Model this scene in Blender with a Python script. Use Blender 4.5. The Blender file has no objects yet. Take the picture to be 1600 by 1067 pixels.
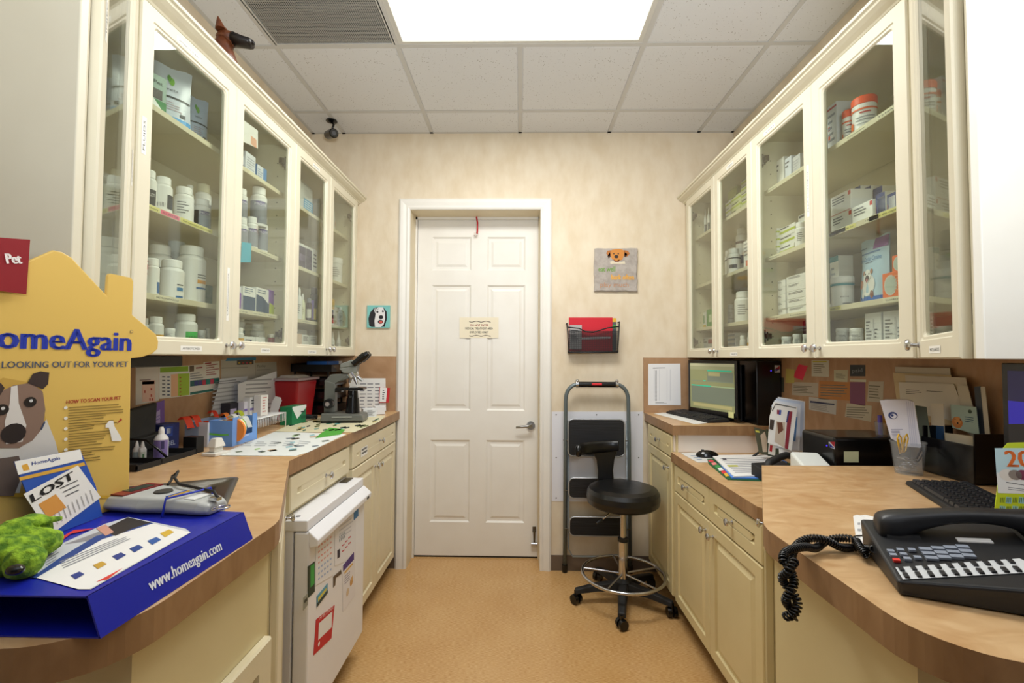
import bpy, bmesh, math, random
from mathutils import Vector, Matrix
from mathutils.geometry import tessellate_polygon
random.seed(7)
SC = bpy.context.scene
COL = SC.collection
R = math.radians

# ---------------- camera ----------------
CAMH = 1.42
F = 716.4; PITCH = .0333; YAW = .0179; ROLL = -.005
def _axes():
    cy, sy = math.cos(YAW), math.sin(YAW); cp, sp = math.cos(PITCH), math.sin(PITCH); cr, sr = math.cos(ROLL), math.sin(ROLL)
    Rz = Matrix(((cy, -sy, 0), (sy, cy, 0), (0, 0, 1))); Rx = Matrix(((1, 0, 0), (0, cp, -sp), (0, sp, cp)))
    Ry = Matrix(((cr, 0, sr), (0, 1, 0), (-sr, 0, cr)))
    return Rz @ Rx @ Ry
AX = _axes()
cd = bpy.data.cameras.new('camera'); cd.sensor_width = 36; cd.lens = F*36/1600; cd.clip_start = .02; cd.clip_end = 50
cam = bpy.data.objects.new('camera', cd); COL.objects.link(cam); SC.camera = cam
m3 = Matrix((AX.col[0], AX.col[2], -AX.col[1])).transposed()
cam.matrix_world = Matrix.Translation((0, 0, CAMH)) @ m3.to_4x4()
def ray(px, py):
    return AX @ Vector(((px-800)/F, 1, (533.5-py)/F))
def on(px, py, ax, val):          # a measured pixel turned into a point on a known plane
    d = ray(px, py); i = 'xyz'.index(ax)
    t = (val-(CAMH if i == 2 else 0))/d[i]
    return Vector((d.x*t, d.y*t, d.z*t+CAMH))

# ---------------- world, light, exposure ----------------
w = bpy.data.worlds.new('world'); SC.world = w; w.use_nodes = True
w.node_tree.nodes['Background'].inputs[0].default_value = (.9, .92, 1, 1)
w.node_tree.nodes['Background'].inputs[1].default_value = .1
SC.view_settings.view_transform = 'Standard'; SC.view_settings.look = 'None'
SC.view_settings.exposure = 0.0; SC.view_settings.gamma = 1
def area(name, loc, rot, sx, sy, power, col):
    l = bpy.data.lights.new(name, 'AREA'); l.shape = 'RECTANGLE'; l.size = sx; l.size_y = sy; l.energy = power; l.color = col
    o = bpy.data.objects.new(name, l); COL.objects.link(o); o.location = loc; o.rotation_euler = rot
    return o
CEIL = 2.963; WF = 3.11; XW = 1.45
area('panel_light', (-.007, 1.913, CEIL-.03), (0, 0, 0), 1.16, .56, 33, (1, .995, .965))
fl = area('camera_flash_bounce', (.25, -.35, 1.75), (R(180-38), 0, R(-2)), .5, .4, 42, (.88, .94, 1)); fl.data.spread = R(160)

# ---------------- materials ----------------
MATS = {}
def lin(h):
    if isinstance(h, str):
        h = h.lstrip('#'); h = tuple(int(h[i:i+2], 16)/255 for i in (0, 2, 4))
    return tuple((c/12.92 if c <= .04045 else ((c+.055)/1.055)**2.4) for c in h)+(1,)
def M(col, rough=.5, metal=0., kind=None, **k):
    key = (col, rough, metal, kind, tuple(sorted(k.items())))
    if key in MATS: return MATS[key]
    m = bpy.data.materials.new('m_'+str(len(MATS))+'_'+str(kind or '')); m.use_nodes = True
    nt = m.node_tree; N = nt.nodes; L = nt.links; b = N['Principled BSDF']
    b.inputs['Base Color'].default_value = lin(col); b.inputs['Roughness'].default_value = rough; b.inputs['Metallic'].default_value = metal
    if 'spec' in k: b.inputs['Specular IOR Level'].default_value = k['spec']
    def noise(scale, detail=3, stretch=None):
        t = N.new('ShaderNodeTexCoord'); mp = N.new('ShaderNodeMapping'); n = N.new('ShaderNodeTexNoise')
        n.inputs['Scale'].default_value = scale; n.inputs['Detail'].default_value = detail
        if stretch: mp.inputs['Scale'].default_value = stretch
        L.new(t.outputs['Object'], mp.inputs[0]); L.new(mp.outputs[0], n.inputs[0]); return n
    def ramp(src, stops):
        r = N.new('ShaderNodeValToRGB'); e = r.color_ramp.elements
        while len(e) < len(stops): e.new(.5)
        for x, (p, c) in zip(e, stops): x.position = p; x.color = lin(c)
        L.new(src, r.inputs[0]); return r
    def bump(src, st, dist=.002):
        bp = N.new('ShaderNodeBump'); bp.inputs['Strength'].default_value = st; bp.inputs['Distance'].default_value = dist
        L.new(src, bp.inputs['Height']); L.new(bp.outputs[0], b.inputs['Normal'])
    if kind == 'paint':
        n = noise(6, 4); r = ramp(n.outputs[0], [(.3, k['c2']), (.7, col)]); L.new(r.outputs[0], b.inputs['Base Color'])
        n2 = noise(160, 2); bump(n2.outputs[0], .05, .001)
    elif kind == 'wallpaper':
        n = noise(14, 8, (1, 1, .5)); r = ramp(n.outputs[0], [(.3, k['c2']), (.52, col), (.75, k['c3'])]); L.new(r.outputs[0], b.inputs['Base Color'])
        n2 = noise(38, 5, (1, 1, .45)); bump(n2.outputs[0], .35, .003)
    elif kind == 'laminate':
        n = noise(7, 6, k.get('st', (1, 2.2, 1))); n.inputs['Distortion'].default_value = 1.2
        r = ramp(n.outputs[0], [(.25, k['c2']), (.5, col), (.75, k['c3'])]); L.new(r.outputs[0], b.inputs['Base Color'])
    elif kind == 'floor':
        n = noise(6, 8, (9, 85, 1)); n3 = noise(3.2, 3)
        mx = N.new('ShaderNodeMath'); mx.operation = 'MULTIPLY_ADD'; mx.inputs[1].default_value = .14
        L.new(n3.outputs[0], mx.inputs[0]); 
        m2 = N.new('ShaderNodeMath'); m2.operation = 'MULTIPLY'; m2.inputs[1].default_value = .7; L.new(n.outputs[0], m2.inputs[0]); L.new(m2.outputs[0], mx.inputs[2])
        r = ramp(mx.outputs[0], [(.34, k['c2']), (.42, col), (.5, k['c3'])]); L.new(r.outputs[0], b.inputs['Base Color'])
        bump(n.outputs[0], .06, .001)
    elif kind == 'tile':
        v = N.new('ShaderNodeTexVoronoi'); v.inputs['Scale'].default_value = 75; v.inputs['Randomness'].default_value = 1
        t = N.new('ShaderNodeTexCoord'); L.new(t.outputs['Object'], v.inputs[0])
        n = noise(14, 3)
        a = N.new('ShaderNodeMath'); a.operation = 'MULTIPLY'; a.inputs[1].default_value = .45
        L.new(n.outputs[0], a.inputs[0])
        s = N.new('ShaderNodeMath'); s.operation = 'LESS_THAN'; 
        a2 = N.new('ShaderNodeMath'); a2.operation = 'SUBTRACT'; a2.inputs[1].default_value = .085; L.new(a.outputs[0], a2.inputs[0])
        L.new(v.outputs['Distance'], s.inputs[0]); L.new(a2.outputs[0], s.inputs[1])
        r = ramp(s.outputs[0], [(0, col), (1, k['c2'])]); L.new(r.outputs[0], b.inputs['Base Color'])
        n2 = noise(60, 4); bump(n2.outputs[0], .2, .002)
    elif kind == 'blotch':
        n = noise(k.get('sc', 30), 4); r = ramp(n.outputs[0], [(.38, k['c2']), (.62, col)]); L.new(r.outputs[0], b.inputs['Base Color'])
        bump(n.outputs[0], k.get('bs', .3), k.get('bd', .003))
    elif kind == 'glass':
        out = N['Material Output']; tr = N.new('ShaderNodeBsdfTransparent'); gl = N.new('ShaderNodeBsdfGlossy'); gl.inputs['Roughness'].default_value = .02
        tr.inputs[0].default_value = lin(col)
        lw = N.new('ShaderNodeLayerWeight'); lw.inputs[0].default_value = .5; mx = N.new('ShaderNodeMixShader')
        pw = N.new('ShaderNodeMath'); pw.operation = 'POWER'; pw.inputs[1].default_value = 4.; L.new(lw.outputs['Facing'], pw.inputs[0])
        fr = N.new('ShaderNodeMath'); fr.operation = 'MULTIPLY_ADD'; fr.inputs[1].default_value = .9; fr.inputs[2].default_value = .04; L.new(pw.outputs[0], fr.inputs[0])
        L.new(fr.outputs[0], mx.inputs[0]); L.new(tr.outputs[0], mx.inputs[1]); L.new(gl.outputs[0], mx.inputs[2]); L.new(mx.outputs[0], out.inputs[0])
    elif kind == 'clear':
        out = N['Material Output']; tr = N.new('ShaderNodeBsdfTransparent'); tr.inputs[0].default_value = lin(col); mx = N.new('ShaderNodeMixShader')
        mx.inputs[0].default_value = k.get('op', .35); L.new(tr.outputs[0], mx.inputs[1]); L.new(b.outputs[0], mx.inputs[2]); L.new(mx.outputs[0], out.inputs[0])
    elif kind == 'emit':
        b.inputs['Emission Color'].default_value = lin(col); b.inputs['Emission Strength'].default_value = k['e']
    MATS[key] = m; return m
CREAM = M('#ddd7c1', .48, kind='paint', c2='#d9d2bb')
CREAM_SHADE = M('#dccd9f', .4, kind='paint', c2='#d7c797')  # same cream for the base units, yellowed by shade painted into the colour
CREAM_IN = M('#ddd5ba', .5, kind='paint', c2='#d8cfb3')
WHITEP = M('#eeebe4', .4, kind='paint', c2='#eae6de')
WALL = M('#e0d1b8', .75, kind='wallpaper', c2='#dac9ad', c3='#e5d8c1')
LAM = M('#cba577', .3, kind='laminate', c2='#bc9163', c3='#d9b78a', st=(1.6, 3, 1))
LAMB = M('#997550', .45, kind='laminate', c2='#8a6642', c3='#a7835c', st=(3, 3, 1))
FLOOR = M('#c99f68', .2, kind='floor', c2='#b98b54', c3='#d4ae7a')
TILE = M('#dcdde0', .9, kind='tile', c2='#a5a19d')
TEE = M('#c9c8c6', .5)
CHROME = M('#c9c9cc', .18, 1.); STEEL = M('#a9a9a8', .3, 1.); DSTEEL = M('#6e6a62', .35, 1.)
WHITE = M('#f1f1ef', .4); PAPER = M('#efeeea', .7); BLACK = M('#131314', .4); MBLACK = M('#1b1b1c', .6); GLOSSB = M('#0b0b0c', .22)
GREY = M('#6b6c66', .4); RED = M('#b3161c', .4); BOTTLE = M('#ecebe8', .38); CAP = M('#f4f3f0', .45)
GLASS = M('#f4f7f2', 0, kind='glass')

# ---------------- mesh builder ----------------
TXT = {}
def text_geo(s, font=None):
    if s in TXT: return TXT[s]
    cu = bpy.data.curves.new('t', 'FONT'); cu.body = s; cu.size = 1; cu.resolution_u = 2
    o = bpy.data.objects.new('t', cu); COL.objects.link(o)
    dg = bpy.context.evaluated_depsgraph_get(); me = bpy.data.meshes.new_from_object(o.evaluated_get(dg))
    v = [tuple(x.co) for x in me.vertices]; f = [tuple(p.vertices) for p in me.polygons]
    w_ = max([x[0] for x in v] or [1])-min([x[0] for x in v] or [0]); x0 = min([x[0] for x in v] or [0])
    v = [(a-x0, b_, c) for a, b_, c in v]
    bpy.data.objects.remove(o); bpy.data.meshes.remove(me); bpy.data.curves.remove(cu)
    TXT[s] = (v, f, w_); return TXT[s]
class MB:
    def __init__(s, mat=None): s.v = []; s.f = []; s.m = []; s.sm = []; s.mats = []; s.cur = mat; s.X = None
    def mi(s, m):
        m = m or s.cur
        if m not in s.mats: s.mats.append(m)
        return s.mats.index(m)
    def add(s, vs, fs, m=None, smooth=False):
        n = len(s.v); k = s.mi(m)
        if s.X is not None: vs = [s.X @ Vector(v) for v in vs]
        s.v += [tuple(v) for v in vs]
        for f in fs: s.f.append(tuple(i+n for i in f)); s.m.append(k); s.sm.append(smooth)
        return s
    def box(s, x0, y0, z0, x1, y1, z1, m=None):
        if x0 > x1: x0, x1 = x1, x0
        if y0 > y1: y0, y1 = y1, y0
        if z0 > z1: z0, z1 = z1, z0
        return s.add([(x0, y0, z0), (x1, y0, z0), (x1, y1, z0), (x0, y1, z0), (x0, y0, z1), (x1, y0, z1), (x1, y1, z1), (x0, y1, z1)],
              [(3, 2, 1, 0), (4, 5, 6, 7), (0, 1, 5, 4), (1, 2, 6, 5), (2, 3, 7, 6), (3, 0, 4, 7)], m)
    def cbox(s, c, sz, m=None, rot=None):      # centred box with rotation
        T = Matrix.Translation(c) @ (rot.to_4x4() if rot is not None else Matrix())
        o = s.X; s.X = (o @ T) if o is not None else T
        a, b_, c_ = sz[0]/2, sz[1]/2, sz[2]/2; s.box(-a, -b_, -c_, a, b_, c_, m); s.X = o; return s
    def hexa(s, pts, m=None):                  # 8 points, order like box
        return s.add(pts, [(3, 2, 1, 0), (4, 5, 6, 7), (0, 1, 5, 4), (1, 2, 6, 5), (2, 3, 7, 6), (3, 0, 4, 7)], m)
    def prism(s, poly, z0, z1, m=None, holes=(), top=None, smooth=False):
        rings = [list(poly)]+[list(h) for h in holes]; flat = [p for r in rings for p in r]; n = len(flat)
        vs = [(p[0], p[1], z0) for p in flat]+[(p[0], p[1], z1) for p in flat]
        side = []; base = 0
        for r in rings:
            k = len(r)
            for i in range(k): a = base+i; b_ = base+(i+1) % k; side.append((a, b_, b_+n, a+n))
            base += k
        tr = tessellate_polygon([[Vector((p[0], p[1], 0)) for p in r] for r in rings])
        s.add(vs, side, m, smooth)
        t = []; 
        for a, b_, c in tr:
            A, B, C_ = flat[a], flat[b_], flat[c]
            if (B[0]-A[0])*(C_[1]-A[1])-(B[1]-A[1])*(C_[0]-A[0]) < 0: b_, c = c, b_
            t.append((a, b_, c))
        s.add([(p[0], p[1], z1) for p in flat], t, top or m); s.add([(p[0], p[1], z0) for p in flat], [(c, b_, a) for a, b_, c in t], m)
        return s
    def lathe(s, prof, n=20, m=None, c=(0, 0, 0), caps=True, smooth=True, mr=None):
        # prof [(r,z)...]; mr optional list of material per segment
        k = len(prof); vs = []
        for r, z in prof:
            for i in range(n):
                a = 2*math.pi*i/n; vs.append((c[0]+r*math.cos(a), c[1]+r*math.sin(a), c[2]+z))
        for j in range(k-1):
            fs = [(j*n+i, j*n+(i+1) % n, (j+1)*n+(i+1) % n, (j+1)*n+i) for i in range(n)]
            pts = vs[j*n:(j+2)*n]
            s.add(pts, [(i, (i+1) % n, n+(i+1) % n, n+i) for i in range(n)], (mr[j] if mr else m), smooth)
        if caps:
            if prof[0][0] > 1e-5: s.add(vs[:n], [tuple(range(n))[::-1]], m)
            if prof[-1][0] > 1e-5: s.add(vs[-n:], [tuple(range(n))], (mr[-1] if mr else m))
        return s
    def cyl(s, p0, p1, r0, r1=None, n=16, m=None, smooth=True):
        p0 = Vector(p0); p1 = Vector(p1); d = p1-p0; L = d.length; q = d.to_track_quat('Z', 'Y').to_matrix().to_4x4()
        T = Matrix.Translation(p0) @ q; o = s.X; s.X = (o @ T) if o is not None else T
        s.lathe([(r0, 0), (r0 if r1 is None else r1, L)], n, m, smooth=smooth); s.X = o; return s
    def tube(s, pts, r, n=8, m=None, closed=False, rad=None):
        P = [Vector(p) for p in pts]; k = len(P); vs = []; up = Vector((0, 0, 1))
        t0 = (P[1]-P[0]).normalized(); nn = t0.orthogonal().normalized()
        for i in range(k):
            a = P[(i-1) % k] if (closed or i > 0) else P[i]; b_ = P[(i+1) % k] if (closed or i < k-1) else P[i]
            t = (b_-a).normalized(); nn = (nn-t*nn.dot(t)).normalized(); bn = t.cross(nn); rr = rad[i] if rad else r
            for j in range(n):
                an = 2*math.pi*j/n; vs.append(P[i]+(nn*math.cos(an)+bn*math.sin(an))*rr)
        fs = []; rng = k if closed else k-1
        for i in range(rng):
            for j in range(n):
                a = i*n+j; b_ = i*n+(j+1) % n; i2 = (i+1) % k
                fs.append((a, b_, i2*n+(j+1) % n, i2*n+j))
        if not closed: fs += [tuple(range(n))[::-1], tuple(range((k-1)*n, k*n))]
        return s.add(vs, fs, m, True)
    def ball(s, c, r, m=None, n=14, sc=(1, 1, 1)):
        pr = [(max(1e-6, math.sin(math.pi*i/8)), -math.cos(math.pi*i/8)) for i in range(9)]
        o = s.X; T = Matrix.Translation(c) @ Matrix.Diagonal((r*sc[0], r*sc[1], r*sc[2], 1)); s.X = (o @ T) if o is not None else T
        s.lathe(pr, n, m, caps=False); s.X = o; return s
    def rect(s, x0, z0, x1, z1, y, m=None):    # upright flat print facing -y
        return s.add([(x0, y, z0), (x1, y, z0), (x1, y, z1), (x0, y, z1)], [(0, 1, 2, 3)], m)
    def poly(s, pts, y, m=None):
        return s.add([(p[0], y, p[1]) for p in pts], [tuple(range(len(pts)))], m)
    def disc(s, x, z, r, y, m=None, n=14, sx=1, a0=0, a1=360):
        return s.poly([(x+r*sx*math.cos(R(a0+(a1-a0)*i/n)), z+r*math.sin(R(a0+(a1-a0)*i/n))) for i in range(n+(a1-a0 != 360))], y, m)
    def text(s, t, x, z, size, y, m=None, sx=1, anchor='l', width=None, rot=0, bold=0):
        v, f, w_ = text_geo(t)
        if not v: return s
        if width: sx = width/(w_*size)
        ox = {'l': 0, 'c': -.5, 'r': -1}[anchor]*w_*size*sx; c, sn = math.cos(R(rot)), math.sin(R(rot))
        offs = [(0, 0)] if not bold else [(0, 0), (bold*size, 0), (bold*size*.5, bold*size*.5)]
        for k_, (bx, bz) in enumerate(offs):
            pts = []
            for a, b_, _ in v:
                u = ox+a*size*sx+bx; q = b_*size+bz; pts.append((x+u*c-q*sn, y-k_*.00004, z+u*sn+q*c))
            s.add(pts, f, m)
        return s
    def lines(s, x0, x1, z0, z1, n, y, m=None, fill=.45, ragged=.35, dash=False):   # rows of small print too small to read
        h = (z1-z0)/n
        for i in range(n):
            zt = z1-i*h; e = x1-(x1-x0)*random.random()*ragged
            if dash:
                x = x0
                while x < e:
                    L_ = (x1-x0)*random.uniform(.05, .16); s.rect(x, zt-h*fill, min(e, x+L_), zt, y, m); x += L_+(x1-x0)*.025
            else: s.rect(x0, zt-h*fill, e, zt, y, m)
        return s
    def build(s, name, parent=None, bevel=0, seg=2, kind=None, label=None):
        me = bpy.data.meshes.new(name); me.from_pydata([tuple(v) for v in s.v], [], s.f)
        for m in s.mats: me.materials.append(m)
        me.polygons.foreach_set('material_index', s.m); me.polygons.foreach_set('use_smooth', s.sm); me.update()
        o = bpy.data.objects.new(name, me); COL.objects.link(o); o.parent = parent
        if bevel:
            md = o.modifiers.new('b', 'BEVEL'); md.width = bevel; md.segments = seg; md.limit_method = 'ANGLE'; md.angle_limit = R(40)
        if kind: o['kind'] = kind
        if label: o['label'] = label
        return o
def tag(o, label=None, cat=None, group=None, kind=None):
    if label: o['label'] = label
    if cat: o['category'] = cat
    if group: o['group'] = group
    if kind: o['kind'] = kind
    return o
def thing(name, label, cat, loc=(0, 0, 0), rz=0, group=None, rot=None):
    o = bpy.data.objects.new(name, None); o.empty_display_size = .05; COL.objects.link(o); o.location = loc
    o.rotation_euler = rot or (0, 0, rz); return tag(o, label, cat, group)
def struct(name, mb, parent=None, bevel=0):
    o = mb.build(name, parent, bevel); o['kind'] = 'structure'; return o

# ---------------- room shell ----------------
YR = -1.3
struct('floor', MB(FLOOR).box(-XW-.15, YR-.15, -.04, XW+.15, WF+.35, 0))
b = MB(WALL).box(-XW-.12, YR, 0, -XW, WF, CEIL+.1); struct('wall_left', b)
b = MB(WALL).box(XW, YR, 0, XW+.12, WF, CEIL+.1); struct('wall_right', b)
DX0, DX1, DZ = -.757, .134, 2.425; WT = .15
b = MB(WALL).box(-XW-.12, WF, 0, DX0-.02, WF+WT, CEIL+.1).box(DX1+.02, WF, 0, XW+.12, WF+WT, CEIL+.1).box(DX0-.02, WF, DZ+.02, DX1+.02, WF+WT, CEIL+.1)
struct('wall_far', b)
# ceiling: slab, lay-in tiles, tee grid
struct('ceiling', MB(M('#8d8a86', .9)).box(-XW-.12, YR-.12, CEIL+.34, XW+.12, WF+.12, CEIL+.38))
ceil = bpy.data.objects['ceiling']
gx = [-XW, -1.227, -.617, -.007, .603, 1.213, XW]; gy = [WF, 2.828]
while gy[-1] > YR: gy.append(gy[-1]-.61)
gy[-1] = YR
t = MB(TEE)
segs = [(YR, 1.608), (2.218, WF)]
for x in gx[1:-1]:
    for a_, b_ in (segs if abs(x+.007) < .01 else [(YR, WF)]): t.box(x-.012, a_, CEIL-.004, x+.012, b_, CEIL)
for y in gy[1:-1]: t.box(-XW, y-.012, CEIL-.0045, XW, y+.012, CEIL-.0005)
for x in (-XW, XW-.02): t.box(x, YR, CEIL-.004, x+.02, WF, CEIL)
t.box(-XW, WF-.02, CEIL-.004, XW, WF, CEIL); t.box(-XW, YR, CEIL-.004, XW, YR+.02, CEIL)
t.build('ceiling_grid', ceil)
LIGHTS = [(2, 3), (2, 7)]
tile_me = {}
for j in range(len(gy)-1):
    for i in range(len(gx)-1):
        y1, y0 = gy[j], gy[j+1]; x0, x1 = gx[i], gx[i+1]
        if j == 2 and i in (1, 2, 3): continue
        key = (round(x1-x0, 3), round(y1-y0, 3)); cx, cy = (x0+x1)/2, (y0+y1)/2; hx, hy = (x1-x0)/2-.006, (y1-y0)/2-.006
        if key not in tile_me:
            tm = MB(TILE); a = .012; z0, z1 = 0, .006
            tm.add([(-hx, -hy, z1), (hx, -hy, z1), (hx, hy, z1), (-hx, hy, z1), (-hx+a, -hy+a, z0), (hx-a, -hy+a, z0), (hx-a, hy-a, z0), (-hx+a, hy-a, z0), (-hx, -hy, .016), (hx, -hy, .016), (hx, hy, .016), (-hx, hy, .016)],
                   [(7, 6, 5, 4), (0, 4, 5, 1), (1, 5, 6, 2), (2, 6, 7, 3), (3, 7, 4, 0), (0, 1, 9, 8), (1, 2, 10, 9), (2, 3, 11, 10), (3, 0, 8, 11), (8, 9, 10, 11)])
            o = tm.build('ceiling_tile', ceil); tile_me[key] = o.data
        else:
            o = bpy.data.objects.new('ceiling_tile', tile_me[key]); COL.objects.link(o); o.parent = ceil
        o.location = (cx, cy, CEIL-.004+.0005)
def troffer(y0, y1, label):
    t = thing('ceiling_light', label, 'light', (-.007, (y0+y1)/2, CEIL))
    MB(M('#d2d0ca', .5)).box(-.6, -.295, -.003, -.575, .295, .02).box(.575, -.295, -.003, .6, .295, .02).box(-.575, -.295, -.003, .575, -.275, .02).box(-.575, .275, -.003, .575, .295, .02).build('frame', t)
    MB(M('#fffef0', .5, kind='emit', e=1.6)).box(-.575, -.275, .004, .575, .275, .008).build('diffuser', t)
    MB(WHITE).box(-.598, -.293, .02, .598, .293, .1).build('housing', t)
troffer(1.608, 2.218, 'glowing white recessed ceiling light panel in front of the door')
v = thing('ceiling_vent', 'grey perforated return air vent in the ceiling, left of the light', 'vent', (-.922, 1.913, CEIL))
MB(M('#c9c7c2', .5)).box(-.298, -.298, -.004, -.286, .298, .012).box(.286, -.298, -.004, .298, .298, .012).box(-.286, -.298, -.004, .286, -.286, .012).box(-.286, .286, -.004, .286, .298, .012).build('frame', v)
g = MB(M('#a9a8a4', .5, .2)); n = 62; p = .572/n
for i in range(n+1): g.box(-.286+i*p-.0017, -.286, 0, -.286+i*p+.0017, .286, .0012)
for i in range(n+1): g.box(-.286, -.286+i*p-.0017, .0006, .286, -.286+i*p+.0017, .0018)
g.build('grille', v)['kind'] = 'stuff'
MB(M('#3b3a38', .8)).box(-.29, -.29, .3, .29, .29, .31).box(-.296, -.29, .012, -.29, .29, .3).box(.29, -.29, .012, .296, .29, .3).box(-.29, .29, .012, .29, .296, .3).box(-.29, -.296, .012, .29, -.29, .3).build('housing', v)
MB(M('#8f9094', .5, .5)).lathe([(.17, .06), (.17, .29)], 28, caps=False).lathe([(.165, .29), (.165, .06)], 28, caps=False).build('duct', v)

# door, casing, jamb
CAS = WHITEP
b = MB(CAS)
def casing(x0, x1, z1):
    pr = [(0, 0), (0, .012), (.012, .02), (.03, .018), (.05, .013), (.062, .016), (.074, .011), (.077, .003), (.077, 0)]
    for i in range(len(pr)-1):
        (a, d0), (c, d1) = pr[i], pr[i+1]; ya, yc = WF-d0, WF-d1
        b.add([(x0-.077+a, ya, 0), (x0-.077+c, yc, 0), (x0-.077+c, yc, z1+.077-c), (x0-.077+a, ya, z1+.077-a)], [(0, 1, 2, 3)])
        b.add([(x1+.077-a, ya, 0), (x1+.077-c, yc, 0), (x1+.077-c, yc, z1+.077-c), (x1+.077-a, ya, z1+.077-a)], [(3, 2, 1, 0)])
        b.add([(x0-.077+a, ya, z1+.077-a), (x0-.077+c, yc, z1+.077-c), (x1+.077-c, yc, z1+.077-c), (x1+.077-a, ya, z1+.077-a)], [(0, 1, 2, 3)])
casing(DX0, DX1, DZ)
struct('trim_1', b)
DY = 3.285
b = MB(M('#e2d5b8', .45, kind='paint', c2='#ddcfb0')).box(DX0-.02, WF, 0, DX0, DY+.05, DZ).box(DX1, WF, 0, DX1+.02, DY+.05, DZ).box(DX0-.02, WF, DZ, DX1+.02, DY+.05, DZ+.02)
b.box(DX0, DY-.02, 0, DX0+.012, DY-.003, DZ, WHITEP).box(DX1-.006, DY-.02, 0, DX1, DY-.003, DZ).box(DX0, DY-.02, DZ-.018, DX1, DY-.003, DZ, WHITEP)
struct('trim_2', b)
b = MB(WALL).box(-1.6, DY+.06, -.02, 1.6, DY+.1, 2.6); struct('wall_beyond', b)
def rrect(x0, z0, x1, z1, r, n=3):
    if r <= 0: r = 1e-4
    o = []
    for cx, cz, a in ((x1-r, z0+r, -90), (x1-r, z1-r, 0), (x0+r, z1-r, 90), (x0+r, z0+r, 180)):
        for i in range(n+1): t_ = R(a+90*i/n); o.append((cx+r*math.cos(t_), cz+r*math.sin(t_)))
    return o
def loft(mb, rings, fill=True, m=None, back=None):
    # rings: (x0,z0,x1,z1,y,r) lofted; fills the last ring
    n = 16; vs = []; fs = []
    for (x0, z0, x1, z1, y, r) in rings: vs += [(p[0], y, p[1]) for p in rrect(x0, z0, x1, z1, r)]
    for j in range(len(rings)-1):
        for i in range(n): a = j*n+i; c = j*n+(i+1) % n; fs.append((a, c, c+n, a+n))
    if fill: fs.append(tuple(range((len(rings)-1)*n, len(rings)*n)))
    if back: fs.append(tuple(range(n))[::-1])
    mb.add(vs, fs, m)
def ins(x0, z0, x1, z1, d, y, r=0): return (x0+d, z0+d, x1-d, z1-d, y, r)
door = MB(WHITEP); fx = [DX0+.012, DX1-.004]; fz = [.012, DZ-.016]
pz = [(.245, .825), (1.035, 1.935), (2.04, 2.285)]; pxs = [(-.64, -.355), (-.24, .035)]
zz = [fz[0]]+[q for p_ in pz for q in p_]+[fz[1]]
xx = [fx[0], pxs[0][0], pxs[0][1], pxs[1][0], pxs[1][1], fx[1]]
for i in range(5):
    for j in range(7):
        if i in (1, 3) and j in (1, 3, 5):
            a = (xx[i], zz[j], xx[i+1], zz[j+1])
            loft(door, [a+(DY, 0), ins(*a, .012, DY+.009), ins(*a, .028, DY+.009), ins(*a, .045, DY+.003)])
        else: door.add([(xx[i], DY, zz[j]), (xx[i+1], DY, zz[j]), (xx[i+1], DY, zz[j+1]), (xx[i], DY, zz[j+1])], [(0, 1, 2, 3)])
door.box(fx[0], DY+.012, fz[0], fx[1], DY+.045, fz[1])
for a, c in ((fx[0], fx[0]+.001), (fx[1]-.001, fx[1])): door.box(a, DY, fz[0], c, DY+.012, fz[1])
door.box(fx[0], DY, fz[0], fx[1], DY+.012, fz[0]+.001).box(fx[0], DY, fz[1]-.001, fx[1], DY+.012, fz[1])
dr = door.build('door_1'); dr['kind'] = 'structure'
h = MB(STEEL); lx, lz = .078, .932
h.cyl((lx, DY, lz), (lx, DY-.012, lz), .031, .029, 24).cyl((lx, DY-.01, lz), (lx, DY-.05, lz), .011, n=14)
h.tube([(lx+.008, DY-.05, lz+.004), (lx-.03, DY-.053, lz+.001), (lx-.07, DY-.052, lz-.004), (lx-.105, DY-.048, lz-.008)], .009, 10, rad=[.012, .011, .009, .007]); h.build('door_handle', dr)
h = MB(DSTEEL); sx_ = .105   # kick-down door stop
h.box(sx_-.012, DY-.006, .185, sx_+.012, DY, .222).cyl((sx_, DY-.012, .2), (sx_, DY-.018, .115), .008, .006, 10).cyl((sx_-.022, DY-.018, .108), (sx_+.022, DY-.018, .108), .012, n=10, m=CHROME)
h.build('door_stop', dr)
MB(M('#3f3930', .8)).box(fx[0], DY+.004, 0, fx[1], DY+.04, .012).build('door_gap_shade', dr)  # dark strip added as the shadow in the gap under the door
# baseboards of brown vinyl
BB = M('#6f5f50', .5)
struct('baseboard_far', MB(BB).box(DX1+.077, WF-.006, 0, XW, WF, .1).box(-XW, WF-.006, 0, DX0-.077, WF, .1))
struct('baseboard_left', MB(BB).box(-XW, YR, 0, -XW+.006, .4, .1)); struct('baseboard_right', MB(BB).box(XW-.006, YR, 0, XW, .4, .1))

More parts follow.
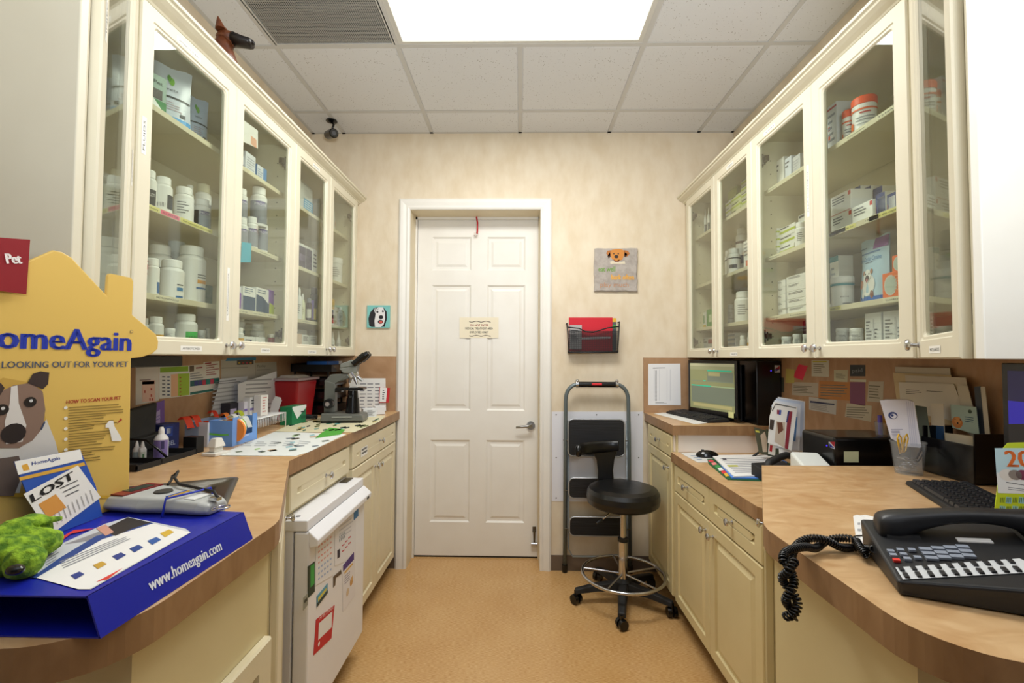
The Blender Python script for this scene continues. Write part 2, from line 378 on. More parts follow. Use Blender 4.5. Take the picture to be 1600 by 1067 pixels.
# ---------------- cabinets ----------------
def knob(parent, x, y, z, s=1., d=-1):
    k = MB(CHROME); pr = [(.008, 0), (.008, .002), (.0045, .004), (.0045, .014), (.009, .018), (.0145, .021), (.0155, .025), (.0125, .029), (.0001, .031)]
    k.X = Matrix.Translation((x, y, z)) @ Matrix.Rotation(R(90), 4, 'X'); k.lathe([(r*s, q*s) for r, q in pr], 18); k.X = None
    return k.build('knob', parent)
def glass_door(parent, x0, x1, z0, z1, knobx, hinge, strips=(), fr=.058):
    """local frame of the cabinet; front faces -y, door occupies y -0.02..0"""
    d = MB(CREAM); a = (x0, z0, x1, z1); Y = -.02
    loft(d, [a+(-.001, .002), a+(Y+.004, .002), ins(*a, .004, Y, .002), ins(*a, fr-.014, Y, .006), ins(*a, fr-.011, Y+.004, .008), ins(*a, fr-.004, Y+.004, .01), ins(*a, fr, Y+.009, .012), ins(*a, fr, -.001, .012), a+(-.001, .002)], fill=False)
    o = d.build('door', parent)
    MB(GLASS).box(x0+fr-.004, -.0105, z0+fr-.004, x1-fr+.004, -.0065, z1-fr+.004).build('glass_pane', o)
    if knobx is not None: knob(o, knobx, Y, z0+.037)
    hx = x0+.03 if hinge == 'l' else x1-.03; s_ = 1 if hinge == 'l' else -1
    for hz in (z0+.1, z1-.12):
        hg = MB(DSTEEL); hg.box(hx-.018, 0, hz-.03, hx+.018, .012, hz+.03).box(hx, .006, hz-.012, hx+s_*.05, .022, hz+.012).cyl((hx+s_*.02, .012, hz-.02), (hx+s_*.02, .012, hz+.02), .009, n=8)
        hg.build('hinge', o)
    for (sx, sz, w_, h_, txt, vert) in strips:
        q = MB(M('#f2f1ea', .5)); q.rect(sx-w_/2, sz-h_/2, sx+w_/2, sz+h_/2, Y-.0006)
        mm = M('#3a3a3a', .6)
        if txt: q.text(txt, sx-(h_*.3 if False else 0), sz-h_*.22, h_*.6, Y-.0009, mm, anchor='c', width=w_*.82) if not vert else q.text(txt, sx+w_*.22, sz, w_*.6, Y-.0009, mm, anchor='c', width=h_*.8, rot=90)
        q.build('label_strip', o)
    return o
UZ0, UZ1 = 1.42, 2.462; UD = .33
def upper(label, x, rz, org, W, shelves, doors, group=None):
    c = thing('wall_cabinet', label, 'cabinet', org, rz)
    b = MB(CREAM_IN); t = .018
    b.box(0, .001, UZ0, t, UD, UZ1).box(W-t, .001, UZ0, W, UD, UZ1).box(t, UD-.008, UZ0, W-t, UD, UZ1).box(t, .001, UZ0, W-t, UD-.008, UZ0+t).box(t, .001, UZ1-t, W-t, UD-.008, UZ1)
    b.build('body', c)
    # column of small shelf pin holes
    ph = MB(M('#5c574b', .8))
    for sx, s_ in ((t+.0004, 1), (W-t-.0004, -1)):
        for yy in (.06, .27):
            z = UZ0+.1
            while z < UZ1-.08:
                ph.box(sx, yy-.0025, z-.0025, sx+s_*.0004, yy+.0025, z+.0025); z += .064
    ph.build('shelf_pin_hole', c)['kind'] = 'stuff'
    for (x0, x1, z, strips) in shelves:
        s_ = MB(CREAM_IN).box(x0, .03, z-.019, x1, UD-.01, z).build('shelf', c, .001)
        for (a0, a1, colr, txt) in strips:
            q = MB(M(colr, .5)); q.rect(a0, z-.0165, a1, z-.0025, .0294)
            if txt: q.text(txt, (a0+a1)/2, z-.0125, .0085, .0290, M('#333333', .6), anchor='c', width=(a1-a0)*.86)
            q.build('shelf_label', s_)
    for d in doors: glass_door(c, *d)
    return c
def yL(px, py, d=.06): return on(px, py, 'x', -1.12-d).y
def yR(px, py, d=.06): return on(px, py, 'x', 1.12+d).y
SH = (1.612, 1.888, 2.205)     # shelf heights
PINK = '#f0718f'; YEL = '#e3dc8e'; IV = '#e6e0c4'
OL1 = 1.275; OL2 = 2.195; OR1 = 2.18; OR2 = 3.04
WL1 = OL2-OL1-.002; WL2 = 3.045-OL2; WR1 = 2.18-1.30; WR2 = 3.04-2.182
M1 = 1.722-OL1; M2 = 2.607-OL2; N1 = OR1-1.732; N2 = OR2-2.602
t = .018
def sh(W, mid, strips=None):
    strips = strips or {}
    return [(t, W-t, z, strips.get(i, [])) for i, z in enumerate(SH)]
uL1 = upper('cream glass-door wall cabinet on the left wall, nearer of the two straight ones', 0, R(90), (-1.12, OL1, 0), WL1,
    sh(WL1, M1, {2: [(.02, .09, IV, 'Hills adv'), (.62, .74, IV, '')], 1: [(.05, .15, YEL, 'digestion'), (.155, .235, PINK, 'ALL BETTER'), (.24, .40, YEL, 'for sensitive skin only'), (.5, .6, IV, 'chew tabs'), (.7, .8, IV, 'vitamins')],
                 0: [(.14, .25, IV, 'METRONIDAZOLE'), (.56, .64, IV, 'eye drops'), (.67, .75, IV, 'eye wash'), (.78, .85, IV, 'Topical')]}),
    [(0, M1-.001, UZ0, UZ1, M1-.025, 'l', [(.19, UZ1-.03, .11, .018, 'ANTIBIOTICS ORAL', 0), (.022, 2.06, .016, .11, 'FLUIDS', 1), (.24, UZ0+.022, .1, .018, 'ANTIBIOTIC MEDS', 0), (M1-.024, 1.65, .014, .2, 'CARDIOVASCULAR', 1)]),
     (M1+.001, WL1, UZ0, UZ1, M1+.03, 'r', [(M1+.24, UZ0+.022, .07, .018, 'STEROID', 0)])])
uL2 = upper('cream glass-door wall cabinet on the left wall, beside the door wall', 0, R(90), (-1.12, OL2, 0), WL2,
    sh(WL2, M2, {0: [(.05, .15, IV, 'Ear cleaner'), (.19, .30, IV, 'Sodium')], 1: [(.2, .3, IV, '')]}),
    [(0, M2-.001, UZ0, UZ1, M2-.025, 'l', [(.22, UZ1-.03, .08, .018, 'HERBAL', 0), (.21, UZ0+.02, .1, .018, 'TOPICALS', 0)]),
     (M2+.001, WL2, UZ0, UZ1, M2+.03, 'r', [])])
MB(CREAM).box(-1.45, 3.047, UZ0, -1.125, 3.108, UZ1).build('filler_panel', None)
tag(bpy.data.objects['filler_panel'], 'narrow cream filler strip closing the left wall cabinets against the door wall', 'panel')
uR1 = upper('cream glass-door wall cabinet on the right wall, nearer of the two straight ones', 0, R(-90), (1.12, OR1, 0), WR1,
    sh(WR1, N1, {2: [(.05, .12, IV, 'Soloxine'), (.22, .30, IV, 'Thyro'), (.56, .66, IV, 'Clavamox'), (.70, .77, IV, 'Tylan')],
                 1: [(.05, .14, IV, 'Enacard'), (.46, .55, IV, 'Rimadyl chew'), (.47, .60, YEL, 'see other side for'), (.66, .85, YEL, 'check the expiration date'), (.64, .70, IV, '100 mg')],
                 0: [(.06, .14, IV, 'Heartgard'), (.2, .32, IV, 'Revolution'), (.46, .52, YEL, 'out of'), (.71, .84, IV, 'THYROID L Tabs')]}),
    [(0, N1-.001, UZ0, UZ1, N1-.025, 'l', [(.16, UZ1-.03, .09, .018, 'CHEWABLES', 0), (N1-.024, 2.06, .014, .2, 'FLEA CONTROL', 1)]),
     (N1+.001, WR1, UZ0, UZ1, N1+.03, 'r', [])])
uR2 = upper('cream glass-door wall cabinet on the right wall, beside the door wall', 0, R(-90), (1.12, OR2, 0), WR2,
    sh(WR2, N2, {}),
    [(0, N2-.001, UZ0, UZ1, N2-.025, 'l', []),
     (N2+.001, WR2, UZ0, UZ1, N2+.03, 'r', [(N2+.2, UZ1-.03, .08, .018, 'GENERIC', 0), (N2+.22, UZ0+.02, .08, .018, 'TABLETS', 0)])])
MB(CREAM).box(1.125, 3.047, UZ0, 1.45, 3.108, UZ1).build('filler_panel', None)
tag(bpy.data.objects['filler_panel.001'], 'narrow cream filler strip closing the right wall cabinets against the door wall', 'panel')
# diagonal corner wall cabinets at the near ends
def diag_upper(side):
    A = Vector((side*1.12, 1.272 if side < 0 else 1.297, 0)); B = Vector((side*(.865 if side < 0 else .858), .866, 0)); W = (B-A).length
    if side < 0: org = B; d = A-B
    else: org = A; d = B-A
    rz = math.atan2(d.y, d.x)
    nm = 'left' if side < 0 else 'right'
    c = thing('corner_wall_cabinet', 'angled cream wall cabinet with one narrow glass door, near end of the %s wall' % nm, 'cabinet', org, rz)
    Mi = (Matrix.Translation(org) @ Matrix.Rotation(rz, 4, 'Z')).inverted()
    b = MB(CREAM_IN if side < 0 else CREAM_IN); b.X = Mi
    bx = side*1.448; e = B.y
    poly = [(A.x+side*.004, A.y-.004), (B.x+side*.012, B.y+.006), (bx, B.y+.006), (bx, A.y-.004)]
    for nm_, z0, z1 in (('bottom_panel', UZ0+.001, UZ0+.018), ('top_panel', 2.444, 2.461)):
        b = MB(CREAM_IN); b.X = Mi; b.prism(poly, z0, z1); b.build(nm_, c)
    b = MB(M('#e9e6dc', .38, kind='paint', c2='#e4e0d4') if side > 0 else CREAM); b.X = Mi  # right panel gets a whiter cream, flash brightness put into its colour
    b.box(B.x-side*.014, B.y-.018, UZ0, bx, B.y, UZ1+.045)
    b.build('end_panel', c, .002)
    b = MB(CREAM_IN); b.X = Mi; b.box(bx-.01, B.y, UZ0, bx, A.y-.002, UZ1).box(side*1.15, A.y-.012, UZ0, bx, A.y-.002, UZ1); b.build('back_panel', c)
    strips = [(W-.06, UZ0+.022, .0, .0, '', 0)]
    if side < 0: st = [(.08, 2.19, .014, .2, 'INJECTABLES', 1), (.40, 1.93, .014, .1, 'VACCINES', 1)]; kx = None; kx = W-.08; hg = 'l'
    else: st = [(.25, UZ0+.022, .11, .018, 'MISCELLANEOUS', 0)]; kx = .082; hg = 'r'
    MB(CREAM).box(.002, -.001, UZ0, .052, .018, UZ1).box(W-.052, -.001, UZ0, W-.002, .018, UZ1).build('face_frame', c, .002)
    glass_door(c, .054, W-.054, UZ0, UZ1, kx, hg, st, fr=.06)
    return c
diag_upper(-1); diag_upper(1)
# crown moulding swept along the cabinet fronts
def off_path(path, d):
    out = []
    for i, p in enumerate(path):
        ns = []
        for a, b_ in ((i-1, i), (i, i+1)):
            if a < 0 or b_ >= len(path): continue
            u = (Vector(path[b_])-Vector(path[a])).normalized(); ns.append(Vector((u.y, -u.x)))
        n = sum(ns, Vector((0, 0))); n.normalize(); out.append(Vector(p)+n*(d/max(.3, n.dot(ns[0]))))
    return out
CROWN = [(-.02, 2.455), (.006, 2.462), (.006, 2.472), (.014, 2.476), (.018, 2.486), (.034, 2.5), (.048, 2.516), (.05, 2.53), (.058, 2.534), (.058, 2.552), (-.02, 2.552)]
CROWN = [(d_, 2.455+(z_-2.455)*.58) for d_, z_ in CROWN]
for side, nm in ((-1, 'left'), (1, 'right')):
    path = [(side*1.14, 3.108), (side*1.14, 1.285), (side*.862, .856), (side*1.448, .856)]
    b = MB(CREAM); rings = []
    for d, z in CROWN:
        q = off_path(path, side*-1*-(d+.02)*1) if side < 0 else off_path(path, (d+.02))
        rings.append([(p.x, p.y, z) for p in q])
    n = len(path); vs = [p for r_ in rings for p in r_]
    fs = []
    for j in range(len(rings)-1):
        for i in range(n-1): a = j*n+i; fs.append((a, a+1, a+1+n, a+n))
    b.add(vs, fs); o = b.build('crown_moulding', None)
    tag(o, 'cream stepped crown moulding running along the top of the %s wall cabinets' % nm, 'moulding')
# ---- countertops ----
def arc(cx, cy, r, a0, a1, n=8): return [(cx+r*math.cos(R(a0+(a1-a0)*i/n)), cy+r*math.sin(R(a0+(a1-a0)*i/n))) for i in range(n+1)]
CT = 1.05; TH = .052
def ctop(side, far):
    p = far+[(.81 if side < 0 else .835, 1.61), (.556, 1.07)]+[(.543, 1.04), (.536, 1.01), (.535, .97)]+arc(.655, .697, .12, 180, 270, 10)+[(1.449, .577)]
    return [(side*x, y) for x, y in p]
outer = ctop(-1, [(1.449, 3.109), (.836, 3.109), (.836, 3.086), (.81, 3.086)])
SP = Vector((-.848, 1.385)); su = Vector((.447, -.894)); sv = Vector((-.894, -.447)); SL, SW = .4, .33
sq = lambda a, b_: tuple(SP+su*a+sv*b_)
hole = [sq(.012, .012), sq(.012, SW-.012), sq(SL-.012, SW-.012), sq(SL-.012, .012)]
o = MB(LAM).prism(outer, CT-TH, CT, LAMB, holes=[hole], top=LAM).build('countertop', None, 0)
tag(o, 'tan laminate countertop along the left wall, angled and rounded at its near end', 'countertop')
NP = [(1.449, 1.62), (.835, 1.62)]
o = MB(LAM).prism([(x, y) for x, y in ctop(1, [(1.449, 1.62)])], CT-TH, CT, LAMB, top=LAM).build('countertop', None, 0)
tag(o, 'tan laminate countertop at the right near end, carrying the black telephone', 'countertop')
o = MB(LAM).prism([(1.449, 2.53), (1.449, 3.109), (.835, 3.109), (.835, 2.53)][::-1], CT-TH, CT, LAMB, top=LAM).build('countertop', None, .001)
tag(o, 'short raised tan countertop under the monitor, in the far right corner', 'countertop')
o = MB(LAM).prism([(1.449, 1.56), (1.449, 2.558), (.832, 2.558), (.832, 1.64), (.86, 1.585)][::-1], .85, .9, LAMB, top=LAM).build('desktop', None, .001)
tag(o, 'lower tan desk surface between the two raised right countertops', 'countertop')
SPL = M('#b08a66', .55, kind='laminate', c2='#a57e5a', c3='#b99472')
for nm, bx, lb in (('left', (-1.449, .58, CT, -1.437, 3.109, UZ0), 'brown laminate backsplash on the left wall under the cabinets'),
               ('left', (-1.437, 3.097, CT, -.843, 3.109, UZ0), 'brown laminate splash panel on the door wall behind the microscope'),
               ('right', (1.437, .58, .9, 1.449, 3.109, UZ0), 'brown laminate backsplash on the right wall with notes taped on it'),
               ('right', (.83, 3.097, CT, 1.437, 3.109, UZ0), 'brown laminate splash panel on the door wall behind the monitor')):
    tag(MB(SPL).box(*bx).build('backsplash', None), lb, 'backsplash')
tag(MB(M('#e9ddd0', .5)).box(.868, 2.545, .902, 1.436, 2.556, CT-TH-.001).box(.848, 2.56, .902, .868, 2.565, CT-TH-.001).build('riser_panel', None), 'pale cream riser panel between the desk and the raised countertop', 'panel')
# ---- sink ----
s = thing('sink', 'stainless steel sink set at an angle in the left countertop', 'sink', (0, 0, 0))
b = MB(STEEL)
T = Matrix(((su.x, sv.x, 0, SP.x), (su.y, sv.y, 0, SP.y), (0, 0, 1, 0), (0, 0, 0, 1))); b.X = T
def ring(d, z, r): return [(p[0], p[1], z) for p in rrect(d, d, SL-d, SW-d, r)]
rs = [ring(0, CT+.001, .012), ring(.003, CT+.005, .012), ring(.014, CT+.005, .015), ring(.02, CT, .02), ring(.045, CT-.002, .035), ring(.055, CT-.012, .04), ring(.065, CT-.15, .04), ring(.09, CT-.165, .02)]
vs = [p for r_ in rs for p in r_]; n = 16; fs = [(j*n+i, j*n+(i+1) % n, (j+1)*n+(i+1) % n, (j+1)*n+i) for j in range(len(rs)-1) for i in range(n)]+[tuple(range(7*n, 8*n))]
b.add(vs, fs, None, True); b.build('basin', s)
b = MB(DSTEEL); b.X = T; b.lathe([(.038, 0), (.04, .003), (.03, .003), (.028, .001)], 20, c=(SL/2, SW/2, CT-.165)); b.build('drain', s)
CREAML = M('#e0d5b6', .4, kind='paint', c2='#dbd0af')  # paler copy for the left base units, their different light put into the colour
# ---- base cabinets ----
def front(parent, name, x0, x1, z0, z1, kn=None, m=None, g=.05):
    m = m or (CREAM_SHADE if parent.location.x > 0 else CREAML)
    Y = -.019; a = (x0, z0, x1, z1); d = MB(m)
    loft(d, [a+(-.001, .002), a+(Y+.004, .002), ins(*a, .004, Y, .002), ins(*a, g, Y, .002), ins(*a, g+.003, Y+.010, .002), ins(*a, g+.012, Y+.0105, .002), ins(*a, g+.032, Y+.0022, .002), ins(*a, g+.034, Y+.001, .002)])
    o = d.build(name, parent)
    for k in (kn or []): knob(o, k[0], Y, k[1])
    return o
def base(label, org, rz, W, H, fronts, D=.58, z0=.1, name='base_cabinet'):
    c = thing(name, label, 'cabinet', org, rz)
    b = MB(CREAM_SHADE if org[0] > 0 else CREAML); b.box(0, 0, z0, .018, D, H).box(W-.018, 0, z0, W, D, H).box(.018, 0, z0, W-.018, .018, H).box(.018, .018, z0, W-.018, D, z0+.018).box(.018, D-.01, z0+.018, W-.018, D, H)
    b.build('body', c)
    if z0 > .05 and z0 < .3: MB(M('#4b3c2c', .7)).box(0, .07, 0, W, .085, z0).build('toe_kick', c)
    for f in fronts: front(c, *f)
    return c
H1 = CT-TH-.001
# left: far unit  (drawer + two doors)
xs = lambda px, py=700: on(px, py, 'x', -.815).y
yA = 2.215; WA = 3.06-yA
base('cream base cabinet left of the door with one drawer over two doors', (-.834, yA, 0), R(90), WA, H1,
     [('drawer', .03, WA-.045, .868, .985, [(.46, .93)]), ('cabinet_door', .03, .405, .115, .862, [(.375, .80)]), ('cabinet_door', .409, WA-.045, .115, .862, [(.44, .80)])])
lb = bpy.data.objects['drawer']
q = MB(PAPER); q.rect(.14, .9, .24, .945, -.0205); q.lines(.15, .235, .905, .94, 2, -.0208, M('#333333'), .6, .2, True); q.build('label_strip', lb)
tag(MB(CREAM_SHADE).box(-1.4, 3.062, .1, -.836, 3.084, H1).build('filler_panel', None), 'narrow cream filler between the left base cabinet and the door casing', 'panel')
# over-fridge drawer unit
yF = 1.605; WFd = yA-yF-.004
c = thing('drawer_cabinet', 'shallow cream drawer unit under the left countertop above the white fridge', 'cabinet', (-.834, yF, 0), R(90))
MB(CREAM_SHADE).box(0, 0, .845, WFd, .018, H1).box(0, .018, .845, .018, .58, H1).box(WFd-.018, .018, .845, WFd, .58, H1).box(.018, .018, .845, WFd-.018, .58, .86).build('body', c)
front(c, 'drawer', .03, WFd-.01, .862, .985, [(.33, .918)])
# near diagonal / near straight lower units
def near_base(side):
    nm = 'left' if side < 0 else 'right'
    A = Vector((side*(.834 if side < 0 else .865), 1.60, 0)); B = Vector((side*.565, 1.045, 0)); W = (B-A).length
    if side < 0: org = B; d = A-B
    else: org = A; d = B-A
    rz = math.atan2(d.y, d.x)
    c = thing('corner_base_cabinet', 'angled cream base cabinet under the near %s countertop' % nm, 'cabinet', org, rz)
    MB(CREAM_SHADE).box(0, 0, .1, W, .016, H1).build('body', c)
    MB(M('#4b3c2c', .7)).box(0, .06, 0, W, .075, .1).build('toe_kick', c)
    front(c, 'cabinet_door', .03, W-.03, .115, .985, [(W-.045, .865) if side < 0 else (.045, .865)], g=.06)
    # straight unit facing the aisle
    y0, y1 = .675, 1.04
    org = (side*.565, y0, 0) if side < 0 else (side*.565, y1, 0); L_ = y1-y0
    c = thing('end_base_cabinet', 'cream base cabinet facing the aisle under the rounded near end of the %s countertop' % nm, 'cabinet', org, R(90 if side < 0 else -90))
    MB(CREAM_SHADE).box(0, 0, .1, L_, .016, H1).build('body', c)
    MB(M('#4b3c2c', .7)).box(0, .06, 0, L_, .075, .1).build('toe_kick', c)
    if side < 0: front(c, 'cabinet_door', .02, L_-.012, .115, .80, None, g=.05)
    x0 = .016 if side < 0 else L_-.016-.002
    b = MB(CREAM_SHADE)
    b.box(0 if side < 0 else L_-.018, .016, 0, .018 if side < 0 else L_, .88, H1)
    b.build('end_panel', c)
near_base(-1); near_base(1)
# right: far unit + desk unit
base('cream base cabinet in the far right corner with a drawer over one door', (.858, 3.055, 0), R(-90), .505, H1,
     [('drawer', .02, .485, .868, .985, [(.27, .93)]), ('cabinet_door', .02, .485, .115, .862, [(.43, .80)])])
tag(MB(CREAM_SHADE).box(.858, 3.057, .1, 1.4, 3.09, H1).build('filler_panel', None), 'narrow cream filler between the far right base cabinet and the door wall', 'panel')
WD = 2.546-1.604
base('cream desk base cabinet on the right with two drawers over two doors', (.858, 2.546, 0), R(-90), WD, .849,
     [('drawer', .02, .475, .702, .84, [(.22, .772)]), ('drawer', .479, WD-.02, .702, .84, [(.70, .772)]), ('cabinet_door', .02, .475, .115, .696, [(.44, .645)]), ('cabinet_door', .479, WD-.02, .115, .696, [(.52, .645)])])
# ---------------- shelf stock ----------------
ORD = ['first', 'second', 'third', 'fourth', 'fifth', 'sixth', 'seventh', 'eighth', 'ninth', 'tenth', 'eleventh', 'twelfth']
PUR = '#5a4a86'; TXTD = M('#4a4a4c', .7)
def arcband(mb, r, z0, z1, a0, a1, m, n=10):
    vs = []
    for i in range(n+1):
        a = R(a0+(a1-a0)*i/n); vs += [(r*math.cos(a), r*math.sin(a), z0), (r*math.cos(a), r*math.sin(a), z1)]
    mb.add(vs, [(2*i, 2*i+2, 2*i+3, 2*i+1) for i in range(n)], m, True)
def wraptext(mb, s, r, zc, h, ac, m, maxw=None):
    v, f, w_ = text_geo(s)
    if not v: return
    sx = h
    if maxw and w_*h > maxw: sx = maxw/w_
    pts = []
    for a, b_, _ in v:
        an = R(ac)+(a-w_/2)*sx/r; pts.append((r*math.cos(an), r*math.sin(an), zc+(b_-.35)*h))
    mb.add(pts, f, m)
def jar(name, label, cat, loc, r, h, kind='pill', bands=(), txt=None, face=0., cap='#f4f3f0', body='#ecebe8', group=None, tcol='#333336'):
    t = thing(name, label, cat, loc, 0, group); bm_ = M(body, .38) if body != 'amber' else M('#3a1c0c', .2); cm = M(cap, .45); n = 20
    b = MB(bm_); c = MB(cm); z1 = h*.72; rn = r*.72
    if kind == 'pill':
        ch = min(.035, h*.2); z1 = h-ch-.35*r; rn = r*.74
        b.lathe([(r*.93, 0), (r, r*.08), (r, z1), (r*.95, z1+.12*r), (rn+.04*r, z1+.32*r), (rn*.93, z1+.35*r), (rn*.93, h-ch)], n)
        c.lathe([(rn*1.02, h-ch), (rn*1.08, h-ch+.002), (rn*1.08, h-.003), (rn*.98, h), (.0001, h)], n)
    elif kind == 'tub':
        ch = max(.012, h*.22); z1 = h-ch
        b.lathe([(r*.9, 0), (r*.94, .003), (r*.97, z1), (r*.9, z1+.001)], n)
        c.lathe([(r*.9, h-ch), (r*1.02, h-ch+.001), (r*1.02, h-.004), (r*.96, h), (.0001, h)], n)
    elif kind == 'dropper':
        z1 = h*.55
        b.lathe([(r, 0), (r, z1), (r*.6, z1+.12*h), (r*.45, z1+.14*h)], n)
        c.lathe([(r*.5, z1+.14*h), (r*.48, z1+.2*h), (r*.18, h), (.0001, h)], n)
    elif kind == 'squeeze':
        z1 = h*.62
        b.lathe([(r*.95, 0), (r, .004), (r, z1), (r*.75, z1+.1*h), (r*.38, z1+.16*h)], n)
        c.lathe([(r*.42, z1+.16*h), (r*.42, h*.9), (r*.25, h), (.0001, h)], n)
    elif kind == 'vial':
        z1 = h*.7
        b.lathe([(r, 0), (r, z1), (r*.55, h*.82), (r*.55, h*.86)], n); c.lathe([(r*.62, h*.86), (r*.62, h), (.0001, h)], n)
    b.build('bottle_body', t); c.build('cap', t)
    q = MB(TXTD); fd = face
    for (f0, f1, colr, da, db) in bands: arcband(q, r+.0006, z1*f0, z1*f1, fd+da, fd+db, M(colr, .45))
    if txt:
        for (s, fz, fh, da) in txt: wraptext(q, s, r+.0010, z1*fz, z1*fh, fd+da, M(tcol, .6), r*1.5)
    if not bands and not txt:
        for i in range(5): arcband(q, r+.0006, z1*(.75-.1*i), z1*(.75-.1*i)+z1*.028, fd-38, fd+random.uniform(0, 32), TXTD, 5)
    if q.v: q.build('label', t)
    return t
def carton(name, label, cat, loc, rz, w_, d_, h_, face='#f0efec', art=(), side=None, group=None):
    """origin at the front bottom centre; front faces local -y"""
    b = MB(M(face, .5)); b.box(-w_/2, 0, 0, w_/2, d_, h_)
    o = b.build(name, None, min(.0012, w_*.03), 1); o.location = loc; o.rotation_euler = (0, 0, rz); tag(o, label, cat, group)
    q = MB(TXTD)
    for a in art:
        k = a[0]
        if k == 'r': q.rect(-w_/2+w_*a[1], h_*a[2], -w_/2+w_*a[3], h_*a[4], -.0006, M(a[5], .5))
        elif k == 't': q.text(a[1], -w_/2+w_*a[2], h_*a[3], h_*a[4], -.0012, M(a[5], .6), anchor='c', width=w_*a[6] if len(a) > 6 else None)
        elif k == 'l': q.lines(-w_/2+w_*a[1], -w_/2+w_*a[3], h_*a[2], h_*a[4], a[5], -.0010, M(a[6], .7), .4, .5)
        elif k == 'p': q.poly([(-w_/2+w_*x, h_*z) for x, z in a[1]], -.0008, M(a[2], .5))
        elif k == 's':     # stripe on the right-hand side face too
            for sx in (-w_/2-.0006, w_/2+.0006):
                q.add([(sx, 0, h_*a[1]), (sx, d_, h_*a[1]), (sx, d_, h_*a[2]), (sx, 0, h_*a[2])], [(0, 1, 2, 3) if sx > 0 else (3, 2, 1, 0)], M(a[3], .5))
    if q.v: q.build('printing', o)
    return o
def pouch(label, loc, rz, w_, h_, d_, face, art, side='#d8dde6', name='pouch', cat='bag', lean=0):
    t = thing(name, label, cat, loc, rz); t.rotation_euler = (lean, 0, rz)
    b = MB(M(face, .3)); nx, nz = 6, 8; vs = []
    for s_ in (-1, 1):
        for j in range(nz+1):
            for i in range(nx+1):
                u, v = i/nx, j/nz; k = (math.sin(math.pi*u)**.6)*(1-v**2.2)*.5+.02*(v < .98)
                vs.append(((u-.5)*w_*(1-.06*math.sin(math.pi*v)), s_*d_*k+d_*.5, v*h_+.004*math.sin(9*u)))
    N_ = (nx+1)*(nz+1); fs = []
    for j in range(nz):
        for i in range(nx):
            a = j*(nx+1)+i; fs += [(a, a+1, a+nx+2, a+nx+1), (N_+a+nx+1, N_+a+nx+2, N_+a+1, N_+a)]
    b.add(vs, fs, None, True); b.build('bag_body', t)
    q = MB(TXTD)
    def mp(x, z):
        u = x; v = min(z, .995); k = (math.sin(math.pi*max(.001, min(.999, u)))**.6)*(1-v**2.2)*.5+.02
        return ((u-.5)*w_*(1-.06*math.sin(math.pi*v)), -d_*k+d_*.5-.0015, v*h_)
    for a in art:
        if a[0] == 'r':
            n_ = 8; vs = []
            for i in range(n_+1):
                x = a[1]+(a[3]-a[1])*i/n_
                for j in range(5): vs.append(mp(x, a[2]+(a[4]-a[2])*j/4))
            q.add(vs, [(i*5+j, (i+1)*5+j, (i+1)*5+j+1, i*5+j+1) for i in range(n_) for j in range(4)], M(a[5], .4))
        elif a[0] == 'e':
            q.add([mp(a[1]+a[3]*math.cos(R(i*24)), a[2]+a[4]*math.sin(R(i*24))) for i in range(15)], [tuple(range(15))], M(a[5], .4))
        elif a[0] == 't':
            v_, f_, w2 = text_geo(a[1]); sx = a[5]/w2
            q.add([tuple(Vector(mp(a[2]-a[5]/2+x*sx, a[3]+y*a[4]))+Vector((0, -.0012, 0))) for x, y, _ in v_], f_, M(a[6], .5))
        elif a[0] == 'l':
            for i in range(a[5]):
                z = a[4]-(a[4]-a[2])*i/a[5]; x1 = a[1]+(a[3]-a[1])*random.uniform(.5, 1)
                q.add([mp(a[1], z), mp((a[1]+x1)/2, z), mp(x1, z), mp(x1, z+.012), mp((a[1]+x1)/2, z+.012), mp(a[1], z+.012)], [(0, 1, 4, 5), (1, 2, 3, 4)], M(a[6], .5))
    if q.v: q.build('printing', t)
    return t
CABR = {-1: R(90), 1: R(-90)}
def stock(side, z, where, items):
    """items: kind, pixel extents measured on the photo, depth behind the cabinet front"""
    names = [i[-2] for i in items]; tot = {n: names.count(n) for n in names}; seen = {}
    for it in items:
        kind = it[0]; desc = it[-2]; o = dict(it[-1]); zb = z+o.pop('dz', 0)
        if tot[desc] > 1:
            seen[desc] = seen.get(desc, 0)+1; lab = '%s, %s from left, %s' % (desc, ORD[seen[desc]-1], where)
        else: lab = '%s, %s' % (desc, where)
        if kind == 'j':
            _, pc, top, pw, dep = it[:5]; p = on(pc, top, 'x', side*(1.12+dep))
            vec = AX.transposed() @ Vector((p.x, p.y, 0)); r = pw/2*vec.y/F*.93
            off = math.degrees(math.atan2(-p.y, -p.x)); h = max(.02, p.z-zb)
            o.setdefault('face', off)
            o['face'] = off + o.pop('turn', 0)
            jar(o.pop('name', 'bottle'), lab, o.pop('cat', 'bottle'), (p.x, p.y, zb), r, h, **o)
        elif kind == 'b':
            _, x0, x1, top, dep, dd = it[:6]; X_ = side*(1.12+dep); a = on(x0, top, 'x', X_); c = on(x1, top, 'x', X_)
            h = (a.z+c.z)/2-zb; rows = o.pop('rows', 1); w_ = abs(a.y-c.y); rr = CABR[side]+R(random.uniform(-1.5, 1.5)*o.pop('jit', 1))
            if rows == 1: carton(o.pop('name', 'carton'), lab, 'box', (X_, (a.y+c.y)/2, zb), rr, w_*.97, dd, h, **o)
            else:
                for k in range(rows):
                    l2 = '%s, %s in stack, %s' % (desc, ('bottom', 'second up', 'third up', 'fourth up', 'fifth up', 'sixth up')[k] if k < rows-1 else 'topmost', where)
                    q = dict(o); carton(q.pop('name', 'carton'), l2, 'box', (X_+side*random.uniform(0, .004), (a.y+c.y)/2+random.uniform(-.002, .002), zb+h/rows*k), rr+R(random.uniform(-1, 1)), w_*.97, dd, h/rows-.0006, **q)
B0 = UZ0+.0185
LW = '#efeeeb'
def art_txt(c='#444448', n=4): return [('l', .1, .2, .9, .8, n, c)]
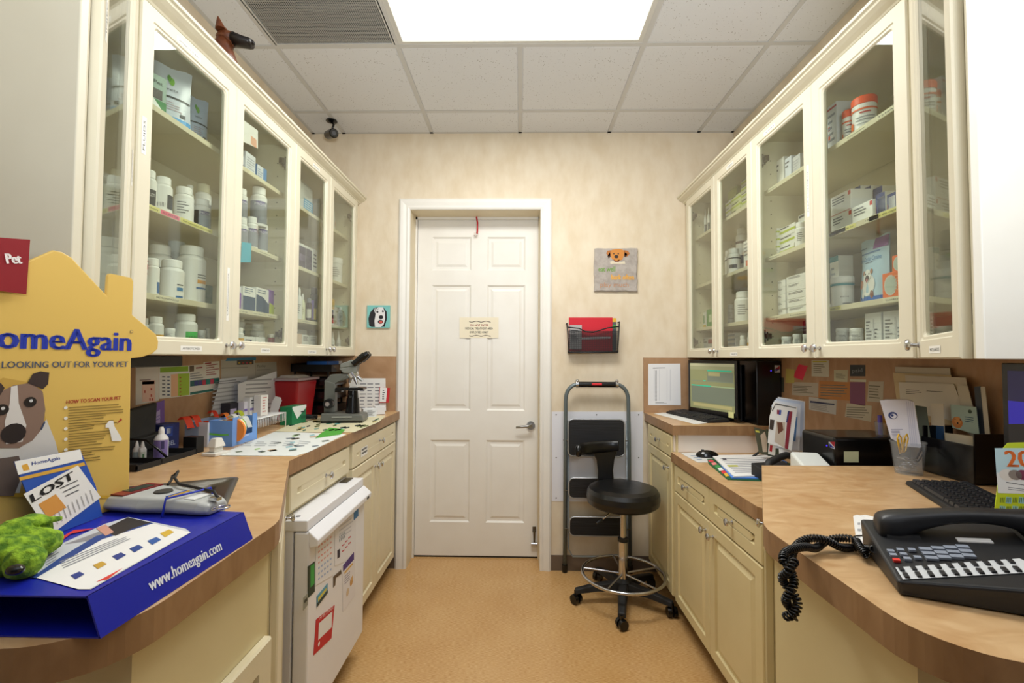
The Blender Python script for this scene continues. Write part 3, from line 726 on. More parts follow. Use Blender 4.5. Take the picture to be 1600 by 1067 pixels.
# left near cabinet
NL = 'nearest left door'
stock(-1, SH[1], 'second shelf, '+NL, [
    ('j', 233, 267, 23, .09, 'white supplement bottle with a black and red label', dict(bands=[(.1, .68, '#2b3238', -80, 60), (.12, .3, '#c0272d', -80, -45)], txt=[('TABLETS', .5, .14, 10)], tcol='#e8e8e8')),
    ('j', 256, 278, 26, .08, 'white bottle with a barcode and black side label', dict(bands=[(.2, .72, '#2b3238', 25, 80)], txt=[('||||||||', .35, .16, -18)])),
    ('j', 288, 294, 29, .085, 'plain white tablet bottle with small print', {}),
    ('j', 318, 289, 24, .19, 'cream capped bottle at the back with a grey label', dict(bands=[(.1, .8, '#77736c', -80, 80)], cap='#d9d3b8')),
    ('j', 316, 312, 25, .09, 'white capped jar with a silver and purple label', dict(bands=[(.1, .85, '#a9adb8', -20, 80), (.1, .85, '#3c3e45', -80, -20), (.68, .82, PUR, -5, 50)], txt=[('PROIN', .74, .14, 22)], tcol='#f0f0f6')),
    ('j', 297, 290, 12, .2, 'small white bottle at the back, behind the plain one', {}),
])
stock(-1, SH[0], 'third shelf, '+NL, [
    ('j', 222, 376, 17, .10, 'tall white bottle with red stripes and black cap', dict(cap='#2a2526', bands=[(.8, .84, '#b0303c', -90, 90), (.62, .74, '#c2314a', -90, 90), (.5, .53, '#b0303c', -90, 90)])),
    ('j', 250, 384, 38, .19, 'large white bottle standing at the back', {}),
    ('j', 239, 404, 20, .085, 'slim white bottle with a blue label edge', dict(bands=[(.1, .5, '#2f6aa5', 40, 75)])),
    ('j', 269, 407, 36, .09, 'squat white bottle with a blue stripe and print', dict(bands=[(.05, .12, '#2c6aa3', 20, 60), (.3, .42, '#3b7fb2', 25, 60), (.5, .54, '#555558', 25, 60)])),
    ('j', 300, 386, 42, .10, 'big white bottle with orange and blue label bands', dict(bands=[(.32, .36, '#2c6aa3', 20, 75), (.45, .53, '#e5a23a', 25, 75), (.58, .6, '#4b4b4d', 25, 75), (.64, .66, '#4b4b4d', 25, 75)])),
    ('j', 277, 373, 24, .25, 'grey translucent tub at the very back', dict(kind='tub', body='#b9bcb8', cap='#c4c7c4', name='tub', cat='tub')),
    ('b', 321, 333, 446, .06, .1, 'dark green carton', dict(face='#3d5a44', art=[])),
])
stock(-1, B0, 'bottom, '+NL, [
    ('j', 224, 497, 17, .1, 'white bottle half hidden by the yellow sign', {}),
    ('j', 244, 495, 22, .08, 'white bottle with a yellow label', dict(bands=[(.0, .62, '#e3ac3c', -60, 75)], txt=[('100 mg', .3, .2, 20)])),
    ('j', 265, 527, 16, .09, 'small white tub under another', dict(kind='tub', name='tub', cat='tub')),
    ('j', 265, 513, 16, .09, 'small white tub stacked on another', dict(kind='tub', name='tub', cat='tub', dz=.033)),
    ('j', 291, 491, 33, .08, 'wide white bottle with a bright green label', dict(bands=[(.0, .72, '#3fc25d', 0, 80), (.3, .36, '#1f9a4a', -25, 30), (.05, .25, '#a4d94a', 15, 75)], txt=[('TABLETS', .5, .12, 35)])),
    ('j', 315, 529, 12, .08, 'tiny white jar at the bottom of a pair', dict(kind='tub', name='tub', cat='tub')),
    ('j', 315, 516, 12, .08, 'tiny white jar on top of a pair', dict(kind='tub', name='tub', cat='tub', dz=.03)),
    ('j', 324, 513, 8, .14, 'grey slim bottle at the hinge side', dict(body='#a2a09a', cap='#b0aea8')),
])
zT = SH[2]
def bag_at(px, dep, top, pxw, label, face, art, side=-1, z=zT, rzo=0, d_=.06, **k):
    X_ = side*(1.12+dep); p = on(px, top, 'x', X_); vec = AX.transposed() @ Vector((p.x, p.y, 0)); w_ = pxw*vec.y/F
    return pouch(label, (X_, p.y, z), CABR[side]+rzo, w_, p.z-z, d_, face, art, **k)
BA = [('r', .02, .0, .98, .13, '#4ea0dc'), ('r', .02, .44, .98, .47, '#3a3f3c'), ('e', .5, .73, .07, .07, '#7cb83e'), ('e', .44, .78, .05, .06, '#5d9c33'), ('t', 'vets', .5, .56, .07, .3, '#555a58'), ('l', .3, .2, .75, .36, 4, '#b9a1a4'), ('r', .7, .16, .84, .22, '#26282a')]
bag_at(271, .07, 101, 58, 'large white treat pouch with leaf logo and blue base, top shelf of left near cabinet', '#d3d9e4', BA, rzo=R(-38), d_=.05)
bag_at(312, .09, 150, 36, 'smaller pale blue treat pouch behind the large pouch on the top left shelf', '#b9c6dc', BA, rzo=R(-30), d_=.05)
bag_at(241, .17, 84, 26, 'blue-white pouch at the back left of the top left shelf', '#a9bcd6', [('r', .1, .3, .8, .5, '#e3e6ea')], d_=.04)
a = on(239, 113, 'x', -1.185)
carton('carton', 'green dog supplement carton with white triangle on the top left shelf', 'box', (-1.185, a.y, zT), R(90-20), .085, .045, a.z-zT, '#8fa79a',
       [('r', 0, 0, 1, .34, '#1f7d33'), ('p', [(.45, 0), (1, 0), (.45, .42)], '#eef0ee'), ('r', .2, .36, .85, .62, '#3a3026'), ('t', 'dogPet', .5, .76, .13, '#2f3a35', .7)])
# left second door
NL2 = 'second left door'
PG = dict(bands=[(.1, .85, '#8d9098', -80, 80), (.7, .84, PUR, -20, 45)], txt=[('PROIN', .74, .13, 12)], tcol='#f2f2f6')
stock(-1, SH[2], 'top shelf, '+NL2, [
    ('b', 374, 384, 243, .09, .05, 'small white carton with a navy triangle', dict(face='#d9dde8', art=[('p', [(.1, .1), (.9, .1), (.9, .8)], '#28418f')])),
    ('b', 384, 400, 241, .08, .05, 'plain white ruled carton', dict(face='#e5e8f0', art=art_txt('#b4b9c6', 6))),
    ('b', 402, 417, 261, .08, .07, 'white carton with blue corner panel', dict(face='#e4e9f2', art=[('l', .05, .1, .6, .8, 6, '#9fb0cc'), ('r', .62, .0, 1, 1, '#5b93cf'), ('s', 0, 1, '#5b93cf')])),
])
stock(-1, SH[1], 'second shelf, '+NL2, [
    ('j', 377, 343, 22, .07, 'grey label bottle in the lower row', PG),
    ('j', 394, 340, 19, .07, 'grey label bottle in the lower row', PG),
    ('j', 410, 339, 18, .07, 'grey label bottle in the lower row', PG),
    ('j', 378, 296, 18, .08, 'grey label bottle stacked in the upper row', dict(PG, dz=.112)),
    ('j', 405, 294, 25, .07, 'grey label bottle stacked in the upper row', dict(PG, dz=.112)),
])
NB = [('r', 0, 0, 1, .62, '#35506f'), ('l', .1, .7, .9, .95, 3, '#8a97a8')]
stock(-1, SH[0], 'third shelf, '+NL2, [
    ('b', 369, 380, 448, .08, .06, 'white carton with purple and green print', dict(face='#e9e8ee', art=[('r', 0, 0, .5, .9, '#3c9a3c'), ('p', [(.5, 0), (1, 0), (1, .6), (.5, .8)], '#8d53b4')])),
    ('b', 380, 400, 449, .07, .07, 'white and navy carton with barred top', dict(art=NB)),
    ('b', 400, 421, 451, .065, .07, 'white and navy carton with curved band', dict(art=[('p', [(0, 0), (1, 0), (1, .42), (.5, .66), (0, .72)], '#35506f'), ('l', .1, .75, .8, .92, 2, '#8a97a8')])),
    ('b', 421, 432, 454, .065, .07, 'purple and lime carton', dict(face='#8d5fb8', art=[('p', [(0, 0), (1, 0), (1, .35), (0, .5)], '#c4d63a')])),
])
stock(-1, B0, 'bottom, '+NL2, [
    ('j', 376, 490, 14, .2, 'white bottle with teal stripes at the back', dict(bands=[(.3, .45, '#3f7f8c', -80, 80), (.6, .72, '#3f7f8c', -80, 80)])),
    ('j', 374, 512, 14, .07, 'short white bottle with a yellow label', dict(bands=[(0, .75, '#e3ac3c', -80, 80)])),
    ('j', 403, 506, 22, .13, 'round white bottle in the middle', {}),
    ('j', 411, 488, 17, .2, 'amber bottle with white cap', dict(body='amber')),
    ('b', 381, 400, 526, .055, .05, 'low white carton with a blue bar', dict(art=[('r', .5, .1, .6, .8, '#3b4a90')]+art_txt())),
    ('b', 400, 415, 527, .055, .05, 'low white carton with teal print', dict(art=[('l', .2, .3, .8, .7, 2, '#4f9a9a')])),
    ('j', 424, 522, 11, .06, 'low tub with a dark red lid', dict(kind='tub', body='#9a3a40', cap='#d8d4cc', name='tub', cat='tub')),
    ('j', 422, 513, 7, .12, 'tiny white dropper bottle with red tip', dict(kind='dropper', cap='#b8343a')),
])
# left third and fourth doors
NL3 = 'third left door'; NL4 = 'farthest left door'
a = on(479, 290, 'x', -1.2); t = thing('jug', 'white square jug with a blue label behind '+NL3, 'jug', (-1.2, a.y, zT), R(90))
MB(M('#cfd2cf', .45)).box(-.085, 0, 0, .085, .15, .17).hexa([(-.085, 0, .17), (.085, 0, .17), (.085, .15, .17), (-.085, .15, .17), (-.05, .03, .2), (.06, .03, .2), (.06, .12, .2), (-.05, .12, .2)]).build('jug_body', t, .01)
MB(M('#3a9ccd', .4)).rect(-.03, .01, .08, .09, -.001).lines(-.02, .07, .02, .08, 5, -.0014, M('#d6ecf6')).rect(.05, .0, .084, .02, -.0016, M('#3b4a6a')).lines(-.03, .07, .1, .14, 5, -.0012, M('#9aa09f'), .25, .5).build('label', t)
stock(-1, SH[1], 'second shelf, '+NL3, [
    ('b', 459, 467, 378, .07, .06, 'small white and purple carton', dict(art=[('r', 0, .3, 1, .6, '#8f86b8')])),
    ('b', 467, 478, 381, .07, .06, 'dark label carton', dict(art=[('r', 0, 0, 1, .9, '#544a60'), ('r', .1, .35, .9, .6, '#b3a3cc')])),
    ('b', 478, 488, 386, .07, .06, 'dark label carton', dict(art=[('r', 0, 0, 1, .9, '#544a60'), ('r', .1, .35, .9, .6, '#b3a3cc')])),
    ('b', 489, 496, 390, .07, .06, 'narrow white carton', dict(art=art_txt())),
])
stock(-1, SH[0], 'third shelf, '+NL3, [
    ('j', 462, 436, 8, .08, 'thin white nozzle bottle', dict(kind='squeeze')),
    ('j', 468, 450, 10, .08, 'white nozzle bottle with print', dict(kind='squeeze')),
    ('j', 473, 459, 9, .09, 'short ivory nozzle bottle', dict(kind='squeeze', body='#e6e5c4')),
    ('j', 483, 466, 9, .07, 'small brown vial with grey cap', dict(body='amber', cap='#8a8a90', bands=[(.2, .7, '#d9d5cc', -50, 50)])),
    ('j', 491, 450, 12, .08, 'dark bottle with purple and yellow label', dict(body='#33292c', cap='#2a2628', bands=[(.1, .8, '#6f52c4', -50, 0), (.1, .5, '#d7c24a', 0, 40)])),
])
stock(-1, B0, 'bottom, '+NL3, [
    ('b', 459, 480, 515, .12, .06, 'white carton with navy mark, behind the pink one', dict(art=[('r', 0, .6, .3, .9, '#35406a')])),
    ('b', 459, 472, 521, .06, .05, 'pale pink carton with red frame', dict(face='#e9cdb9', art=[('r', .1, 0, .16, .9, '#a5543c'), ('r', .7, 0, .76, .5, '#a5543c')])),
    ('b', 473, 484, 523, .055, .05, 'small white vaccine carton', dict(rows=2, art=art_txt())),
    ('b', 485, 496, 524, .055, .05, 'small grey printed carton', dict(rows=2, face='#d5d4cc', art=art_txt('#55605c', 3))),
])
bag_at(524, .08, 312, 17, 'white sachet bag with an orange triangle behind '+NL4, '#e3e2df', [('e', .65, .3, .13, .1, '#e08a3a'), ('r', .1, .8, .4, .95, '#c9c83a'), ('r', .1, .5, .25, .6, '#3a3a3a')], z=zT, d_=.04)
stock(-1, SH[1], 'second shelf, '+NL4, [('j', 526, 404, 20, .08, 'wide white tub with ruled label', dict(kind='tub', name='tub', cat='tub'))])
stock(-1, SH[0], 'third shelf, '+NL4, [
    ('b', 515, 523, 467, .09, .05, 'yellow carton with red and black figures', dict(face='#e8e6e2', art=[('r', 0, .62, 1, 1, '#e5b432'), ('r', .2, .1, .8, .5, '#b8343a'), ('r', .5, .3, .8, .6, '#2a2a2a')])),
    ('j', 525, 468, 7, .12, 'white spray bottle', dict(kind='squeeze')),
    ('j', 532, 480, 9, .08, 'clear grey vial', dict(kind='vial', body='#c4c7c2')),
])
stock(-1, B0, 'bottom, '+NL4, [
    ('j', 520, 518, 7, .07, 'white pointed dropper bottle', dict(kind='dropper', bands=[(.2, .7, '#5a6a78', -30, 40)])),
    ('j', 529, 517, 8, .07, 'white pointed dropper bottle', dict(kind='dropper')),
    ('j', 538, 529, 8, .06, 'dark printed little jar', dict(kind='tub', body='#6a625a', cap='#4a443e')),
])
# notes hanging on the glass / shelf
def note_x(label, side, plane, pts, col, art=None, name='note', cat='note', parent=None, th=.0008):
    """thin sheet on a plane x = const, outline from measured corners (left to right in the picture)"""
    P_ = [on(x, y, 'x', plane) for x, y in pts]; y0 = min(p.y for p in P_) if side < 0 else max(p.y for p in P_); z0 = min(p.z for p in P_)
    L_ = [((p.y-y0)*(1 if side < 0 else -1), p.z-z0) for p in P_]
    b = MB(M(col, .6)); n = len(L_)
    b.add([(x, 0, z) for x, z in L_]+[(x, th, z) for x, z in L_], [tuple(range(n)), tuple(range(n, 2*n))[::-1]]+[(i, i+n, (i+1) % n+n, (i+1) % n) for i in range(n)])
    o = b.build(name, None); o.location = (plane, y0, z0); o.rotation_euler = (0, 0, CABR[side]); tag(o, label, cat)
    W_ = max(x for x, z in L_); H_ = max(z for x, z in L_)
    if art:
        q = MB(TXTD); art(q, W_, H_); q.build('printing', o)
    return o
note_x('cyan sticky note hanging from the second left cabinet shelf', -1, -1.147, [(376, 410), (392, 410), (393, 380), (378, 378)], '#53b4cd')
note_x('white paper with orange bars taped inside the second left glass door', -1, -1.131, [(373, 218), (403, 232), (403, 204), (373, 182)], '#efece8',
       lambda q, w_, h_: [q.rect(w_*.62, h_*(.22+.07*i), w_*.92, h_*(.22+.07*i)+h_*.04, -.0004, M('#e8853a')) for i in range(5)])
# right near cabinet, first (nearest) door
NR = 'nearest right door'; NR2 = 'second right door'; NR3 = 'third right door'; NR4 = 'farthest right door'
ORB = dict(cap='#ee5b1f', bands=[(.78, .84, '#ea6a2a', -85, 85), (.15, .4, '#e8743a', -85, -55), (.5, .53, '#8a8a90', -40, 50), (.4, .43, '#8a8a90', -40, 60), (.28, .3, '#8a8a90', -40, 30), (.65, .7, '#c44a3a', -20, 30)])
stock(1, SH[2], 'top shelf, '+NR, [
    ('b', 1292, 1307, 163, .08, .07, 'tall white carton with red dots', dict(face='#e6e8ee', art=[('r', 0, .9, 1, .94, '#c0343c'), ('r', .1, .3, .3, .4, '#e0553c'), ('r', .1, .5, .3, .58, '#e0553c')]+art_txt('#9aa0ac', 5))),
    ('j', 1326, 174, 19, .085, 'smaller white jar with an orange lid', dict(kind='tub', name='jar', cat='jar', **ORB)),
    ('j', 1350, 155, 36, .085, 'larger white jar with an orange lid', dict(kind='tub', name='jar', cat='jar', **ORB)),
])
WR_ = [('l', .1, .45, .8, .85, 3, '#77777c'), ('r', .88, .75, 1, .95, '#d4453c'), ('r', 0, .02, 1, .05, '#c8605a')]
NVB = [('r', 0, 0, 1, 1, '#2c3f7c'), ('r', .16, .06, .95, .84, '#e9e9ef'), ('r', 0, 0, .1, .5, '#cc4144')]
stock(1, SH[1], 'second shelf, '+NR, [
    ('b', 1297, 1329, 302, .08, .08, 'long white carton with red corner', dict(rows=2, art=WR_)),
    ('b', 1330, 1364, 318, .075, .08, 'low white carton with red print', dict(art=WR_)),
    ('b', 1331, 1345, 293, .17, .05, 'back-row white carton with navy frame', dict(art=NVB)),
    ('b', 1347, 1361, 293, .17, .05, 'back-row white carton with navy frame', dict(art=NVB)),
    ('b', 1364, 1379, 293, .17, .05, 'back-row white carton with navy frame', dict(art=NVB)),
    ('b', 1368, 1383, 302, .07, .05, 'front-row white carton with navy frame', dict(art=NVB)),
    ('b', 1386, 1400, 302, .07, .05, 'front-row white carton with navy frame', dict(art=NVB)),
    ('b', 1403, 1415, 302, .07, .05, 'front-row white carton with navy frame', dict(art=NVB)),
])
TE = '#2e8a94'
stock(1, SH[0], 'third shelf, '+NR, [
    ('b', 1296, 1310, 401, .17, .06, 'tall white carton with teal top', dict(art=[('r', 0, .9, 1, 1, TE), ('l', .2, .2, .8, .8, 6, '#aeb2ba')])),
    ('j', 1316, 433, 33, .085, 'white jar with a teal rim', dict(kind='tub', name='jar', cat='jar', bands=[(.88, .98, TE, -90, 90), (.1, .14, '#66666a', 0, 50)], txt=[('ENZYME', .4, .08, 10)])),
])
bag_at(1353, .09, 372, 68, 'light blue dog chew pouch with bulldog picture, third shelf of right near cabinet', '#b7d3e6',
    [('r', .55, .82, .99, .98, '#8a4c9a'), ('r', .02, .02, .98, .1, '#2d66b8'), ('r', .02, .0, .98, .025, '#53b04a'), ('e', .12, .1, .09, .05, '#2d66b8'), ('e', .12, .1, .06, .035, '#e9eef2'), ('r', .02, .86, .3, .88, '#6f87a0'),
     ('r', .1, .77, .8, .79, '#6f8fc0'), ('t', 'Vetri-Cardio Canine', .46, .65, .1, .8, '#3d76b0'), ('l', .35, .58, .8, .62, 1, '#7d8ea0'), ('e', .52, .28, .22, .17, '#e9e7e3'), ('e', .48, .42, .13, .1, '#efeeea'), ('e', .49, .38, .07, .05, '#4a3a38'), ('e', .49, .35, .04, .03, '#c07a78'), ('e', .42, .45, .02, .015, '#222222'), ('e', .55, .45, .02, .015, '#222222'),
     ('e', .34, .47, .04, .04, '#b08060'), ('e', .62, .48, .04, .04, '#b08060'), ('e', .22, .3, .14, .07, '#d98a62'), ('e', .36, .13, .05, .06, '#e5e2dc'), ('e', .66, .13, .05, .06, '#8a5a44')], side=1, z=SH[0], d_=.06, rzo=R(-6))
stock(1, SH[0], 'third shelf, '+NR, [
    ('b', 1377, 1418, 424, .055, .08, 'lower orange carton with a round badge', dict(face='#e9701f', art=[('l', .45, .2, .95, .85, 6, '#f0a060')])),
    ('b', 1393, 1418, 397, .06, .08, 'upper orange carton with a round badge', dict(face='#e9701f', dz=.077, art=[('l', .55, .2, .95, .85, 3, '#f0a060')])),
])
for o_ in [x for x in bpy.data.objects if x.get('label', '').startswith(('lower orange', 'upper orange'))]:
    xs_ = [v.co.x for v in o_.data.vertices]; zs_ = [v.co.z for v in o_.data.vertices]; h_ = max(zs_)
    MB(M('#cfcac0')).disc(min(xs_)+h_*.42, h_*.5, h_*.4, -.0010, sx=.8).disc(min(xs_)+h_*.42, h_*.5, h_*.34, -.0014, M('#b9c4b8'), sx=.8).build('badge', o_)
stock(1, B0, 'bottom, '+NR, [
    ('j', 1317, 525, 20, .08, 'little round white tin at the bottom of a pair', dict(kind='tub', name='tin', cat='tin')),
    ('j', 1317, 513, 20, .08, 'little round white tin on top of a pair', dict(kind='tub', name='tin', cat='tin', dz=.028)),
    ('j', 1338, 525, 20, .08, 'right-hand round white tin at the bottom of a pair', dict(kind='tub', name='tin', cat='tin')),
    ('j', 1338, 513, 20, .08, 'right-hand round white tin on top of a pair', dict(kind='tub', name='tin', cat='tin', dz=.028)),
    ('b', 1350, 1377, 489, .07, .06, 'white leaflet carton with printed diagram', dict(face='#e8e8ea', art=[('l', .1, .15, .45, .8, 8, '#8b8b90'), ('r', .52, .3, .6, .85, '#cfcfd4'), ('l', .62, .15, .8, .6, 5, '#8b8b90'), ('r', .1, .02, .7, .06, '#3a3a3c')])),
    ('b', 1379, 1417, 485, .07, .06, 'larger white leaflet carton with printed diagram', dict(face='#e6e6ea', art=[('l', .1, .15, .45, .8, 8, '#8b8b90'), ('r', .5, .3, .58, .85, '#cfcfd4'), ('l', .62, .15, .8, .6, 5, '#8b8b90'), ('r', .1, .02, .7, .06, '#3a3a3c')])),
])
LM = '#b9c93a'
LB = [('r', 0, .38, 1, .62, LM), ('l', .1, .68, .8, .95, 1, '#555558'), ('s', .38, .62, LM)]
WB = [('l', .1, .55, .7, .85, 2, '#77777c')]
stock(1, SH[2], 'top shelf, '+NR2, [
    ('b', 1203, 1225, 252, .09, .07, 'printed white carton with small bird logo', dict(art=WB)),
    ('b', 1226, 1236, 246, .08, .07, 'narrow pale blue-white carton', dict(face='#dfe3f0', art=WB)),
    ('b', 1238, 1250, 243, .08, .07, 'grey-white ribbed carton', dict(face='#d3d3d8', art=art_txt('#b9b9c2', 5))),
])
stock(1, SH[1], 'second shelf, '+NR2, [
    ('b', 1201, 1214, 359, .08, .07, 'small white and lime carton', dict(rows=4, art=LB)),
    ('b', 1215, 1241, 353, .09, .07, 'long white and lime carton', dict(rows=3, art=LB)),
    ('j', 1251, 348, 18, .07, 'white bottle before lime cartons', {}),
    ('b', 1246, 1266, 333, .17, .05, 'lime striped carton at the back', dict(rows=2, art=LB)),
])
stock(1, SH[0], 'third shelf, '+NR2, [
    ('b', 1201, 1213, 450, .08, .07, 'small white tablet carton', dict(rows=4, art=WB)),
    ('b', 1214, 1226, 438, .08, .07, 'middle white tablet carton', dict(rows=5, art=WB)),
    ('b', 1227, 1266, 428, .08, .08, 'long white tablet carton', dict(rows=5, art=WB)),
    ('b', 1223, 1262, 421, .17, .06, 'back-row white tablet carton', dict(art=WB)),
])
stock(1, B0, 'bottom, '+NR2, [
    ('b', 1218, 1268, 494, .2, .08, 'dark red open bin at the back', dict(face='#7c2a2c', name='bin')),
    ('j', 1230, 535, 17, .08, 'small white jar at the bottom of a pair', dict(kind='tub', name='jar', cat='jar')),
    ('j', 1230, 526, 17, .08, 'small white jar on top of a pair', dict(kind='tub', name='jar', cat='jar', dz=.03)),
    ('j', 1246, 532, 14, .08, 'middle white jar at the bottom of a pair', dict(kind='tub', name='jar', cat='jar')),
    ('j', 1246, 522, 14, .08, 'middle white jar on top of a pair', dict(kind='tub', name='jar', cat='jar', dz=.032)),
    ('j', 1261, 532, 13, .08, 'right-hand white jar at the bottom of a pair', dict(kind='tub', name='jar', cat='jar')),
    ('j', 1261, 522, 13, .08, 'right-hand white jar on top of a pair', dict(kind='tub', name='jar', cat='jar', dz=.032)),
    ('j', 1211, 535, 16, .09, 'low navy blue lid', dict(kind='tub', name='lid', cat='lid', body='#2a3a7a', cap='#2a3a7a')),
])
stock(1, SH[2], 'top shelf, '+NR3, [
    ('b', 1133, 1141, 314, .08, .06, 'narrow lime and grey carton', dict(rows=3, art=LB)),
    ('b', 1142, 1156, 305, .08, .06, 'lime green carton with white front', dict(rows=3, face='#dcdfae', art=LB)),
    ('b', 1136, 1150, 290, .16, .05, 'lime carton in the back row', dict(rows=4, face='#c3cc62', art=WB)),
    ('b', 1157, 1170, 278, .09, .06, 'pale grey-lime carton', dict(rows=5, face='#cfceb6', art=LB)),
])
stock(1, SH[1], 'second shelf, '+NR3, [
    ('j', 1146, 389, 21, .08, 'wide white jar with black rim stripe', dict(bands=[(.82, .88, '#2a2a2e', -90, 90), (.3, .5, '#4a4a50', -40, 30)])),
    ('j', 1137, 392, 9, .12, 'narrow white jar with black rim stripe', dict(bands=[(.82, .88, '#2a2a2e', -90, 90)])),
    ('j', 1158, 357, 17, .15, 'taller white bottle with brown stripe at the back', dict(bands=[(.8, .86, '#4a2a2a', -90, 90), (.3, .5, '#55555a', -40, 30)])),
    ('b', 1161, 1174, 375, .07, .05, 'white carton with orange arrows', dict(art=[('r', .3, .1, .7, .3, '#e0764a'), ('l', .1, .4, .9, .9, 4, '#9a9a9e')])),
])
stock(1, SH[0], 'third shelf, '+NR3, [
    ('j', 1161, 456, 27, .08, 'large white bottle with faint label', {}),
    ('j', 1142, 476, 11, .08, 'grey bottle half hidden by the door frame', dict(body='#a7a7a6', cap='#b5b5b3')),
])
stock(1, B0, 'bottom, '+NR3, [
    ('b', 1136, 1148, 520, .08, .07, 'flat striped carton', dict(rows=5, face='#dfe1e6', art=[('r', 0, .2, 1, .7, '#7d93b5')])),
    ('b', 1148, 1156, 520, .12, .05, 'white carton with a yellow foot', dict(art=[('r', 0, 0, 1, .3, '#dca93a')])),
    ('j', 1161, 524, 11, .07, 'white pill bottle with yellow label', dict(bands=[(.0, .6, '#e0aa38', -80, 80)])),
    ('j', 1172, 519, 9, .07, 'white pill bottle with yellow label', dict(bands=[(.0, .7, '#e0aa38', -80, 80)])),
])
stock(1, SH[2], 'top shelf, '+NR4, [
    ('j', 1102, 327, 5, .08, 'slim white nozzle bottle', dict(kind='squeeze', bands=[(.1, .7, '#55606a', -40, 40)])),
    ('j', 1107, 324, 5, .08, 'slim white nozzle bottle', dict(kind='squeeze', bands=[(.1, .7, '#55606a', -40, 40)])),
    ('j', 1112, 322, 5, .08, 'slim white nozzle bottle', dict(kind='squeeze', bands=[(.1, .7, '#55606a', -40, 40)]))])
stock(1, SH[1], 'second shelf, '+NR4, [('j', 1114, 416, 5, .08, 'small white bottle by the stile', dict(bands=[(.1, .8, '#6a6a6e', -40, 40)]))])
stock(1, SH[0], 'third shelf, '+NR4, [
    ('b', 1096, 1103, 488, .08, .05, 'small white carton with yellow base', dict(art=[('r', 0, 0, 1, .2, '#d8b03a'), ('r', .3, .3, .7, .8, '#7aa07a')])),
    ('b', 1104, 1115, 483, .08, .05, 'green carton with a round emblem', dict(face='#4f9a3c', art=[('r', .3, .3, .7, .7, '#cfe0b8')]))])
stock(1, B0, 'bottom, '+NR4, [
    ('b', 1096, 1106, 527, .08, .05, 'low grey printed carton', dict(rows=2, face='#c9c9ca', art=art_txt('#55555a', 2))),
    ('b', 1106, 1115, 527, .08, .05, 'low red and white carton', dict(rows=2, face='#d8d4d2', art=[('r', 0, .3, 1, .8, '#a8323c')]))])
# ---------------- generic flat sheets on any plane ----------------
class Pl:
    def __init__(s, o, u, v): s.o = Vector(o); s.u = Vector(u).normalized(); s.v = Vector(v); s.v = (s.v-s.u*s.v.dot(s.u)).normalized(); s.n = s.u.cross(s.v)
    def P(s, px, py):
        d = ray(px, py); c = Vector((0, 0, CAMH)); t = (s.o-c).dot(s.n)/d.dot(s.n); p = c+d*t-s.o; return (p.dot(s.u), p.dot(s.v))
    def mw(s):
        y = s.v.cross(s.u); return Matrix(((s.u.x, y.x, s.v.x, s.o.x), (s.u.y, y.y, s.v.y, s.o.y), (s.u.z, y.z, s.v.z, s.o.z), (0, 0, 0, 1)))
def slab(q, pts, th, m=None, y0=0):
    n = len(pts)
    A = sum(pts[i][0]*pts[(i+1) % n][1]-pts[(i+1) % n][0]*pts[i][1] for i in range(n))
    if A < 0: pts = pts[::-1]
    tr = tessellate_polygon([[Vector((p[0], p[1], 0)) for p in pts]]); F_ = []
    for a, b_, c in tr:
        A_, B_, C_ = pts[a], pts[b_], pts[c]
        if (B_[0]-A_[0])*(C_[1]-A_[1])-(B_[1]-A_[1])*(C_[0]-A_[0]) < 0: b_, c = c, b_
        F_.append((a, b_, c))
    q.add([(p[0], y0, p[1]) for p in pts]+[(p[0], y0+th, p[1]) for p in pts], F_+[(c+n, b_+n, a+n) for a, b_, c in F_]+[(i, i+n, (i+1) % n+n, (i+1) % n) for i in range(n)], m)
def sheet(pl, name, label, cat, px, col, th=.0008, art=None, local=False, rough=.6, **k):
    pts = px if local else [pl.P(*p) for p in px]
    b = MB(M(col, rough) if isinstance(col, (str, tuple)) else col); slab(b, pts, th); o = b.build(name, None); o.matrix_world = pl.mw(); tag(o, label, cat, k.get('group'))
    if art: q = MB(TXTD); art(q, pl.P); 
    if art and q.v: q.build('printing', o)
    return o
def pp(q, P, pts, col, y=-.0005): q.poly([P(*p) for p in pts], y, M(col, .6))
def wall(xc, side): return Pl((xc, 0, 0), (0, -side, 0), (0, 0, 1))
def top(z): return Pl((0, 0, z), (1, 0, 0), (0, 1, 0))
FARP = Pl((0, 3.095, 0), (1, 0, 0), (0, 0, 1))
def qlines(q, P, c, n, col, y=-.0006, f=.35, rg=.4):   # rows of small print inside a measured quad (tl, tr, br, bl)
    tl, tr, br, bl = [Vector(P(*p)) for p in c]
    for i in range(n):
        a = tl.lerp(bl, (i+.2)/n); b_ = tr.lerp(br, (i+.2)/n); a2 = tl.lerp(bl, (i+.2+f)/n); b2 = tr.lerp(br, (i+.2+f)/n); e = 1-rg*random.random()
        q.poly([a2, a2.lerp(b2, e), a.lerp(b_, e), a], y, M(col, .7))
def qtext(q, P, s, bl, br, hpx, col, y=-.0008, bold=0):  # text on the baseline between two measured pixels
    a = Vector(P(*bl)); b_ = Vector(P(*br)); d = (b_-a); v, f, w_ = text_geo(s); sx = d.length/w_
    h = (Vector(P(bl[0], bl[1]-hpx))-a).length/.72; ex = d.normalized(); ez = Vector((-ex.y, ex.x))
    for off in ([0] if not bold else [-bold, 0, bold]):
        q.add([((a+ex*(x*sx+off)+ez*z*h).x, y-abs(off)*.01, (a+ex*(x*sx+off)+ez*z*h).y) for x, z, _ in v], f, M(col, .6))

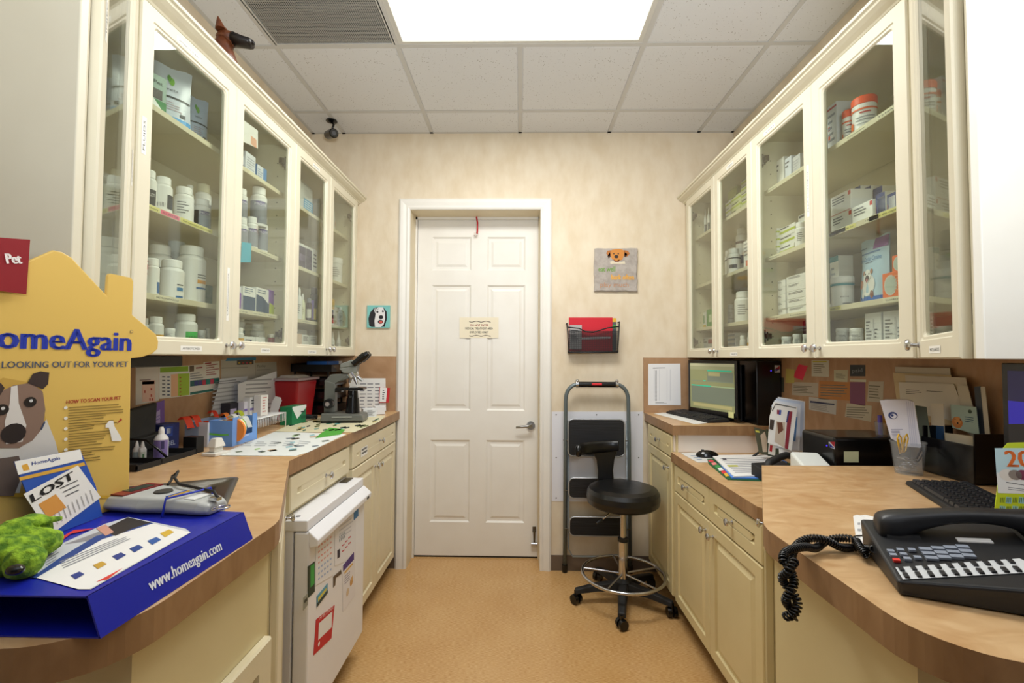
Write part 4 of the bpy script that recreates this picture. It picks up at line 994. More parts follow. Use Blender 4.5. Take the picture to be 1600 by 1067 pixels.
# ================= LEFT COUNTER =================
# blue carton display
BLU = '#1420a0'; DZ_ = 1.1045
dsp = thing('display_box', 'open-ended blue cardboard display box on the near left countertop', 'display', (-.55, .6, CT))
b = MB(M(BLU, .35)); b.hexa([(-.352, 0, .0005), (.005, 0, .0005), (.012, .328, .0005), (-.352, .352, .0005), (-.352, 0, .0025), (.005, 0, .0025), (.012, .328, .0025), (-.352, .352, .0025)]); b.build('bottom_flap', dsp)
b = MB(M(BLU, .35)); b.hexa([(-.356, 0, .052), (-.014, 0, .052), (-.006, .325, .052), (-.356, .36, .052), (-.356, 0, .0545), (-.014, 0, .0545), (-.006, .325, .0545), (-.356, .36, .0545)]); b.build('top_panel', dsp)
b = MB(M(BLU, .35)); b.hexa([(.003, 0, .0005), (.0055, 0, .0005), (.0125, .328, .0005), (.010, .328, .0005), (-.016, 0, .0545), (-.0135, 0, .0545), (-.0055, .325, .0545), (-.008, .325, .0545)])
fp = b.build('front_panel', dsp)
b = MB(M(BLU, .35)); b.hexa([(-.352, .352, .0025), (.010, .326, .0025), (.012, .329, .0025), (-.352, .355, .0025), (-.352, .352, .052), (-.008, .322, .052), (-.006, .325, .052), (-.352, .355, .052)]); b.build('end_panel', dsp)
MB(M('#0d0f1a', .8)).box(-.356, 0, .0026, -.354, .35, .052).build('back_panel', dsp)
fpl = Pl((-.545, .6, CT), (.007, .328, 0), (-.0185, 0, .054)); q = MB(TXTD)
qtext(q, fpl.P, 'www.homeagain.com', (234, 924), (346, 859), 21, '#e9ecf6', -.0014, .0006)
o = q.build('printed_web_address', None); o.matrix_world = fpl.mw(); o.parent = dsp; o.matrix_parent_inverse = Matrix.Translation((.55, -.6, -CT))
tp = top(DZ_+.0006); q = MB(TXTD); P = tp.P
pp(q, P, [(52, 893), (120, 919), (142, 921), (298, 832), (290, 826), (201, 808), (165, 818), (95, 850)], '#c9ccd2', -.0002)
pp(q, P, [(56, 903), (122, 921), (140, 921), (298, 832), (238, 818), (160, 842), (98, 878)], '#f0efec', -.0006)
pp(q, P, [(50, 903), (56, 904), (98, 879), (160, 843), (240, 818), (232, 816), (150, 838), (92, 873)], '#23438c', -.0008)
pp(q, P, [(160, 842), (100, 851), (160, 829), (201, 809), (232, 816)], '#8f8d92', -.0005)
pp(q, P, [(158, 829), (200, 809), (236, 817), (205, 827), (180, 838)], '#2a2425', -.0009)
pp(q, P, [(150, 826), (165, 820), (178, 832), (165, 838)], '#d09a86', -.0011)
pp(q, P, [(85, 846), (115, 829), (148, 826), (110, 835), (88, 852)], '#cf2b25', -.0010)
pp(q, P, [(150, 910), (168, 906), (192, 888), (188, 890)], '#d9362c', -.0008)
for c, n in (([(70, 868), (90, 855), (100, 870), (72, 886)], 5), ([(92, 878), (200, 835), (208, 842), (100, 890)], 4)): qlines(q, P, c, n, '#8a8c94', -.0011)
for (x, y, cc) in ((120, 900, '#2d3f8a'), (155, 884, '#caa03a'), (185, 870, '#2d3f8a'), (212, 858, '#27468f'), (240, 846, '#2d5aa5'), (260, 834, '#d9b23a')):
    pp(q, P, [(x-10, y), (x+4, y-6), (x+12, y-2), (x-2, y+6)], cc, -.0012)
o = q.build('printed_top', None); o.matrix_world = tp.mw(); o.parent = dsp; o.matrix_parent_inverse = Matrix.Translation((.55, -.6, -CT))
# house-shaped yellow sign standing at the back of the display
sp = Pl((-.815, .97, DZ_+.001), (.19, .98, 0), (0, 0, 1)); P = sp.P
YLW = '#e2bd62'
bot = lambda x: [(x)]
hl = [P(205, 775)]
outl = [(205, 560), (222, 558), (238, 553), (247, 545), (248, 533), (244, 522), (207, 492), (209, 440), (206, 434), (172, 427), (169, 431), (167, 461), (112, 402), (98, 394), (84, 391), (40, 410), (-75, 466), (-75, 700)]
loc = [P(*p) for p in outl]
x0 = P(205, 700)[0]; loc = [(x0, 0)]+loc[:-1]+[(loc[-2][0]-.02, loc[-2][1]-.06), (loc[-2][0]-.02, 0)]
sg = thing('display_sign', 'yellow house-shaped pet scanner sign with a puppy photo, standing on the blue box', 'sign', sp.o)
sg.rotation_euler = (0, 0, math.atan2(.98, .19))
def onto(mb, name, par, pl=sp, bev=0):
    o = mb.build(name, None, bev); o.matrix_world = pl.mw(); o.parent = par; o.matrix_parent_inverse = (Matrix.Translation(par.location) @ par.rotation_euler.to_matrix().to_4x4()).inverted(); return o
b = MB(M(YLW, .45)); slab(b, loc, .008); onto(b, 'board', sg, bev=.003)
q = MB(TXTD)
qtext(q, P, 'HomeAgain', (-53, 543), (203, 548), 41, '#1b33a8', -.0012, .0022)
q.disc(*P(205, 518), .0032, -.0012, M('#6d6a70')).disc(*P(205, 518), .0024, -.0014, M(YLW))
qtext(q, P, 'LOOKING OUT FOR YOUR PET', (2, 575), (199, 573), 11, '#5f6576', -.0012, .0004)
qtext(q, P, 'HOW TO SCAN YOUR PET', (103, 631), (188, 624), 6, '#b03a2a', -.0012, .0003)
for i in range(11):
    y = 634+i*8.2; e = [190, 196, 172, 188, 150, 178, 165, 160, 186, 150, 158][i]
    for k in range(2): qlines(q, P, [(106, y+k*4+2), (e, y+k*4-4), (e, y+k*4-1.5), (106, y+k*4+4.5)], 1, '#8c7434', -.0012, .55, .2)
    if i % 2 == 0: q.disc(*P(102, y+3), .003, -.0012, M('#f4f0e6'))
# white dog silhouette with red arrow
pp(q, P, [(164, 664), (170, 657), (176, 657), (178, 666), (184, 676), (190, 686), (188, 689), (174, 689), (172, 678), (169, 668), (164, 668)], '#f2efe8', -.0014)
pp(q, P, [(182, 662), (190, 656), (188, 653)], '#b03a2a', -.0014)
onto(q, 'printing', sg)
q = MB(TXTD)      # puppy photograph
pp(q, P, [(-60, 775), (-60, 640), (4, 590), (60, 600), (72, 660), (90, 700), (92, 728), (40, 775)], '#c9a24a', -.0006)
pp(q, P, [(-30, 770), (-30, 700), (30, 700), (72, 655), (86, 690), (92, 712), (80, 716), (40, 720), (30, 770)], '#d9d6d2', -.0010)
pp(q, P, [(0, 612), (20, 602), (48, 598), (66, 612), (70, 640), (66, 668), (50, 688), (28, 700), (-10, 700), (-30, 690), (-30, 620)], '#8d7263', -.0014)
pp(q, P, [(16, 604), (26, 602), (28, 630), (40, 664), (34, 690), (8, 694), (6, 660), (14, 630)], '#e2ddd8', -.0018)
pp(q, P, [(42, 598), (50, 584), (62, 580), (76, 582), (74, 600), (66, 608)], '#3a2b28', -.0018)
pp(q, P, [(-20, 610), (0, 598), (6, 606), (0, 616), (-16, 640)], '#3d2e2a', -.0018)
for x, y, r in ((46, 628, .009), (2, 640, .009)): q.disc(*P(x, y), r, -.0022, M('#1d1515')); q.disc(*P(x+1, y-2), r*.3, -.0025, M('#d8d8d8'))
q.disc(*P(20, 677), .017, -.0022, M('#241a1c')); pp(q, P, [(-30, 775), (-30, 720), (28, 712), (36, 735), (20, 775)], '#6a5a52', -.0022)
pp(q, P, [(62, 670), (68, 658), (70, 659), (64, 672)], '#3a4a6a', -.002)
pp(q, P, [(-60, 775), (-60, 768), (200, 775), (200, 779)], '#d8aa32', -.001)
onto(q, 'puppy_photo', sg)
# red flag card on the sign
q = MB(M('#8e1220', .5)); slab(q, [P(*p) for p in [(-60, 368), (39, 375), (33, 460), (-60, 448)]], .003, y0=-.012); fo = onto(q, 'red_flag', sg)
q = MB(TXTD); qtext(q, P, 'Pet', (2, 412), (25, 412), 16, '#f2e9e4', -.0132, .001); onto(q, 'flag_lettering', sg)
# LOST card leaning on the sign
bl = on(78, 838, 'z', DZ_+.001); br = on(160, 806, 'z', DZ_+.001)
lp = Pl(bl, (br-bl), Vector((-.02, .01, .2))); P = lp.P
def lost(q, P):
    pp(q, P, [(22, 721), (125, 702), (129, 718), (28, 742)], '#f3f2ee', -.0006)
    pp(q, P, [(29, 746), (131, 722), (133, 727), (31, 751)], '#dba83c', -.0006)
    pp(q, P, [(36, 772), (121, 727), (157, 777), (78, 836)], '#f1efea', -.0008)
    pp(q, P, [(33, 727), (42, 724), (46, 734), (36, 736)], '#e3a93a', -.0008)
    qtext(q, P, 'HomeAgain', (49, 727), (93, 718), 6, '#2a4aa0', -.0009, .0002)
    qtext(q, P, 'LOST', (50, 785), (115, 747), 14, '#151515', -.0016, .0013)
    pp(q, P, [(59, 788), (86, 772), (103, 793), (74, 810)], '#dd9a45', -.0012)
    for i in range(3): qlines(q, P, [(92+4*i, 762+6*i), (122+2*i, 748+7*i), (124+2*i, 751+7*i), (94+4*i, 765+6*i)], 1, '#6a6a6c', -.0012, .5, .2)
    for i in range(10):
        x = 84+7*i; y = 822-4.6*i; pp(q, P, [(x-8, y-14), (x-6.5, y-15), (x-1, y+1), (x-2.5, y+2)], '#b7b5b0', -.0012)
sheet(lp, 'lost_pet_card', 'blue and white lost pet card leaning on the yellow sign', 'card', [(22, 721), (125, 702), (150, 760), (160, 806), (78, 838), (50, 790)], '#2351b0', .0015, lost)
# green plush toy
g = thing('plush_toy', 'lime green plush worm toy with black nose on the blue display box', 'toy', (0, 0, 0))
GP = M('#97bd2e', .95, kind='blotch', c2='#4f7a1c', sc=75, bs=1., bd=.008)
def at_top(px, py, dz): return on(px, py, 'z', DZ_+dz)
cs = [(6, 850, .03, .030), (28, 838, .035, .030), (48, 830, .034, .028), (30, 862, .026, .026), (8, 868, .026, .03), (38, 878, .022, .024), (62, 848, .026, .024), (76, 846, .022, .019)]
b = MB(GP)
for i, (x, y, dz, r) in enumerate(cs): b.ball(at_top(x, y, dz), r*.95, n=16)
g.location = at_top(30, 850, 0); b.X = None
b.v = [tuple(Vector(v)-g.location+Vector((random.uniform(-1, 1), random.uniform(-1, 1), random.uniform(-1, 1)))*.0018) for v in b.v]; o = b.build('plush_body', g); md = o.modifiers.new('r', 'REMESH'); md.mode = 'VOXEL'; md.voxel_size = .004; md.use_smooth_shade = True
b = MB(GP); pts = [at_top(40, 822, .05), at_top(58, 818, .052), at_top(78, 812, .05), at_top(94, 810, .046)]; b.tube([p-g.location for p in pts], .005, 8, rad=[.009, .006, .005, .004]); b.build('antenna', g)
MB(GLOSSB).ball(at_top(24, 890, .03)-g.location, .0085, sc=(1.3, 1, .8)).build('nose', g)
# hand-held scanner
p0 = at_top(176, 778, 0); p1 = at_top(327, 806, 0); p0 = Vector((-.86, .955, DZ_+.001)); p1 = Vector((-.60, .868, DZ_+.001))
p0 = on(182, 792, 'z', DZ_+.001); p1 = on(326, 806, 'z', DZ_+.001)
sc = thing('handheld_scanner', 'light grey handheld microchip scanner with round dark button on the blue box', 'scanner', p0, math.atan2((p1-p0).y, (p1-p0).x)); L_ = (p1-p0).length
b = MB(M('#b9bcba', .4)); secs = [(-.02, .05, .022), (0, .058, .03), (.09, .054, .032), (.14, .04, .03), (L_-.02, .034, .026), (L_, .026, .02)]; vs = []
for x, hw, hh in secs: vs += [(x, -hw*.7, 0), (x, -hw, hh*.4), (x, -hw*.8, hh), (x, hw*.8, hh), (x, hw, hh*.4), (x, hw*.7, 0)]
k = len(secs); b.add([(x, y+.02, z) for x, y, z in vs], [(j*6+i, j*6+(i+1) % 6, (j+1)*6+(i+1) % 6, (j+1)*6+i) for j in range(k-1) for i in range(6)]+[tuple(range(6))[::-1], tuple(range((k-1)*6, k*6))]); b.build('scanner_body', sc, .005, 3)
MB(M('#7b1e20', .4)).box(.005, -.022, .031, .045, .062, .0335).build('display_bezel', sc); MB(M('#33423c', .2)).box(.012, .0, .0335, .037, .05, .0342).build('display_window', sc)
MB(M('#3b3a37', .5)).lathe([(.017, .032), (.016, .0345), (.0001, .035)], 24, c=(.095, .02, 0)).build('button', sc)
MB(TXTD).box(.13, -.005, .0305, .134, .04, .0325, M('#2c57b0')).box(.136, -.005, .0303, .139, .04, .0323, M('#d8a93a')).box(L_-.06, .0, .0275, L_-.035, .04, .0295, M('#e6e8e4')).build('stickers', sc)
b = MB(M('#1d35b8', .5)); b.tube([(.152, -.03, .001), (.15, -.022, .034), (.17, .02, .036), (.176, .055, .036), (.178, .062, .012)], .0022, 6); b.build('blue_strap', sc)
b = MB(MBLACK); lp_ = [(.06, .06, .034), (.04, .085, .036), (.025, .1, .04), (.035, .105, .05), (.06, .075, .044), (.1, .05, .04), (.15, .045, .037), (.2, .04, .034), (L_, .02, .03)]; b.tube(lp_, .0028, 8); b.build('wrist_cord', sc)
b = MB(CHROME)
for i in range(2): b.tube([(L_+.012+i*.012+.012*math.cos(R(a)), .01+.012*math.sin(R(a)), .012+.004*i) for a in range(0, 360, 30)], .0016, 6, closed=True)
b.cbox((L_-.004, .018, .028), (.02, .012, .006)); b.build('key_rings', sc)
# small bottles, organiser and purple carton at the back
def P1(px, py, z=CT): return on(px, py, 'z', z)
X_L = -1.437
org = thing('desk_organizer', 'black plastic organizer tray with compartments behind the yellow sign', 'organizer', (-1.31, 1.44, CT+.0005), R(90))
b = MB(MBLACK); b.box(0, -.1, 0, .27, .12, .005)
for x in (0, .1, .266): b.box(x, -.1, .005, x+.004, .12, .022)
b.box(0, -.1, .005, .27, -.096, .018).box(0, .116, .005, .27, .12, .10).box(.1, .04, .005, .27, .044, .08); b.build('tray', org)
b = MB(GLOSSB); b.tube([(.15, -.085, .008), (.14, -.06, .04), (.13, -.02, .075), (.12, .03, .08), (.11, .06, .03)], .004, 8); b.build('black_cable', org)
b = MB(MBLACK); b.X = Matrix.Translation((.15, .02, 0)); b.hexa([(.0, .03, .06), (.1, .02, .06), (.1, .06, .06), (.0, .06, .06), (-.02, .05, .17), (.14, .05, .19), (.14, .07, .19), (-.02, .07, .17)]).hexa([(-.01, .02, .02), (.12, .0, .03), (.12, .08, .03), (-.01, .08, .02), (-.01, .02, .07), (.12, .0, .085), (.12, .08, .085), (-.01, .08, .07)]).build('tilted_cradle', org, .006)
def jarpx(px, pytop, pybot, pxw, label, **k):
    bt = P1(px, pybot); vec = AX.transposed() @ Vector((bt.x, bt.y, 0)); tp_ = on(px, pytop, 'y', bt.y); kz = k.pop('dz', .007); off = math.degrees(math.atan2(-bt.y, -bt.x))
    return jar(k.pop('name', 'bottle'), label, k.pop('cat', 'bottle'), (bt.x, bt.y, CT+kz), pxw/2*vec.y/F*.93, tp_.z-CT-kz, face=off, **k)
jarpx(251, 667, 718, 20, 'white lotion bottle with a purple label in the black organizer', kind='squeeze', bands=[(.05, .95, '#7d6ca8', -70, 60), (.5, .9, '#2f2a5c', 0, 25)])
jarpx(213, 688, 722, 11, 'small white dropper bottle in the organizer, beside the yellow sign', kind='dropper', bands=[(.1, .8, '#9aa7a8', -50, 30)])
jarpx(222, 688, 722, 11, 'small white dropper bottle with a leaf label in the organizer', kind='dropper', bands=[(.1, .8, '#cfd3c8', -60, 50), (.2, .6, '#4a7a4a', 0, 25)])
p = P1(208, 700); tag(MB(M('#d94b52', .5)).cyl((p.x, p.y+.03, CT+.02), (p.x+.035, p.y+.06, CT+.13), .004, n=8).build('pen', None), 'pink pen standing in the black organizer', 'pen')
WLP = wall(-1.4365, -1)
def art_pur(q, P): pp(q, P, [(214, 664), (250, 640), (250, 665), (232, 672)], '#b9a9d8'); qlines(q, P, [(236, 655), (252, 645), (252, 668), (230, 672)], 4, '#8d7cc0')
sheet(Pl((-1.40, 0, 0), (0, 1, 0), (-.02, 0, 1)), 'leaflet', 'purple and white leaflet leaning on the left backsplash', 'leaflet', [(213, 640), (257, 625), (257, 668), (230, 676), (213, 680)], '#7a5aa8', .002, art_pur)
a = P1(258, 695); 
def art_lbl(q, P): pass
carton('carton', 'navy blue label carton behind the light grey tag dispenser', 'box', (-1.345, 1.755, CT), R(78), .07, .06, .105, face='#1e2a63', art=[('r', .12, .55, .6, .92, '#27408f'), ('r', .25, .66, .5, .85, '#c9d0e6'), ('t', 'ABEL', .45, .22, .24, '#b9c2dc', .6)])
carton('carton', 'small black box at the far end of the organizer', 'box', (-1.215, 1.735, CT), R(80), .035, .06, .06, face='#111112')
# stapler-like white clip dispenser
st = thing('tape_dispenser', 'small white ribbon dispenser next to the light blue box', 'dispenser', (-1.13, 1.70, CT), R(80))
MB(M('#dedbd2', .5)).box(-.035, -.03, 0, .035, .03, .012).box(-.02, -.012, .012, .02, .012, .03).hexa([(-.025, -.02, .03), (.025, -.02, .03), (.025, .02, .03), (-.025, .02, .03), (-.014, -.012, .062), (.014, -.012, .062), (.014, .012, .062), (-.014, .012, .062)]).build('dispenser_body', st, .003)
# light blue dispenser box with tag reels
A_ = P1(326, 698); B_ = P1(363, 698); C_ = P1(401, 686); D_ = P1(288, 702)
dz = .115
rz = math.atan2((C_-B_).y, (C_-B_).x)
bx = thing('tag_dispenser', 'light blue cardboard dispenser box holding rolls of vaccine tags', 'box', (B_.x, B_.y, CT+.0005))
LBL = M('#6f9bdc', .5)
FR = (A_-B_); SDv = (C_-B_)
def wallp(mb, p, q_, z0, z1, th, m=None, cut=None):
    d = (q_-p); n_ = Vector((-d.y, d.x, 0)).normalized()*th
    mb.hexa([(p.x, p.y, z0), (q_.x, q_.y, z0), (q_.x+n_.x, q_.y+n_.y, z0), (p.x+n_.x, p.y+n_.y, z0), (p.x, p.y, z1), (q_.x, q_.y, z1), (q_.x+n_.x, q_.y+n_.y, z1), (p.x+n_.x, p.y+n_.y, z1)], m)
O0 = Vector((0, 0, 0)); E_ = FR+SDv
bb = [(O0, SDv), (SDv, E_), (E_, FR), (FR, O0)]
b = MB(LBL); h_ = .105
for p_, q_ in bb[1:]: wallp(b, p_, q_, 0, h_, -.002)
b.build('carton_body', bx)
b = MB(LBL)      # end wall with a window cut
s1 = O0.lerp(SDv, .28); s2 = O0.lerp(SDv, .8)
wallp(b, O0, s1, 0, h_+.01, .002); wallp(b, s2, SDv, 0, h_+.012, .002); wallp(b, s1, s2, 0, .035, .002)
b.build('end_wall', bx)
ep = Pl(Vector((B_.x, B_.y, CT)), SDv, (0, 0, 1)); q = MB(TXTD)
qtext(q, ep.P, 'VACCINES', (376, 684), (388, 680), 3, '#dfe8f8', -.003); onto(q, 'printing', bx, ep)
fp_ = Pl(Vector((A_.x, A_.y, CT)), B_-A_, (0, 0, 1)); q = MB(TXTD); q.poly([fp_.P(*p) for p in [(327, 676), (345, 678), (358, 678), (358, 680), (345, 681), (327, 679)]], -.003, M('#6cc04a')); onto(q, 'green_stripe', bx, fp_)
# reels and curled tags
cols = ['#f2622e', '#f0502a', '#ef3f6e', '#f4492c', '#f08a2e', '#e9e8e2', '#d5e03a', '#1d7a6a', '#e8ece8']
for i, cc in enumerate(cols[4:]):
    c0 = O0.lerp(E_, .2+.15*i); b = MB(M(cc, .5)); b.X = Matrix.Translation(c0+Vector((0, 0, .06))) @ Matrix.Rotation(rz+R(90), 4, 'Z') @ Matrix.Rotation(R(90), 4, 'X')
    b.lathe([(.016, -.006), (.05, -.006), (.05, .006), (.016, .006), (.016, -.006)], 24, caps=False); b.X = None; b.build('tag_roll', bx)
def curl(px, py, cc, par, dx=-.03, up=.02, wd=.02):
    p = on(px, py, 'z', CT+.112)-par.location; b = MB(M(cc, .5)); vs = []
    for i in range(7):
        t_ = i/6; c0 = p+Vector((-.02+.05*t_, -.01*t_, up*math.sin(math.pi*t_)-.03*t_*t_)); vs += [tuple(c0+Vector((.003, wd/2, 0))), tuple(c0+Vector((-.003, -wd/2, 0)))]
    b.add(vs, [(2*i, 2*i+1, 2*i+3, 2*i+2) for i in range(6)]+[(2*i+2, 2*i+3, 2*i+1, 2*i) for i in range(6)]); b.build('curled_tag', par)
for px, py, cc in ((333, 646, '#f4492c'), (352, 650, '#f08a2e'), (374, 646, '#d5e03a'), (365, 652, '#e9e8e2'), (382, 655, '#e8ece8')): curl(px, py, cc, bx)
g2 = thing('tag_dispenser', 'grey translucent tag dispenser with orange tags, left of the light blue one', 'box', (0, 0, CT+.0005))
d0 = P1(288, 697); d1 = P1(325, 699); d2 = d1+SDv*.85; d3 = d0+SDv*.85; g2.location = (d0.x, d0.y, CT+.0005); lo = lambda v: Vector((v.x-d0.x, v.y-d0.y, 0))
d1 = d0.lerp(d1, .97)
b = MB(M('#9fb0c8', .4))
mid = lo(d1)*.6; wallp(b, O0, mid, 0, .098, .002); wallp(b, lo(d3), O0, 0, .098, .002); wallp(b, lo(d2), lo(d3), 0, .098, .002); b.build('carton_body', g2)
b = MB(M('#d4d6dc', .5)); wallp(b, mid, lo(d1), 0, .098, .002); wallp(b, lo(d1), lo(d2), 0, .098, .002); b.build('white_side', g2)
for i, cc in enumerate(cols[:3]):
    c0 = lo(d0).lerp(lo(d2), .25+.22*i); b = MB(M(cc, .5)); b.X = Matrix.Translation(c0+Vector((0, 0, .053))) @ Matrix.Rotation(rz+R(90), 4, 'Z') @ Matrix.Rotation(R(90), 4, 'X'); b.lathe([(.016, -.006), (.042, -.006), (.042, .006), (.016, .006), (.016, -.006)], 24, caps=False); b.X = None; b.build('tag_roll', g2)
for px, py, cc in ((290, 656, '#f2502c'), (304, 654, '#f2502c')): curl(px, py, cc, g2, wd=.03)
# white wire rack with ointment cartons, green carton
rk = thing('wire_rack', 'low white wire rack on the left countertop beside the blue dispenser', 'rack', (0, 0, CT))
r0 = P1(400, 681); r1 = P1(455, 664); r1 = P1(446, 667); u_ = (r1-r0); v_ = Vector((-.12, .1, 0)); r0 = r0.copy(); rk.location = r0; v_ = Vector((-u_.y, u_.x, 0)).normalized()*.16
b = MB(M('#e9e9e8', .4)); hz = .075
for k_ in (Vector((0, 0, 0)), v_): 
    b.tube([k_+Vector((0, 0, 0)), k_+Vector((0, 0, hz)), k_+u_*.5+Vector((0, 0, hz)), k_+u_+Vector((0, 0, hz)), k_+u_+Vector((0, 0, 0))], .003, 6)
b.build('frame', rk); b = MB(M('#e9e9e8', .4)); NW = 19
for i in range(NW): c_ = u_*(i/(NW-1)); b.tube([c_+Vector((0, 0, hz-.042)), c_+Vector((0, 0, hz)), c_+v_+Vector((0, 0, hz)), c_+v_+Vector((0, 0, hz-.01))], .0018, 5)
b.build('wires', rk)['kind'] = 'stuff'
rzr = math.atan2(u_.y, u_.x)
def onrack(px, py, pytop, w_, d_, label, face, art, **k):
    p_ = on(px, py, 'z', CT+hz+.003); t_ = on(px, pytop, 'y', p_.y); return carton('carton', label, 'box', (p_.x, p_.y, CT+hz+.003), rzr+R(k.get('r', -10)), w_, d_, t_.z-CT-hz-.003, face, art)
onrack(369, 651, 629, .075, .05, 'small black carton with a purple stripe near the blue dispenser', '#2a2630', [('r', 0, .1, .5, .6, '#bdb4d6')])
onrack(386, 650, 627, .04, .04, 'white and purple carton at the back of the white rack', '#e7e4ee', [('r', 0, .35, 1, .5, '#7a67b8')])
onrack(397, 649, 620, .055, .04, 'white carton with dark lettering on the white wire rack', '#ecebe9', [('l', .1, .55, .9, .85, 2, '#3a3a44'), ('r', 0, .3, 1, .42, '#8574bd')])
onrack(413, 649, 617, .05, .04, 'tall white carton with pink print on the white wire rack', '#efece8', [('l', .2, .1, .8, .9, 6, '#d49a94')])
ga = P1(420, 672); gcx = on(438, 668, 'z', CT)
carton('carton', 'green and white glove carton behind the white rack', 'box', (-1.2, 2.485, CT), R(84), .13, .07, .098, '#1f7d4f', [('p', [(.35, .3), (1, .85), (1, 1), (0, 1), (0, .9)], '#e6ece6'), ('r', .62, .25, 1, .42, '#1a5f3f'), ('l', .6, .5, .95, .68, 1, '#2a2a2a')])
# lotion pump / white bottle and pair of black-capped bottles, papers behind
p = on(353, 645, 'x', -1.32)
jarpx(345, 607, 659, 13, 'clear bottle with white label and black cap behind the tag boxes', dz=.001, kind='vial', body='#d5d8dc', cap='#1a1a1c', bands=[(.1, .6, '#a9a6c0', -70, 60)])
jarpx(357, 606, 658, 13, 'clear bottle with blue label and black cap behind the tag boxes', dz=.001, kind='vial', body='#d5d8dc', cap='#1a1a1c', bands=[(.1, .55, '#3a5a9c', -30, 60)])
jarpx(408, 596, 656, 14, 'white squeeze bottle behind the white rack, beside the sharps bin', dz=.001, kind='squeeze', bands=[])
PW = lambda x, lean=0: Pl((x, 0, CT), (0, 1, 0), (-lean, 0, 1))
def art_a(q, P):
    qlines(q, P, [(336, 596), (384, 590), (383, 598), (336, 602)], 2, '#77777c'); qlines(q, P, [(333, 606), (380, 600), (372, 640), (330, 644)], 6, '#a5a5aa')
sheet(PW(-1.405, .06), 'paper_sheet', 'laminated grey sheet leaning on the backsplash behind the tag boxes', 'paper', [(344, 592), (387, 588), (374, 640), (329, 650)], '#c9c9cd', .001, art_a)
def art_b(q, P): qlines(q, P, [(385, 592), (430, 590), (430, 640), (380, 645)], 8, '#a3a1a6')
sheet(PW(-1.38, .04), 'paper_sheet', 'white curling papers leaning behind the white rack', 'paper', [(372, 600), (432, 580), (434, 640), (385, 650), (372, 648)], '#dfdce0', .001, art_b)
# charts on the backsplash
def art1(q, P):
    qlines(q, P, [(218, 592), (244, 590), (244, 596), (218, 598)], 1, '#9a8a86'); pp(q, P, [(222, 595), (242, 594), (242, 627), (222, 628)], '#e5bfae'); pp(q, P, [(222, 596), (241, 595), (241, 600), (222, 601)], '#b8463a')
    for x, y in ((226, 612), (236, 608), (236, 618), (234, 624), (238, 624)): pp(q, P, [(x-1, y-2), (x+1, y-2), (x+1, y+2), (x-1, y+2)], '#b8463a', -.001)
sheet(WLP, 'wall_chart', 'white and pink drip chart on the left backsplash beside the yellow sign', 'chart', [(212, 574), (248, 572), (248, 626), (212, 633)], '#d9d4cc', .001, art1)
def art2(q, P):
    pp(q, P, [(250, 574), (294, 572), (294, 580), (250, 582)], '#8fb82f'); pp(q, P, [(267, 585), (278, 584), (278, 619), (267, 620)], '#e6b58c', -.0004); pp(q, P, [(278, 584), (296, 583), (296, 617), (278, 619)], '#a3c23a', -.0004)
    for i in range(6):
        y = 588+i*5.6; pp(q, P, [(253, y), (258, y), (258, y+1.5), (253, y+1.5)], '#3c3c48', -.0007); pp(q, P, [(261, y), (265, y), (265, y+2), (261, y+2)], '#3c4a6a', -.0007); pp(q, P, [(280+i % 3, y+1), (283, y+1), (283, y+3), (280, y+3)], '#a85a2a', -.0007)
sheet(WLP, 'wall_chart', 'green-headed feeding table chart on the left backsplash', 'chart', [(249, 573), (296, 571), (297, 618), (249, 623)], '#e2e2dc', .0012, art2)
def art3(q, P):
    pp(q, P, [(297, 595), (342, 590), (342, 598), (297, 604)], '#2c5f5a'); pp(q, P, [(297, 613), (342, 606), (342, 609), (297, 617)], '#2a6b62')
    for i, cc in enumerate(['#2c5f5a', '#3a3f7c', '#4a3f7c', '#b8324a', '#2a7a72', '#c23c5a', '#2a7a72']): pp(q, P, [(297+i*6.3, 596-i*.7), (302.5+i*6.3, 595.5-i*.7), (302.5+i*6.3, 603-i*.7), (297+i*6.3, 603.5-i*.7)], cc, -.0009)
    pp(q, P, [(306, 574), (316, 573), (316, 575), (306, 576)], '#9a3a3e'); pp(q, P, [(320, 567), (330, 566), (330, 568), (320, 569)], '#9a3a3e'); pp(q, P, [(296, 572), (303, 571), (303, 580), (296, 581)], '#6a5a4a')
    qlines(q, P, [(297, 583), (318, 580), (318, 592), (297, 594)], 3, '#77777a'); qlines(q, P, [(322, 570), (342, 567), (342, 586), (322, 588)], 5, '#9a4a4e')
sheet(WLP, 'wall_chart', 'cream and teal coloured vaccine chart on the left backsplash', 'chart', [(296, 571), (318, 569), (318, 566), (343, 564), (343, 609), (297, 618)], '#dcd7cc', .0016, art3)
def art4(q, P):
    pp(q, P, [(355, 559), (400, 558), (400, 563), (352, 564)], '#3a7fa8'); pp(q, P, [(370, 563), (396, 562), (396, 569), (370, 570)], '#4a4440', -.0008); qlines(q, P, [(346, 574), (398, 572), (398, 575), (346, 577)], 1, '#8a857e')
    for i, cc in enumerate(['#d9b23a', '#b8463a', '#c23c5a', '#d98a3a']): pp(q, P, [(372+6*i, 566), (375+6*i, 566), (375+6*i, 568), (372+6*i, 568)], cc, -.0012)
sheet(WLP, 'wall_chart', 'grey-beige chart with a blue heading under the second left cabinet', 'chart', [(345, 562), (398, 560), (400, 592), (346, 597)], '#b9b2a6', .001, art4)
def art5(q, P): qtext(q, P, 'Today', (401, 574), (415, 573), 4, '#6a655e'); qlines(q, P, [(401, 577), (428, 576), (428, 579), (401, 580)], 1, '#8a857e')
sheet(WLP, 'wall_chart', 'plain grey paper note under the third left cabinet door', 'chart', [(399, 567), (432, 565), (433, 590), (400, 592)], '#b3ac9e', .0012, art5)
rd = thing('under_cabinet_radio', 'black under-cabinet radio below the nearest left glass cabinet', 'radio', (-1.40, 1.50, UZ0-.042), R(90))
